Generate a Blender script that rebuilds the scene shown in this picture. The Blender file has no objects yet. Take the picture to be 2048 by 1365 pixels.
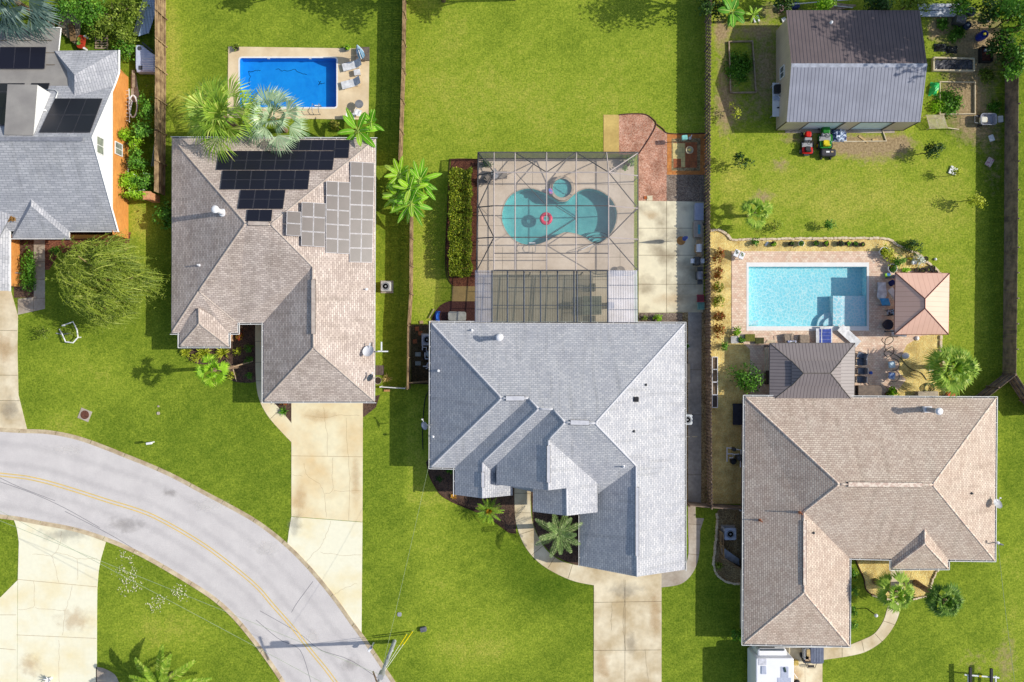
import bpy, bmesh, math, random
from mathutils import Vector, Matrix, noise
R = math.radians
rnd = random.Random(7)
sc = bpy.context.scene
COL = sc.collection
# ---------------------------------------------------------------- survey: aerial photo, scale 23 px per metre on the ground
H, F, CX, CY = 72.0, 1656.0, 1024.0, 682.5
def P(px, py, z=0.0):
    k = (H - z) / F
    return Vector(((px - CX) * k, -(py - CY) * k, z))
def PP(pts, z=0.0): return [P(x, y, z) for x, y in pts]
def XY(pts, z=0.0): return [P(x, y, z).to_2d() for x, y in pts]
CAM = Vector((0, 0, H))
def onplane(px, py, pl):
    p0, n = pl
    d = P(px, py, 0) - CAM
    return CAM + d * ((p0 - CAM).dot(n) / d.dot(n))
def plane(a, b, c):
    n = (b - a).cross(c - a).normalized()
    return (a, n if n.z > 0 else -n)
# ---------------------------------------------------------------- colours
def lin(v):
    v /= 255.0
    return v / 12.92 if v < .04045 else ((v + .055) / 1.055) ** 2.4
def A(r, g, b, k=1.37):          # albedo of a surface that reads r,g,b in the sun
    return tuple(min(.84, lin(c) / k / .885) for c in (r, g, b))
# ---------------------------------------------------------------- materials
MATS = {}
def newmat(name):
    m = bpy.data.materials.new(name); m.use_nodes = True
    nt = m.node_tree
    return m, nt, nt.nodes['Principled BSDF'], (lambda t: nt.nodes.new('ShaderNode' + t)), nt.links.new
def noise_fac(N, L, scale, coord, detail=4, lo=.35, hi=.65, rough=.55, dim='3D'):
    t = N('TexNoise'); t.inputs['Scale'].default_value = scale; t.inputs['Detail'].default_value = detail
    t.inputs['Roughness'].default_value = rough
    L(coord, t.inputs['Vector'])
    r = N('MapRange'); r.inputs[1].default_value = lo; r.inputs[2].default_value = hi
    L(t.outputs['Fac'], r.inputs[0])
    return r.outputs[0]
def mixc(N, L, fac, a, b, mode='MIX'):
    m = N('Mix'); m.data_type = 'RGBA'; m.blend_type = mode
    for s, v in ((0, fac), (6, a), (7, b)):
        if isinstance(v, (int, float)): m.inputs[s].default_value = v
        elif isinstance(v, tuple): m.inputs[s].default_value = (*v[:3], 1)
        else: L(v, m.inputs[s])
    return m.outputs[2]
def M(name, col, col2=None, rough=.75, scale=3., scale2=None, metal=0., bump=0., spec=.3, lo=.35, hi=.65, var=.16, transp=0., world=True):
    """plain painted / stone / soil surface: two scales of procedural colour variation"""
    if name in MATS: return MATS[name]
    m, nt, b, N, L = newmat(name)
    tc = N('TexCoord'); co = tc.outputs['Object']
    if world:
        g = N('NewGeometry'); co = g.outputs['Position']
    col2 = col2 or tuple(c * (1 - var * 2) for c in col)
    f = noise_fac(N, L, scale, co, 5, lo, hi)
    c = mixc(N, L, f, col, col2)
    f2 = noise_fac(N, L, scale2 or scale * 9, co, 3, .3, .7)
    c = mixc(N, L, f2, c, mixc(N, L, 1.0, c, (1 - var, 1 - var, 1 - var), 'MULTIPLY'))
    L(c, b.inputs['Base Color'])
    b.inputs['Roughness'].default_value = rough; b.inputs['Metallic'].default_value = metal
    b.inputs['Specular IOR Level'].default_value = spec
    if transp: b.inputs['Alpha'].default_value = 1 - transp
    if bump:
        bp = N('Bump'); bp.inputs['Strength'].default_value = bump; bp.inputs['Distance'].default_value = .03
        L(f2, bp.inputs['Height']); L(bp.outputs[0], b.inputs['Normal'])
    MATS[name] = m
    return m
def leafmat(name, ca, cb, cc=None, trans=.25, rough=.5):
    """leaves: every leaf island has its own shade between ca, cb (and cc)"""
    if name in MATS: return MATS[name]
    m, nt, b, N, L = newmat(name)
    g = N('NewGeometry')
    r = N('ValToRGB'); e = r.color_ramp.elements
    e[0].color = (*ca, 1); e[1].color = (*cb, 1)
    if cc: x = e.new(.85); x.color = (*cb, 1); e[-1].color = (*cc, 1)
    L(g.outputs['Random Per Island'], r.inputs[0])
    f = noise_fac(N, L, .9, g.outputs['Position'], 3, .38, .62)
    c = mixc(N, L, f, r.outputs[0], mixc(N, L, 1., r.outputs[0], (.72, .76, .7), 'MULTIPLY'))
    L(c, b.inputs['Base Color']); b.inputs['Roughness'].default_value = rough
    b.inputs['Specular IOR Level'].default_value = .25
    t = N('BsdfTranslucent'); L(mixc(N, L, 1., c, (1., 1.1, .5), 'MULTIPLY'), t.inputs[0])
    mx = N('MixShader'); mx.inputs[0].default_value = trans
    L(b.outputs[0], mx.inputs[1]); L(t.outputs[0], mx.inputs[2])
    L(mx.outputs[0], nt.nodes['Material Output'].inputs[0])
    MATS[name] = m
    return m
def shinglemat(name, c1, c2, cm, row=.26, width=.42, blotch=(.8, .8, .82)):
    if name in MATS: return MATS[name]
    m, nt, b, N, L = newmat(name)
    uv = N('UVMap'); uv.uv_map = 'UV'
    w = N('TexNoise'); w.inputs['Scale'].default_value = 1.3; L(uv.outputs[0], w.inputs['Vector'])
    va = N('VectorMath'); va.operation = 'MULTIPLY_ADD'
    L(w.outputs['Color'], va.inputs[0]); va.inputs[1].default_value = (.05, .05, 0); L(uv.outputs[0], va.inputs[2])
    br = N('TexBrick'); br.inputs['Scale'].default_value = 1.0
    br.inputs['Brick Width'].default_value = width; br.inputs['Row Height'].default_value = row
    br.inputs['Mortar Size'].default_value = .028; br.inputs['Mortar Smooth'].default_value = .6; br.inputs['Bias'].default_value = 0.
    br.inputs['Color1'].default_value = (*c1, 1); br.inputs['Color2'].default_value = (*c2, 1); br.inputs['Mortar'].default_value = (*cm, 1)
    L(va.outputs[0], br.inputs['Vector'])
    f = noise_fac(N, L, .55, uv.outputs[0], 5, .35, .68)
    c = mixc(N, L, f, br.outputs['Color'], mixc(N, L, 1., br.outputs['Color'], blotch, 'MULTIPLY'))
    f2 = noise_fac(N, L, 9., uv.outputs[0], 3, .25, .75)
    c = mixc(N, L, f2, c, mixc(N, L, 1., c, (.8, .8, .8), 'MULTIPLY'))
    mp = N('Mapping'); mp.inputs['Scale'].default_value = (2.2, .22, 1); L(uv.outputs[0], mp.inputs[0])   # rain streaks down the slope
    c = mixc(N, L, noise_fac(N, L, 1., mp.outputs[0], 4, .5, .72), c, mixc(N, L, 1., c, (.84, .84, .83), 'MULTIPLY'))
    L(c, b.inputs['Base Color']); b.inputs['Roughness'].default_value = .9; b.inputs['Specular IOR Level'].default_value = .15
    bp = N('Bump'); bp.inputs['Strength'].default_value = .35; bp.inputs['Distance'].default_value = .02
    L(br.outputs['Fac'], bp.inputs['Height']); bp.invert = True
    L(bp.outputs[0], b.inputs['Normal'])
    MATS[name] = m
    return m
def ribmat(name, col, dark, pitch=.3, rough=.4, metal=.0, width=.12, spec=.5, var=.12):
    """standing ribs along the slope, drawn by the UV across the slope"""
    if name in MATS: return MATS[name]
    m, nt, b, N, L = newmat(name)
    uv = N('UVMap'); uv.uv_map = 'UV'
    s = N('SeparateXYZ'); L(uv.outputs[0], s.inputs[0])
    d = N('Math'); d.operation = 'DIVIDE'; L(s.outputs[0], d.inputs[0]); d.inputs[1].default_value = pitch
    fr = N('Math'); fr.operation = 'FRACT'; L(d.outputs[0], fr.inputs[0])
    lt = N('Math'); lt.operation = 'LESS_THAN'; L(fr.outputs[0], lt.inputs[0]); lt.inputs[1].default_value = width
    f = noise_fac(N, L, .7, uv.outputs[0], 5, .3, .7)
    c = mixc(N, L, f, col, tuple(x * (1 - var * 2) for x in col))
    c = mixc(N, L, lt.outputs[0], c, dark)
    L(c, b.inputs['Base Color']); b.inputs['Roughness'].default_value = rough; b.inputs['Metallic'].default_value = metal
    b.inputs['Specular IOR Level'].default_value = spec
    MATS[name] = m
    return m
# ---------------------------------------------------------------- mesh builder
class MB:
    def __init__(s): s.v = []; s.f = []; s.m = []; s.uv = {}; s.cur = 0; s.smooth = False; s.sm = []
    def add(s, pts, faces, uvs=None):
        o = len(s.v); s.v += [Vector(p) for p in pts]
        for i, f in enumerate(faces):
            if uvs: s.uv[len(s.f)] = uvs[i]
            s.f.append([o + k for k in f]); s.m.append(s.cur); s.sm.append(s.smooth)
        return s
    def poly(s, pts, uv=None): return s.add(pts, [list(range(len(pts)))], [uv] if uv else None)
    def flat(s, px, z=0.):             # polygon given on the survey, at height z
        pts = PP(px, 0.); 
        for p in pts: p.z = z
        return s.up(pts)
    def up(s, pts):
        n = Vector((0, 0, 0))
        for i in range(len(pts)):
            a, b = pts[i], pts[(i + 1) % len(pts)]
            n += Vector(a).cross(Vector(b))
        return s.poly(pts if n.z >= 0 else pts[::-1])
    def prism(s, xy, z0, z1, bottom=False):
        xy = [Vector((p[0], p[1])) for p in xy]
        ar = sum(xy[i].x * xy[(i + 1) % len(xy)].y - xy[(i + 1) % len(xy)].x * xy[i].y for i in range(len(xy)))
        if ar < 0: xy = xy[::-1]
        n = len(xy)
        pts = [(p.x, p.y, z0) for p in xy] + [(p.x, p.y, z1) for p in xy]
        fs = [list(range(n, 2 * n))] + [[i, (i + 1) % n, n + (i + 1) % n, n + i] for i in range(n)]
        if bottom: fs.append(list(range(n))[::-1])
        return s.add(pts, fs)
    def box(s, c, d, rz=0., rot=None):
        c = Vector(c); x, y, z = d[0] / 2, d[1] / 2, d[2] / 2
        m = rot or Matrix.Rotation(rz, 3, 'Z')
        p = [c + m @ Vector((a * x, b * y, e * z)) for e in (-1, 1) for a, b in ((-1, -1), (1, -1), (1, 1), (-1, 1))]
        return s.add(p, [[3, 2, 1, 0], [4, 5, 6, 7], [0, 1, 5, 4], [1, 2, 6, 5], [2, 3, 7, 6], [3, 0, 4, 7]])
    def rbox(s, c, d, r=.05, rz=0., seg=3, top=.0):   # box with rounded plan corners and an eased top edge
        x, y = d[0] / 2 - r, d[1] / 2 - r; t = top or min(r, d[2] * .3) * .6
        def ring(k, z):
            o = []
            for cx, cy, a in ((x, y, 0), (-x, y, 90), (-x, -y, 180), (x, -y, 270)):
                for i in range(seg + 1):
                    an = R(a + 90 * i / seg); o.append((cx + (r - k) * math.cos(an), cy + (r - k) * math.sin(an), z))
            return o
        m = Matrix.Rotation(rz, 3, 'Z'); h = d[2] / 2
        rs = [ring(0, -h), ring(0, h - t), ring(t * .3, h - t * .3), ring(t, h)]
        n = len(rs[0]); pts = [Vector(c) + m @ Vector(p) for q in rs for p in q]; fs = []
        for k in range(3):
            fs += [[k * n + i, k * n + (i + 1) % n, (k + 1) * n + (i + 1) % n, (k + 1) * n + i] for i in range(n)]
        fs.append([3 * n + i for i in range(n)]); fs.append(list(range(n))[::-1])
        return s.add(pts, fs)
    def tube(s, pts, r, n=6, cap=True, closed=False):
        pts = [Vector(p) for p in pts]; rs = r if isinstance(r, (list, tuple)) else [r] * len(pts)
        ring = []; N = len(pts); prev = None
        for i, p in enumerate(pts):
            if closed: t = pts[(i + 1) % N] - pts[i - 1]
            else: t = pts[min(i + 1, N - 1)] - pts[max(i - 1, 0)]
            t = t.normalized() if t.length > 1e-9 else Vector((0, 0, 1))
            if prev is None:
                a = Vector((0, 0, 1)) if abs(t.z) < .9 else Vector((1, 0, 0))
                u = t.cross(a).normalized()
            else:
                u = (prev - t * prev.dot(t)); u = u.normalized() if u.length > 1e-6 else t.orthogonal().normalized()
            prev = u; w = t.cross(u)
            ring.append([p + (u * math.cos(2 * math.pi * k / n) + w * math.sin(2 * math.pi * k / n)) * rs[i] for k in range(n)])
        v = [q for rr in ring for q in rr]; f = []
        for i in range(N if closed else N - 1):
            j = (i + 1) % N
            f += [[i * n + k, i * n + (k + 1) % n, j * n + (k + 1) % n, j * n + k] for k in range(n)]
        if cap and not closed: f += [list(range(n))[::-1], [(N - 1) * n + k for k in range(n)]]
        return s.add(v, f)
    def cyl(s, p0, p1, r0, r1=None, n=12): return s.tube([p0, p1], [r0, r0 if r1 is None else r1], n)
    def lathe(s, c, prof, n=16, rot=None):
        c = Vector(c); m = rot or Matrix.Identity(3); k = len(prof); v = []
        for r, z in prof:
            for i in range(n):
                a = 2 * math.pi * i / n; v.append(c + m @ Vector((r * math.cos(a), r * math.sin(a), z)))
        f = [[i * n + j, i * n + (j + 1) % n, (i + 1) * n + (j + 1) % n, (i + 1) * n + j] for i in range(k - 1) for j in range(n)]
        if prof[0][0] > 1e-4: f.append(list(range(n))[::-1])
        if prof[-1][0] > 1e-4: f.append([(k - 1) * n + j for j in range(n)])
        return s.add(v, f)
    def strip(s, pts, w, z=None):      # flat ribbon along a polyline
        pts = [Vector(p) for p in pts]; v = []; n = len(pts)
        for i, p in enumerate(pts):
            t = pts[min(i + 1, n - 1)] - pts[max(i - 1, 0)]; t.z = 0
            u = Vector((-t.y, t.x, 0)).normalized() * w / 2
            for q in (p - u, p + u):
                if z is not None: q.z = z
                v.append(q)
        return s.add(v, [[2 * i, 2 * i + 2, 2 * i + 3, 2 * i + 1] for i in range(n - 1)])
    def slope(s, pts):                 # roof plane with UV: u along the eave, v up the slope
        pts = [Vector(p) for p in pts]; n = Vector((0, 0, 0))
        for i in range(len(pts)): n += pts[i].cross(pts[(i + 1) % len(pts)])
        if n.z < 0: pts = pts[::-1]; n = -n
        n.normalize(); h = Vector((0, 0, 1)).cross(n)
        h = Vector((1, 0, 0)) if h.length < 1e-4 else h.normalized()
        u = n.cross(h)
        return s.poly(pts, [(p.dot(h), p.dot(u)) for p in pts])
    def mesh(s, name, mats, o=None):
        me = bpy.data.meshes.new(name); o = Vector(o) if o is not None else Vector((0, 0, 0))
        me.from_pydata([tuple(p - o) for p in s.v], [], s.f)
        mats = mats if isinstance(mats, (list, tuple)) else [mats]
        for x in mats: me.materials.append(x)
        if len(mats) > 1: me.polygons.foreach_set('material_index', s.m)
        if any(s.sm): me.polygons.foreach_set('use_smooth', s.sm)
        if s.uv:
            l = me.uv_layers.new(name='UV')
            for fi, uv in s.uv.items():
                for li, q in zip(me.polygons[fi].loop_indices, uv): l.data[li].uv = q
        me.update()
        return me
def link(name, me):
    o = bpy.data.objects.new(name, me); COL.objects.link(o); return o
def tag(o, label, cat, group=None):
    o['label'] = label; o['category'] = cat
    if group: o['group'] = group
    return o
def struct(name, mb, mats):
    o = link(name, mb.mesh(name, mats)); o['kind'] = 'structure'; return o
def solo(name, label, cat, mb, mats, loc=(0, 0, 0), group=None):
    o = link(name, mb.mesh(name, mats, loc)); o.location = loc
    return tag(o, label, cat, group)
class T:
    def __init__(s, name, label, cat, loc=(0, 0, 0), group=None):
        s.loc = Vector(loc); s.o = bpy.data.objects.new(name, None); COL.objects.link(s.o)
        s.o.location = s.loc; s.o.empty_display_size = .3; tag(s.o, label, cat, group)
    def part(s, name, mb, mats, parent=None, label=None):
        o = link(name, mb.mesh(name, mats, s.loc)); o.parent = parent or s.o
        if label: o['label'] = label
        return o
def copy(root, label, loc, rz=0., scale=1., group=None):
    root = root.o if isinstance(root, T) else root
    r = root.copy(); COL.objects.link(r); r.location = loc; r.rotation_euler = (0, 0, rz)
    r.scale = (scale,) * 3 if isinstance(scale, (int, float)) else scale
    r['label'] = label
    if group: r['group'] = group
    for ch in list(root.children):
        c = ch.copy(); COL.objects.link(c); c.parent = r
        for g in ch.children:
            d = g.copy(); COL.objects.link(d); d.parent = c
    return r
def crom(pts, n=8, closed=False):      # smooth curve through points
    pts = [Vector(p) for p in pts]; out = []; N = len(pts)
    for i in range(N if closed else N - 1):
        if closed: a, b, c, d = pts[i - 1], pts[i], pts[(i + 1) % N], pts[(i + 2) % N]
        else: a, b, c, d = pts[max(i - 1, 0)], pts[i], pts[i + 1], pts[min(i + 2, N - 1)]
        for k in range(n):
            t = k / n
            out.append(.5 * (2 * b + (c - a) * t + (2 * a - 5 * b + 4 * c - d) * t * t + (3 * b - a - 3 * c + d) * t ** 3))
    if not closed: out.append(pts[-1])
    return out
def resample(pts, n):
    L_ = [0.]
    for a, b in zip(pts, pts[1:]): L_.append(L_[-1] + (b - a).length)
    out = []; j = 0
    for i in range(n):
        d = L_[-1] * i / (n - 1)
        while j < len(pts) - 2 and L_[j + 1] < d: j += 1
        s = (L_[j + 1] - L_[j]) or 1e-9
        out.append(pts[j].lerp(pts[j + 1], (d - L_[j]) / s))
    return out
def curvepx(px, n=8, closed=False): # smooth survey curve -> list of px tuples
    return [(v.x, v.y) for v in crom([Vector((a, b, 0)) for a, b in px], n, closed)]
# ---------------------------------------------------------------- camera, sky, sun
cam = bpy.data.cameras.new('aerial_camera'); co = bpy.data.objects.new('aerial_camera', cam); COL.objects.link(co)
co.location = CAM; cam.sensor_width = 36; cam.lens = 36 * F / 2048; cam.clip_end = 3000; sc.camera = co
EL = 38.0; AZ = R(2.6)                      # sun in the east, 38 degrees up
sdir = Vector((-math.cos(R(EL)) * math.cos(AZ), -math.cos(R(EL)) * math.sin(AZ), -math.sin(R(EL))))
w = bpy.data.worlds.new('World'); sc.world = w; w.use_nodes = True
sky = w.node_tree.nodes.new('ShaderNodeTexSky'); sky.sky_type = 'NISHITA'; sky.sun_disc = False
sky.sun_elevation = R(EL); sky.sun_rotation = R(90) - AZ; sky.dust_density = 1.5
w.node_tree.links.new(sky.outputs[0], w.node_tree.nodes['Background'].inputs[0])
w.node_tree.nodes['Background'].inputs[1].default_value = .15
sl = bpy.data.lights.new('sun', 'SUN'); sl.energy = 4.3; sl.angle = R(.5); sl.color = (1, .95, .86)
so = bpy.data.objects.new('sun', sl); COL.objects.link(so); so.location = (0, 0, 60)
so.rotation_euler = sdir.to_track_quat('-Z', 'Y').to_euler()
sc.view_settings.view_transform = 'Standard'; sc.view_settings.look = 'None'; sc.view_settings.exposure = 0
sc.render.engine = 'CYCLES'
sc.cycles.max_bounces = 6; sc.cycles.transparent_max_bounces = 12; sc.cycles.caustics_reflective = False; sc.cycles.caustics_refractive = False
# ================================================================ GROUND
def holed(mb, outer, holes, z):
    bm = bmesh.new(); es = []
    for loop in [outer] + holes:
        vs = [bm.verts.new((p[0], p[1], z)) for p in loop]
        es += [bm.edges.new((vs[i], vs[(i + 1) % len(vs)])) for i in range(len(vs))]
    bmesh.ops.triangle_fill(bm, use_beauty=True, use_dissolve=False, edges=es, normal=(0, 0, 1))
    bm.verts.index_update()
    vs = [v.co.copy() for v in bm.verts]
    for f in bm.faces:
        idx = [v.index for v in f.verts]
        if f.normal.z < 0: idx = idx[::-1]
        mb.add([vs[i] for i in idx], [list(range(len(idx)))])
    bm.free()
def skirt(mb, loop, z0, z1, flip=False):
    n = len(loop)
    for i in range(n):
        a, b = loop[i], loop[(i + 1) % n]
        q = [(a[0], a[1], z0), (b[0], b[1], z0), (b[0], b[1], z1), (a[0], a[1], z1)]
        mb.poly(q[::-1] if flip else q)
def grassmat():
    m, nt, b, N, L = newmat('lawn_grass')
    g = N('NewGeometry'); pos = g.outputs['Position']
    at = N('VertexColor'); at.layer_name = 'tint'
    s = N('SeparateColor'); L(at.outputs['Color'], s.inputs[0])
    def add(a, k):   # a + (noise-.5)*k
        n = N('TexNoise'); n.inputs['Scale'].default_value = k[0]; n.inputs['Detail'].default_value = 5; L(pos, n.inputs['Vector'])
        x = N('Math'); x.operation = 'MULTIPLY_ADD'; L(n.outputs['Fac'], x.inputs[0]); x.inputs[1].default_value = k[1]; x.inputs[2].default_value = -k[1] / 2
        y = N('Math'); y.operation = 'ADD'; y.use_clamp = True; L(a, y.inputs[0]); L(x.outputs[0], y.inputs[1])
        return y.outputs[0]
    gr = N('ValToRGB'); e = gr.color_ramp.elements; e[0].color = (*A(96, 124, 36), 1); e[1].color = (*A(196, 190, 90), 1)
    for q, cl in ((.35, A(130, 149, 48)), (.62, A(160, 175, 60))): k = e.new(q); k.color = (*cl, 1)
    L(add(add(add(s.outputs[0], (.3, .5)), (1.3, .45)), (4.5, .5)), gr.inputs[0]); c = gr.outputs[0]
    dark = mixc(N, L, 1., c, (.52, .62, .5), 'MULTIPLY')
    wv = N('TexWave'); wv.inputs['Scale'].default_value = .28; wv.inputs['Distortion'].default_value = 2.; wv.inputs['Detail'].default_value = 2
    mp = N('Mapping'); mp.inputs['Rotation'].default_value = (0, 0, R(58)); L(pos, mp.inputs[0]); L(mp.outputs[0], wv.inputs['Vector'])
    ws = N('Math'); ws.operation = 'MULTIPLY_ADD'; L(wv.outputs['Fac'], ws.inputs[0]); ws.inputs[1].default_value = .16; L(s.outputs[1], ws.inputs[2])
    c = mixc(N, L, add(add(ws.outputs[0], (.5, .6)), (2.6, .5)), dark, c)
    # clumps and blades
    f = noise_fac(N, L, 3.6, pos, 4, .34, .66)
    c = mixc(N, L, f, c, mixc(N, L, 1., c, (.76, .84, .74), 'MULTIPLY'))
    f = noise_fac(N, L, 7.5, pos, 2, .34, .66)
    c = mixc(N, L, f, mixc(N, L, 1., c, (1.26, 1.2, 1.2), 'MULTIPLY'), mixc(N, L, 1., c, (.66, .72, .6), 'MULTIPLY'))
    # thin straw coloured spots everywhere, bare soil where painted
    n = noise_fac(N, L, 2.2, pos, 6, .62, .75, .7)
    x = N('Math'); x.operation = 'MULTIPLY'; L(n, x.inputs[0]); x.inputs[1].default_value = .5
    c = mixc(N, L, x.outputs[0], c, A(178, 178, 80))
    d = add(add(s.outputs[2], (2.4, .7)), (9., .35))
    r = N('MapRange'); r.inputs[1].default_value = .35; r.inputs[2].default_value = .72; L(d, r.inputs[0])
    soil = mixc(N, L, noise_fac(N, L, 6., pos, 5, .3, .7), A(196, 172, 132), A(140, 120, 88))
    c = mixc(N, L, r.outputs[0], c, soil)
    L(c, b.inputs['Base Color']); b.inputs['Roughness'].default_value = .95; b.inputs['Specular IOR Level'].default_value = .05
    bp = N('Bump'); bp.inputs['Strength'].default_value = .55; bp.inputs['Distance'].default_value = .05
    nn = N('TexNoise'); nn.inputs['Scale'].default_value = 13.; nn.inputs['Detail'].default_value = 4; L(pos, nn.inputs['Vector'])
    L(nn.outputs['Fac'], bp.inputs['Height']); L(bp.outputs[0], b.inputs['Normal'])
    return m
# tint painted on the lawn: per lot (gold, light, bare) then soft blobs
LOTS = [([(-400, -400), (322, -400), (322, 400), (313, 640), (313, 3000), (-400, 3000)], (.42, .74, .0)),
        ([(322, -400), (812, -400), (816, 775), (735, 800), (725, 3000), (313, 3000), (313, 640)], (.40, .78, .0)),
        ([(812, -400), (1415, -400), (1415, 1010), (816, 1010), (816, 780)], (.60, .86, .0)),
        ([(725, 800), (1480, 800), (1480, 3000), (725, 3000)], (.42, .76, .0)),
        ([(1415, -400), (2012, -400), (2012, 800), (1480, 1010), (1415, 1010)], (.62, .8, .12)),
        ([(1400, 1010), (3000, 1010), (3000, 3000), (1400, 3000)], (.46, .74, .06)),
        ([(2012, -400), (3000, -400), (3000, 1010), (2012, 1010)], (.4, .7, .0))]
BLOBS = [  # px, py, rx, ry, d_gold, d_light, d_bare
    (1085, 1170, 110, 50, -.22, -.5, 0), (1030, 1110, 60, 30, -.15, -.35, 0), (960, 1290, 100, 40, .2, .1, 0), (860, 1060, 50, 120, .15, .1, 0), (960, 1060, 60, 50, .0, -.25, 0), (1000, 1240, 80, 120, .15, .0, 0), (900, 1180, 60, 150, .12, .05, 0),
    (1120, 1080, 70, 40, .2, .1, 0), (860, 1300, 90, 80, .1, -.05, 0), (1050, 60, 260, 90, -.05, -.05, 0), (1080, 200, 200, 70, .1, .1, 0),
    (900, 120, 60, 120, .12, 0, 0), (340, 60, 20, 120, .4, .1, .12), (560, 50, 200, 60, .12, .05, 0), (360, 180, 40, 140, .25, .1, .05),
    (190, 760, 120, 60, .2, 0, .03), (120, 850, 60, 40, .25, 0, .05), (250, 880, 70, 50, -.05, -.1, 0), (450, 860, 130, 120, -.06, .02, 0),
    (270, 560, 40, 60, .35, .2, .05), (280, 440, 26, 60, .5, .2, .22), (245, 1150, 60, 60, .05, -.05, 0), (330, 1260, 120, 60, .3, .05, 0),
    (1740, 300, 90, 30, .2, .1, .55), (1690, 285, 80, 18, .1, .1, .5), (1590, 275, 40, 12, 0, .1, .5), (1560, 330, 22, 16, .1, .1, .5),
    (1525, 393, 26, 14, .1, 0, .5), (1600, 390, 160, 60, .15, .05, .08), (1780, 380, 110, 60, .12, .05, .1), (1800, 285, 30, 20, 0, .1, .5),
    (1500, 62, 70, 16, .35, .2, .45), (1440, 60, 12, 40, .3, .1, .5), (1530, 140, 40, 90, -.2, -.2, .6), (1450, 180, 25, 110, -.1, -.1, .55), (1480, 230, 60, 40, 0, -.05, .25),
    (1940, 190, 60, 90, -.3, -.3, .55), (1960, 80, 70, 60, -.3, -.4, .7), (1890, 30, 40, 30, -.2, -.3, .4), (1905, 195, 45, 40, -.3, -.2, .3), (1870, 62, 20, 20, .1, 0, .6),
    (1960, 260, 60, 40, -.2, -.15, .3), (1985, 340, 30, 60, -.2, -.15, .25), (1800, 240, 60, 14, .1, 0, .3), (1990, 500, 26, 260, -.25, -.2, .1),
    (1950, 1320, 50, 40, .1, 0, .35), (2015, 1330, 26, 90, .1, 0, .4), (2030, 1200, 40, 140, .2, 0, .1), (1820, 1320, 90, 60, -.1, 0, 0),
    (1430, 1200, 40, 120, -.05, -.05, 0), (60, 700, 40, 30, .1, -.2, .05), (285, 40, 40, 60, -.3, -.4, .2), (180, 60, 80, 50, -.4, -.5, .3), (290, 240, 30, 160, -.35, -.4, .35),
    (1560, 20, 60, 18, -.2, -.4, .5), (1000, 330, 60, 20, 0, 0, 0), (850, 560, 30, 160, .2, .15, 0), (745, 620, 14, 120, .3, .1, .02), (840, 700, 20, 60, -.2, -.3, .5),
    (340, 480, 20, 160, -.1, -.15, .05), (1700, 430, 200, 40, .05, .0, .05), (1880, 450, 60, 80, .15, .05, .06), (1460, 370, 30, 60, .2, .0, .08)]
def inpoly(x, y, poly):
    c = False; j = len(poly) - 1
    for i in range(len(poly)):
        if (poly[i][1] > y) != (poly[j][1] > y) and x < (poly[j][0] - poly[i][0]) * (y - poly[i][1]) / (poly[j][1] - poly[i][1]) + poly[i][0]: c = not c
        j = i
    return c
def tint(px, py):
    t = [.5, .8, 0.]
    for poly, v in LOTS:
        if inpoly(px, py, poly): t = list(v); break
    for bx, by, rx, ry, a, b_, c in BLOBS:
        d = ((px - bx) / rx) ** 2 + ((py - by) / ry) ** 2
        if d < 4:
            k = math.exp(-d * 1.1); t[0] += a * k; t[1] += b_ * k; t[2] += c * k
    return [min(1, max(0, v)) for v in t]
POOLS = [((478, 115), (675, 217)), ((1000, 350), (1240, 495)), ((1493, 530), (1737, 657))]
def build_ground():
    far = [-900, -400, -200, -110, -70, -55]
    xs = far + [-46 + .5 * i for i in range(185)] + [-f for f in far[::-1]]
    ys = far + [-31 + .5 * i for i in range(125)] + [-f for f in far[::-1]]
    hb = []
    for a, b in POOLS:
        p, q = P(*a), P(*b); hb.append((p.x, q.y, q.x, p.y))
    v = [(x, y, 0) for y in ys for x in xs]; W = len(xs); f = []
    for j in range(len(ys) - 1):
        for i in range(W - 1):
            if any(xs[i] < h[2] and xs[i + 1] > h[0] and ys[j] < h[3] and ys[j + 1] > h[1] for h in hb): continue
            f.append([j * W + i, j * W + i + 1, (j + 1) * W + i + 1, (j + 1) * W + i])
    me = bpy.data.meshes.new('lawn'); me.from_pydata(v, [], f); me.materials.append(grassmat())
    ca = me.color_attributes.new('tint', 'FLOAT_COLOR', 'POINT')
    buf = []
    for x, y, z in v: buf += tint(x * 23 + CX, CY - y * 23) + [1.]
    ca.data.foreach_set('color', buf)
    o = link('lawn', me); o['kind'] = 'structure'
build_ground()
# ---------------------------------------------------------------- road
asph = M('asphalt', A(230, 224, 220), A(219, 213, 210), rough=.9, scale=.6, scale2=11, var=.12, bump=.2)
asphd = M('asphalt_seam_wire_shadow', A(120, 120, 128), rough=.9)
yel = M('road_paint_yellow', A(252, 214, 120), A(225, 200, 130), rough=.8, scale=3, var=.12)
kerbm = M('kerb_concrete', A(232, 214, 178), A(196, 172, 140), rough=.9, scale=1.4, scale2=9, var=.16, bump=.2)
dk = M('joint_dark', A(120, 100, 72), rough=1.)
UPR = [(-900, 800), (-300, 838), (0, 864), (90, 868), (150, 879), (200, 896), (250, 916), (300, 936), (350, 959), (400, 986), (462, 1019), (512, 1048), (564, 1088), (612, 1135), (662, 1195), (700, 1248), (731, 1290), (762, 1336), (785, 1370), (860, 1490), (980, 1720), (1300, 2500)]
LOW = [(-900, 960), (-300, 1000), (0, 1029), (75, 1041), (150, 1055), (217, 1076), (275, 1101), (325, 1128), (390, 1167), (437, 1199), (475, 1235), (512, 1280), (537, 1314), (572, 1366), (650, 1495), (770, 1730), (1080, 2500)]
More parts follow.
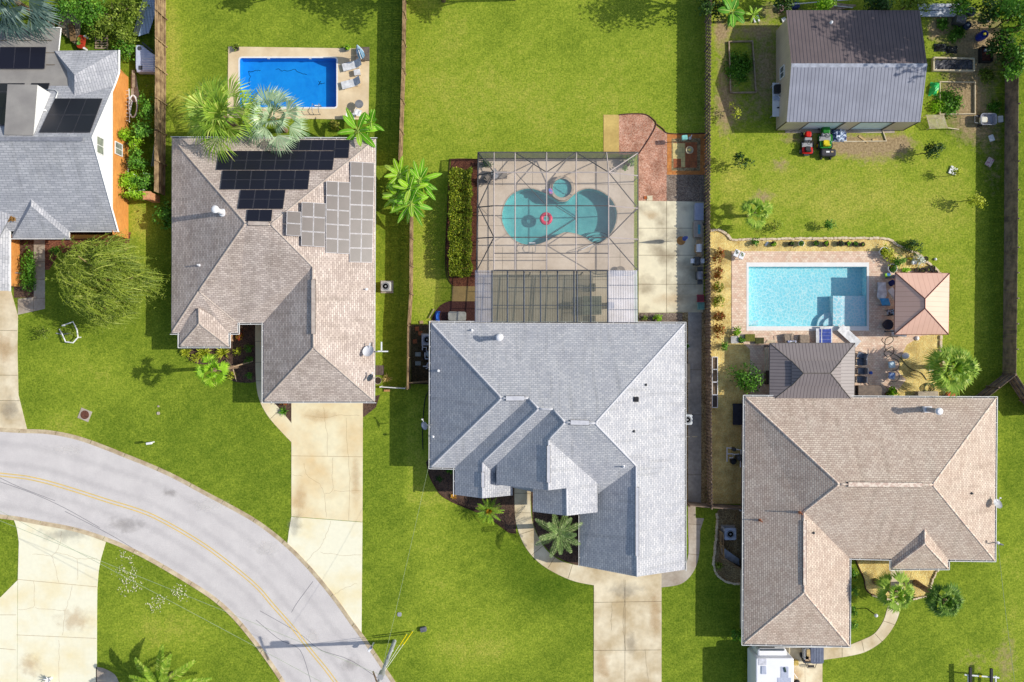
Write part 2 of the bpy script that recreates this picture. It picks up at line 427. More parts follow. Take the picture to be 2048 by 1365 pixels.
MID = [(-900, 882), (-300, 921), (0, 949.5), (75, 960), (150, 981), (212, 1001), (280, 1022), (325, 1042), (395, 1082), (450, 1121), (512, 1172), (545, 1210), (585, 1255), (620, 1300), (672, 1366), (755, 1495), (870, 1725), (1180, 2500)]
def smooth(px, z=0.): return crom(PP(px), 6)
up, low, mid = (resample(smooth(q), 140) for q in (UPR, LOW, MID))
mb = MB()
for rows in [(up, mid), (mid, low)]:
    a, b = rows
    for i in range(139):
        mb.up([Vector((*a[i].to_2d(), .012)), Vector((*a[i + 1].to_2d(), .012)), Vector((*b[i + 1].to_2d(), .012)), Vector((*b[i].to_2d(), .012))])
mb.cur = 1
for q in ([(0, 964), (60, 985), (125, 1014), (200, 1056)], [(0, 956), (40, 975), (110, 1002)], [(626, 1163), (595, 1205), (583, 1225)], [(520, 1222), (600, 1268), (640, 1300), (700, 1320), (760, 1360)], [(512, 1240), (560, 1280), (600, 1300), (622, 1365)], [(130, 1023), (230, 1075), (300, 1120)]):
    mb.strip(resample(smooth(q), 14), .035, .016)  # dark strips: seams, plus overhead wires and their shadows painted on the road
struct('road', mb, [asph, asphd])
def offset(line, d):
    out = []
    for i, p in enumerate(line):
        t = line[min(i + 1, len(line) - 1)] - line[max(i - 1, 0)]
        out.append(p + Vector((-t.y, t.x, 0)).normalized() * d)
    return out
mb = MB(); ml = resample(smooth(MID), 200)
for s in (-.125, .125): mb.strip(offset(ml, s), .1, .018)
struct('road_markings', mb, yel)
def kerb(line, d):
    mb = MB(); a, b = resample(line, 260), resample(offset(line, d), 260)
    for i in range(259):
        z = .05; k = i % 6 == 5
        w_ = .93 if k else 1.
        p = [a[i], a[i].lerp(a[i + 1], w_), b[i].lerp(b[i + 1], w_), b[i]]
        q = [Vector((v.x, v.y, h)) for v, h in zip(p, (.02, .02, .06, .06))]
        mb.up(q); mb.poly([q[3], q[2], Vector((q[2].x, q[2].y, 0)), Vector((q[3].x, q[3].y, 0))])
        mb.poly([q[1], q[0], Vector((q[0].x, q[0].y, 0)), Vector((q[1].x, q[1].y, 0))])
    struct('kerb', mb, kerbm)
kerb(up, .36); kerb(low, -.36)
# ---------------------------------------------------------------- concrete drives and paths
def slab(name, px, mats, z=.03, joints=(), cracks=(), jw=.03):
    mb = MB(); xy = XY(px); mb.prism(xy, -.05, z)
    mb.cur = 1
    for q in joints: mb.strip(PP(q), jw, z + .004)
    for q in cracks:
        pts = resample(PP(q), max(6, len(q) * 4)); r = random.Random(len(q) * 7 + int(q[0][0]))
        pts = [p + Vector((r.uniform(-.05, .05), r.uniform(-.05, .05), 0)) for p in pts]
        mb.strip(pts, .017, z + .004)
    return struct(name, mb, mats)
cream = M('concrete_cream', A(255, 243, 204), A(240, 208, 152), rough=.9, scale=.3, scale2=1.6, var=.09, bump=.1, lo=.4, hi=.75)
cream2 = M('concrete_white', A(255, 250, 222), A(248, 228, 172), rough=.9, scale=.3, scale2=3., var=.05, bump=.1, lo=.45, hi=.8)
tanc = M('concrete_tan', A(250, 236, 204), A(208, 186, 146), rough=.9, scale=.45, scale2=3., var=.1, bump=.1)
greyc = M('concrete_grey', A(206, 196, 180), A(176, 160, 142), rough=.9, scale=.5, scale2=4, var=.12, bump=.1)
blot = M('concrete_blotched', A(255, 244, 210), A(156, 138, 110), rough=.9, scale=.36, scale2=1.6, var=.12, bump=.1, lo=.45, hi=.72)
crk = M('crack_brown', A(206, 172, 124), rough=1.)
slab('driveway', [(583, 780), (726, 780), (725, 1044), (583, 1033)], [cream, crk], .035, [[(583, 912), (725, 914)]],
     [[(648, 815), (650, 845), (655, 865), (654, 912)], [(692, 835), (694, 880), (700, 960), (698, 1040)], [(666, 914), (664, 940), (667, 980), (660, 986), (649, 989), (640, 968), (612, 950), (608, 925)], [(649, 989), (653, 1034)], [(667, 983), (700, 982), (722, 982)], [(605, 952), (585, 950)], [(610, 832), (650, 836), (680, 830), (720, 832)]])
slab('driveway', [(583, 1034), (725, 1045), (723, 1278)] + [(u.x * 23 + CX, CY - u.y * 23) for u in resample([p for p in offset(up, .3) if P(560, 0).x < p.x < P(722, 0).x and -31 < p.y < -10], 14)][::-1] + [(578, 1062)], [cream2, crk], .03, [],
     [[(662, 1041), (655, 1065), (640, 1095), (625, 1110), (612, 1125)], [(714, 1167), (690, 1176), (668, 1190)], [(640, 1105), (690, 1112), (722, 1110)]])
slab('path', curvepx([(528, 640), (512, 645), (511, 700), (512, 760), (519, 800), (540, 838), (584, 886)], 5) + [(584, 848), (560, 818), (545, 803), (528, 790)], [cream, dk], .03, [[(511, 683), (528, 683)], [(511, 725), (528, 725)], [(512, 762), (528, 762)], [(541, 838), (558, 822)]])
slab('driveway', [(1188, 1120), (1323, 1120), (1323, 1900), (1186, 1900)], [tanc, dk], .035, [[(1187, 1205), (1323, 1203)], [(1187, 1301), (1322, 1300)], [(1250, 1160), (1249, 1900)]],
     [[(1247, 1160), (1249, 1205), (1246, 1250), (1250, 1300)], [(1225, 1205), (1222, 1260)], [(1290, 1300), (1296, 1365)]])
slab('path', curvepx([(1064, 965), (1061, 1000), (1065, 1045), (1085, 1090), (1110, 1115), (1140, 1128), (1188, 1136)], 5) + curvepx([(1188, 1171), (1140, 1160), (1085, 1131), (1050, 1093), (1032, 1045), (1029, 1000), (1029, 965)], 5), [tanc, dk], .03, [[(1029, 987), (1062, 987)], [(1030, 1026), (1061, 1026)], [(1040, 1069), (1068, 1060)], [(1064, 1110), (1087, 1091)], [(1096, 1136), (1111, 1113)], [(1136, 1158), (1145, 1129)]])
slab('path', [(1323, 1136), (1355, 1138)] + curvepx([(1372, 1128), (1377, 1105), (1376, 1050)], 4) + [(1376, 1005), (1391, 1005), (1391, 1036), (1408, 1037)] + curvepx([(1400, 1062), (1398, 1110), (1386, 1145), (1362, 1168), (1323, 1175)], 5), [greyc, dk], .03, [[(1376, 1108), (1398, 1110)], [(1376, 1048), (1402, 1050)]])
slab('driveway', [(1498, 1270), (1645, 1270), (1642, 1900), (1500, 1900)], [tanc, dk], .03, [[(1570, 1290), (1571, 1900)]], [[(1610, 1330), (1620, 1900)]])
slab('path', [(1640, 1296), (1700, 1290)] + curvepx([(1720, 1282), (1748, 1268), (1766, 1243), (1775, 1215), (1781, 1190), (1781, 1110)], 5) + [(1806, 1110)] + curvepx([(1806, 1180), (1801, 1215), (1790, 1248), (1767, 1280), (1735, 1302), (1700, 1312), (1640, 1321)], 5), [tanc, dk], .03, [[(1684, 1293), (1684, 1314)], [(1723, 1281), (1728, 1304)], [(1750, 1268), (1764, 1284)], [(1766, 1242), (1790, 1250)], [(1781, 1166), (1806, 1166)]])
slab('driveway', [(28, 1040), (70, 1046), (140, 1058), (212, 1084)] + curvepx([(202, 1118), (196, 1160), (194, 1270), (193, 1900)], 4) + [(32, 1900), (36, 1160)] + curvepx([(38, 1085), (34, 1058), (28, 1040)], 4), [cream2, crk], .03, [[(35, 1159), (194, 1174)], [(33, 1270), (193, 1277)]],
     [[(124, 1063), (120, 1090), (113, 1105), (104, 1112), (111, 1135), (117, 1166)], [(113, 1104), (140, 1112), (155, 1118), (195, 1118)], [(104, 1112), (65, 1108)], [(155, 1118), (156, 1160)], [(145, 1170), (138, 1200), (130, 1225), (126, 1270)], [(68, 1162), (70, 1215), (36, 1220)], [(70, 1216), (130, 1222)], [(118, 1280), (119, 1365)]])
slab('path', [(0, 1196), (35, 1161), (32, 1900), (-200, 1900), (-200, 1390)], [cream2, crk], .027, [[(0, 1230), (33, 1230)], [(0, 1297), (32, 1300)]])
slab('path', curvepx([(192, 1334), (210, 1338), (230, 1350), (238, 1366)], 4) + [(250, 1420), (192, 1420)], [greyc, dk], .03)
slab('driveway', [(-200, 560), (20, 575), (36, 632), (35, 700), (37, 790), (55, 862), (0, 862), (-200, 850)], [tanc, dk], .03, [[(-100, 750), (36, 751)], [(-60, 800), (40, 802)], [(0, 661), (35, 662)]])
slab('path', [(68, 475), (90, 475), (90, 618), (36, 630), (36, 598), (68, 595)], [greyc, dk], .03, [[(68, 524), (90, 524)], [(68, 559), (90, 559)], [(68, 597), (90, 597)], [(67, 597), (67, 626)]])
slab('patio', [(1277, 402), (1408, 404), (1406, 625), (1277, 626)], [blot, dk], .035, [[(1333, 403), (1333, 626)], [(1277, 457), (1408, 457)], [(1277, 511), (1408, 511)], [(1277, 569), (1408, 569)]])
slab('path', [(1376, 624), (1403, 624), (1402, 1010), (1376, 1010)], [M('concrete_side', A(186, 180, 172), A(150, 145, 140), rough=.9, scale=.5, scale2=4, bump=.1), dk], .031, [[(1376, 950), (1402, 950)], [(1376, 830), (1402, 830)], [(1376, 740), (1402, 740)]])
slab('path', [(1207, 230), (1238, 230), (1238, 308), (1207, 308)], [M('slab_ochre', A(230, 200, 120), A(200, 170, 100), rough=.9, scale=.6), dk], .03)
slab('path', [(904, 573), (956, 573), (956, 603), (904, 603)], [M('slab_ochre2', A(206, 172, 112), A(176, 148, 100), rough=.9, scale=.8), dk], .03)
slab('path', [(262, 150), (272, 150), (281, 205), (262, 205)], [greyc, dk], .03)
# ---------------------------------------------------------------- tyre lanes, oil, rust and bleached patches
def stainmat(name, col, k, lane=False):
    m, nt, b, N, L = newmat(name); uv = N('UVMap'); uv.uv_map = 'UV'; g = N('NewGeometry')
    b.inputs['Base Color'].default_value = (*col, 1); b.inputs['Roughness'].default_value = .9
    if lane: s = N('SeparateXYZ'); L(uv.outputs[0], s.inputs[0]); a = N('Math'); a.operation = 'ABSOLUTE'; L(s.outputs[1], a.inputs[0]); d = a.outputs[0]
    else: v = N('VectorMath'); v.operation = 'LENGTH'; L(uv.outputs[0], v.inputs[0]); d = v.outputs['Value']
    n = N('TexNoise'); n.inputs['Scale'].default_value = 1.6; n.inputs['Detail'].default_value = 6; L(g.outputs['Position'], n.inputs['Vector'])
    q = N('Math'); q.operation = 'MULTIPLY_ADD'; L(n.outputs['Fac'], q.inputs[0]); q.inputs[1].default_value = 1.1; L(d, q.inputs[2])
    r = N('MapRange'); r.interpolation_type = 'SMOOTHSTEP'; r.inputs[1].default_value = 1.3; r.inputs[2].default_value = .55; r.inputs[3].default_value = 0; r.inputs[4].default_value = k; L(q.outputs[0], r.inputs[0])
    t = N('BsdfTransparent'); mx = N('MixShader'); L(r.outputs[0], mx.inputs[0]); L(t.outputs[0], mx.inputs[1]); L(b.outputs[0], mx.inputs[2]); L(mx.outputs[0], nt.nodes['Material Output'].inputs[0])
    return m
lane = stainmat('tyre_lane', A(176, 172, 174), .09, True); mb = MB(); zl = .0165
for o_, w_ in ((1.0, .62), (2.7, .66), (-1.0, .62), (-2.7, .66)):
    a, c = offset(ml, o_ - w_), offset(ml, o_ + w_)
    for i in range(199): mb.add([Vector((*v.to_2d(), zl)) for v in (a[i], a[i + 1], c[i + 1], c[i])], [[0, 1, 2, 3]], [[(0, -1), (0, -1), (0, 1), (0, 1)]])
struct('road_stain', mb, lane)
s_l, s_d, s_r, s_g = stainmat('st_l', A(245, 240, 234), .5), stainmat('st_d', A(130, 122, 114), .26), stainmat('st_r', A(206, 164, 108), .3), stainmat('st_g', A(156, 150, 140), .34)
for i, (x, y, w, h, mt, z) in enumerate(((535, 1095, 40, 26, s_l, 0), (622, 1272, 30, 18, s_l, 0), (250, 1050, 60, 26, s_d, 0), (420, 1010, 60, 20, s_l, 0), (140, 900, 50, 16, s_l, 0), (700, 1330, 30, 22, s_d, 0), (340, 985, 30, 14, s_d, 0), (130, 1070, 90, 26, s_g, .0365), (640, 832, 60, 22, s_r, .0405), (600, 1000, 26, 60, s_r, .0405), (712, 960, 18, 90, s_r, .0405), (590, 1050, 24, 40, s_g, .0355), (1205, 1330, 24, 60, s_r, .0405), (1310, 1230, 20, 90, s_r, .0405), (1250, 1180, 60, 26, s_g, .0405), (1262, 1290, 26, 40, s_d, .0405), (1585, 1350, 40, 30, s_r, .0355), (1355, 470, 44, 30, s_g, .0405), (1320, 480, 40, 14, s_d, .0405), (1345, 600, 70, 22, s_r, .0405), (1300, 430, 30, 16, s_r, .0405), (20, 820, 40, 40, s_g, .0355), (10, 700, 30, 60, s_r, .0355), (150, 1240, 60, 40, s_r, .0355), (60, 1330, 40, 40, s_r, .0355))):
    c = P(x, y); a, e_ = w / 23., h / 23.; mb = MB(); zz = z + .0002 * i if z else .0175 + .0001 * i
    mb.add([(c.x - a, c.y - e_, zz), (c.x + a, c.y - e_, zz), (c.x + a, c.y + e_, zz), (c.x - a, c.y + e_, zz)], [[0, 1, 2, 3]], [[(-1, -1), (1, -1), (1, 1), (-1, 1)]]); struct('road_stain', mb, mt)
# ---------------------------------------------------------------- planted beds
def bed(px, mat, z=.02, name='flower_bed_ground'):
    mb = MB(); mb.prism(XY(px), -.03, z); return struct(name, mb, mat)
def chips(name, a, b, c=None, scale=14.):
    if name in MATS: return MATS[name]
    m, nt, bs, N, L = newmat(name); g = N('NewGeometry')
    v = N('TexVoronoi'); v.inputs['Scale'].default_value = scale; L(g.outputs['Position'], v.inputs['Vector'])
    r = N('ValToRGB'); r.color_ramp.elements[0].color = (*a, 1); r.color_ramp.elements[1].color = (*b, 1)
    if c: x = r.color_ramp.elements.new(.5); x.color = (*c, 1)
    s = N('SeparateColor'); L(v.outputs['Color'], s.inputs[0]); L(s.outputs[0], r.inputs[0])
    f = noise_fac(N, L, .9, g.outputs['Position'], 5, .38, .66)
    cc = mixc(N, L, f, r.outputs[0], mixc(N, L, 1., r.outputs[0], (.62, .58, .55), 'MULTIPLY'))
    L(cc, bs.inputs['Base Color']); bs.inputs['Roughness'].default_value = .95
    bp = N('Bump'); bp.inputs['Strength'].default_value = .8; bp.inputs['Distance'].default_value = .05
    L(v.outputs['Distance'], bp.inputs['Height']); L(bp.outputs[0], bs.inputs['Normal'])
    MATS[name] = m; return m
dmulch = chips('mulch_dark', A(96, 76, 62), A(58, 42, 36), A(120, 92, 74))
rmulch = chips('mulch_red', A(172, 112, 80), A(104, 58, 44), A(140, 84, 62))
pmulch = chips('mulch_faded', A(244, 200, 174), A(190, 128, 100), A(226, 168, 138))
straw = chips('straw_yellow', A(255, 240, 160), A(236, 202, 110), A(255, 226, 146))
gravel = chips('gravel_tan', A(206, 184, 140), A(132, 110, 78), A(170, 146, 100))
greybed = chips('bark_grey', A(182, 166, 148), A(120, 104, 92), A(150, 132, 116))
bed(curvepx([(852, 925), (858, 950), (872, 978), (895, 1000), (930, 1016), (965, 1030), (995, 1048), (1015, 1064), (1032, 1068)], 4) + [(1032, 1040), (1030, 900), (870, 900)], dmulch)
bed([(1062, 960), (1062, 1000), (1066, 1046), (1080, 1082), (1105, 1110), (1135, 1125), (1170, 1136), (1170, 960)], dmulch)
bed(curvepx([(902, 322), (897, 400), (893, 470), (893, 530), (899, 560), (908, 573)], 4) + [(957, 573), (957, 318), (905, 318)], rmulch)
bed(curvepx([(856, 660), (866, 632), (880, 612), (898, 603), (915, 602)], 4) + [(952, 602), (952, 665)], M('mulch_maroon', A(112, 70, 62), A(84, 50, 46), scale=9, bump=.4))
bed([(1238, 231)] + curvepx([(1250, 228), (1285, 229), (1304, 240), (1312, 252), (1322, 260), (1335, 268)], 4) + [(1335, 403), (1277, 403), (1277, 310), (1238, 310)], pmulch)
bed([(1333, 350), (1408, 350), (1410, 404), (1333, 404)], greybed, .023)
bed([(1365, 625), (1376, 625), (1376, 1010), (1355, 1010)], gravel, .022); bed([(1402, 600), (1413, 600), (1413, 1010), (1402, 1010)], gravel, .022)
bed([(1277, 626), (1376, 626), (1376, 660), (1277, 660)], greybed, .02)
def bedh(px, mat, z, holes):
    mb = MB(); holed(mb, XY(px), [XY(h) for h in holes], z); struct('flower_bed_ground', mb, mat)
bedh([(1420, 462)] + curvepx([(1432, 460), (1448, 464), (1463, 479)], 3) + [(1765, 477), (1795, 490), (1850, 522), (1876, 545), (1884, 570), (1885, 800), (1500, 800), (1490, 1008), (1420, 1008)], straw, .016, [[(1488, 524), (1742, 524), (1742, 663), (1488, 663)]])
bed([(1700, 1100), (1712, 1122), (1727, 1156), (1732, 1178), (1742, 1189), (1762, 1194), (1800, 1197), (1852, 1192), (1862, 1172), (1866, 1150), (1880, 1136), (1890, 1100)], straw, .016)
bed(curvepx([(1450, 1016), (1434, 1025), (1432, 1080), (1428, 1115), (1428, 1140), (1442, 1160), (1465, 1167), (1490, 1168)], 4) + [(1495, 1016)], gravel, .018)
bed([(355, 680), (366, 704)] + curvepx([(380, 722), (400, 729), (425, 729), (445, 738), (452, 752), (470, 764), (500, 766), (512, 764)], 3) + [(512, 630), (470, 630)], dmulch)
bed([(536, 795), (584, 795), (584, 848), (560, 818)], dmulch, .021)
bed([(90, 465), (262, 465), (256, 500), (200, 520), (120, 505), (98, 540), (90, 540)], rmulch, .02)
bed([(28, 478), (68, 478), (68, 596), (28, 596)], dmulch, .02)
bed([(822, 650), (870, 650), (870, 770), (822, 768)], chips('soil_leafy', A(120, 100, 72), A(70, 62, 42), A(96, 84, 52)), .015)
bed([(722, 800), (760, 790), (752, 815), (727, 835)], dmulch, .02)
# ================================================================ BUILDINGS
white = M('white_paint', (.8, .8, .78), (.72, .72, .7), rough=.5, scale=2, var=.04)
gut_in = M('gutter_inside', A(84, 80, 78), rough=.8)
glass = M('window_glass', (.05, .07, .09), (.12, .15, .17), rough=.08, scale=.8, spec=.6)
brick_o = None
def brickmat(name, a, b, mortar):
    if name in MATS: return MATS[name]
    m, nt, bs, N, L = newmat(name); uv = N('UVMap'); uv.uv_map = 'UV'
    br = N('TexBrick'); br.inputs['Scale'].default_value = 1.; br.inputs['Brick Width'].default_value = .24; br.inputs['Row Height'].default_value = .085
    br.inputs['Mortar Size'].default_value = .008; br.inputs['Color1'].default_value = (*a, 1); br.inputs['Color2'].default_value = (*b, 1); br.inputs['Mortar'].default_value = (*mortar, 1)
    L(uv.outputs[0], br.inputs['Vector'])
    f = noise_fac(N, L, 1., uv.outputs[0], 5, .35, .7)
    L(mixc(N, L, f, br.outputs['Color'], mixc(N, L, 1., br.outputs['Color'], (.8, .78, .75), 'MULTIPLY')), bs.inputs['Base Color'])
    bs.inputs['Roughness'].default_value = .9; MATS[name] = m
    return m
obrick = brickmat('orange_brick', A(250, 172, 80), A(236, 150, 62), A(200, 150, 100))
tbrick = brickmat('tan_brick', A(220, 180, 140), A(196, 150, 116), A(200, 180, 160))
pstucco = M('stucco_pale', A(214, 196, 176), rough=.9, scale=2, bump=.1)
def wallq(mb, a, b, z0, z1):           # vertical wall quad with UV in metres
    l = (b - a).length; u0 = a.x + a.y
    mb.poly([(a.x, a.y, z0), (b.x, b.y, z0), (b.x, b.y, z1), (a.x, a.y, z1)], [(u0, z0), (u0 + l, z0), (u0 + l, z1), (u0, z1)])
def inset(xy, d):
    n = len(xy); ar = sum(xy[i].x * xy[(i + 1) % n].y - xy[(i + 1) % n].x * xy[i].y for i in range(n))
    if ar < 0: xy = xy[::-1]
    out = []
    for i in range(n):
        a, b, c = xy[i - 1], xy[i], xy[(i + 1) % n]
        t1, t2 = (b - a).normalized(), (c - b).normalized()
        n1, n2 = Vector((-t1.y, t1.x)), Vector((-t2.y, t2.x))
        k = n1 + n2; k = k / max(.2, k.dot(n1))
        out.append(b + k * d)
    return out
def gutter(mb, a, b, w=.13, h=.11, hang=1.25):   # open eaves gutter outside edge a->b (outside on the right of a->b)
    a, b = Vector(a), Vector(b); t = (b - a).normalized(); o = Vector((t.y, -t.x, 0)); l = (b - a).length; ang = math.atan2(t.y, t.x)
    m = (a + b) / 2
    mb.cur = 0
    mb.box(m + o * w + Vector((0, 0, -h / 2)), (l + 2 * w, .045, h), ang)
    mb.box(m + o * .012 + Vector((0, 0, -h / 2 - .01)), (l, .02, h - .02), ang)
    k = int(l / hang)
    for i in range(k):
        p = a.lerp(b, (i + .5) / k)
        mb.box(p + o * (w / 2) + Vector((0, 0, -.012)), (.035, w, .012), ang)
    mb.cur = 1
    mb.box(m + o * (w / 2 + .005) + Vector((0, 0, -h + .012)), (l, w - .05, .02), ang)
    mb.cur = 0
def window(t, wall, p, w, h, z, out, frame=.06):    # window at wall point p, facing out
    t2 = Vector((-out.y, out.x, 0)); c = Vector((p.x, p.y, z))
    ang = math.atan2(t2.y, t2.x); f = MB()
    for s in (-1, 1):
        f.box(c + t2 * s * (w / 2) + out * .03, (frame, .07, h + frame), ang)
        f.box(c + Vector((0, 0, s * h / 2)) + out * .03, (w - frame, .07, frame), ang)
    f.box(c + out * .025, (frame * .7, .05, h - frame), ang)
    fo = t.part('window', f, white, wall)
    g = MB(); g.box(c + out * .012, (w - frame, .02, h - frame), ang)
    return fo, g
def house(label, out_px, ze, slopes, ridges, wallmat, roofmat, capmat, gut=(), gables=(), doors=(), wins=(), fascia=True, vents=()):
    base = P(*out_px[0]); t = T('house', label, 'house', (base.x, base.y, 0))
    xy = XY(out_px, ze); ins = inset(xy, .42)
    w = MB()
    for i in range(len(ins)): wallq(w, ins[i], ins[(i + 1) % len(ins)], 0, ze - .03)
    for g in gables:
        pts = [P(*q) for q in g]; w.poly(pts, [(p.x + p.y, p.z) for p in pts])
    wo = t.part('wall', w, wallmat)
    s = MB(); s.up([Vector((p.x, p.y, ze - .05)) for p in xy]); t.part('soffit', s, white)
    r = MB()
    for q in slopes: r.slope([P(*v) for v in q])
    ro = t.part('roof', r, roofmat)
    c = MB(); c.smooth = True
    for a, b in ridges:
        a, b = P(*a), P(*b); n = max(2, int((b - a).length / .3)); pts = [a.lerp(b, i / n) - Vector((0, 0, .035)) for i in range(n + 1)]
        c.tube(pts, .085, 6)
    t.part('ridge_cap', c, capmat, ro)
    if gut:
        for a, b in gut: g = MB(); gutter(g, P(*a, ze), P(*b, ze)); t.part('gutter', g, [white, gut_in])
    f = MB(); n = len(xy); cc = inset(xy, -.004)
    if fascia:
        for i in range(n):
            a, b = xy[i], xy[(i + 1) % n]; d = (b - a); m = (a + b) / 2
            f.box((m.x, m.y, ze - .1), (d.length + .02, .03, .17), math.atan2(d.y, d.x))
        t.part('fascia', f, white)
    for (px, py, wd, dx, dy) in doors:
        p = P(px, py); o = Vector((dx, dy, 0)); d = MB(); a = math.atan2(-dx, dy) if False else math.atan2(dx, -dy)
        for k in range(4): d.box((p.x + o.x * .03, p.y + o.y * .03, .28 + .54 * k), (wd, .05, .5), a)
        t.part('garage_door' if wd > 2 else 'door', d, white)
    for (px, py, wd, h, z, dx, dy) in wins:
        fo, g = window(t, wo, P(px, py), wd, h, z, Vector((dx, dy, 0)))
        po = link('pane', g.mesh('pane', glass, t.loc)); po.parent = fo
    for a, b, wd in vents:
        a, b = P(*a), P(*b); v = MB(); d = b - a; an = math.atan2(d.y, d.x); v.box((a + b) / 2 + Vector((0, 0, .06)), (d.length, wd - .06, .06), an); v.cur = 1; v.box((a + b) / 2 + Vector((0, 0, .03)), (d.length + .06, wd, .05), an)
        t.part('ridge_vent', v, [roofmat if False else capmat, gut_in], ro)
    return t, ro
# ---- brown hip roofed house
s2 = shinglemat('shingle_brown', A(184, 171.7, 161.16, 0.708), A(156, 143.42, 134.64, 0.708), A(134, 121.2, 114.24, 0.708), row=0.17, width=0.36, blotch=(.84, .82, .8))
c2 = M('cap_brown', A(184, 172, 160, .95), A(164, 150, 140, .95), rough=.9, scale=3)
e = 2.6
O2 = [(344, 277), (751, 279), (749, 803), (527, 803), (527, 646), (475, 646), (475, 666), (457, 666), (457, 693), (359, 693), (359, 666), (343, 666)]
RA, RB = (491, 447, 6.05), (541, 449, 6.05); RC, RD = (625, 534, 5.0), (627, 696, 5.0); RE = (397, 583, 3.8); RF, RG = (397, 617, 3.55), (398, 648, 3.55)
def z_(q, z): return (q[0], q[1], z)
house2, roof2 = house('single storey brown shingle hip roof house with two arrays of solar panels', O2, e, [
    [z_(O2[0], e), z_(O2[1], e), RB, RA], [z_(O2[1], e), z_(O2[2], e), RD, RC, RB], [z_(O2[0], e), RA, RE, (343, 666, e)],
    [RA, RB, RC, (527, 646, e), (475, 646, e), RE], [RC, RD, (527, 803, e), (527, 646, e)], [RD, (749, 803, e), (527, 803, e)],
    [RE, (475, 646, e), (475, 666, e), (457, 666, e), (343, 666, e)],
    [RF, RG, (359, 693, e), (359, 650, e)], [RG, (359, 693, e), (457, 693, e)], [RF, RG, (457, 693, e), (457, 650, e)]],
    [(z_(O2[0], e), RA), (RA, RB), (RB, z_(O2[1], e)), (RB, RC), (RC, RD), (RD, (527, 803, e)), (RD, (749, 803, e)), (RA, RE), (RE, (343, 666, e)), (RF, RG), (RG, (359, 693, e)), (RG, (457, 693, e)), (RE, (470, 643, 2.65))],
    tbrick, s2, c2, gut=[((751, 279), (344, 277)), ((343, 666), (359, 666)), ((359, 666), (359, 693)), ((359, 693), (457, 693)), ((457, 693), (457, 666)), ((457, 666), (475, 666)), ((475, 666), (475, 646)), ((475, 646), (527, 646)), ((527, 646), (527, 803)), ((527, 803), (749, 803))],
    doors=[(655, 789, 4.9, 0, -1), (500, 637, 1.0, 0, -1)], wins=[(408, 682, 1.8, 1.3, 1.5, 0, -1), (560, 301, 1.8, 1.2, 1.5, 0, 1), (737, 500, 1.2, 1.2, 1.5, 1, 0)],
    vents=[((627, 560, 4.98), (627, 668, 4.98), .36), ((497, 447, 6.03), (538, 448, 6.03), .36)])
# ---- grey house
s3 = shinglemat('shingle_grey', A(216, 214.92, 214.73, 1.199), A(190, 191.04, 195.03, 1.199), A(160, 163.18, 171.39, 1.199), row=0.18, width=0.34, blotch=(.88, .88, .9))
c3 = M('cap_grey', A(214, 214, 218, 1.2), A(198, 198, 204, 1.2), rough=.9, scale=3)
e3 = 2.9
TL, TR, BR = (862, 646, e3), (1369, 648, e3), (1369, 1140, e3)
a_, b_, cc_, d_, e_, f_ = (1003, 797, 6.5), (1057, 797, 6.5), (1077, 818, 7.0), (1106, 819, 7.0), (1130, 845, 7.6), (1190, 847, 7.6)
g_, h_, i_, j_, k_, l_ = (861, 935, e3), (910, 936, e3), (910, 990, e3), (965, 997, 4.3), (965, 925, 4.3), (1025, 991, e3)
p_, q_, t_ = (993, 929, 4.35), (990, 948, 3.75), (993, 970, 4.35)
r_, sx_, u_, v_, w_2, x_ = (1097, 880, 6.85), (1097, 981, 6.85), (1132, 977, 6.0), (1134, 1032, 6.0), (1195, 1025, 4.45), (1195, 967, 4.45)
y_, z2_ = (1272, 932, 5.5), (1274, 1154, 5.5)
O3 = [(862, 646), (1369, 648), (1369, 1140), (1161, 1132), (1161, 990), (1070, 985), (1025, 975), (1025, 991), (910, 990), (910, 936), (861, 935)]
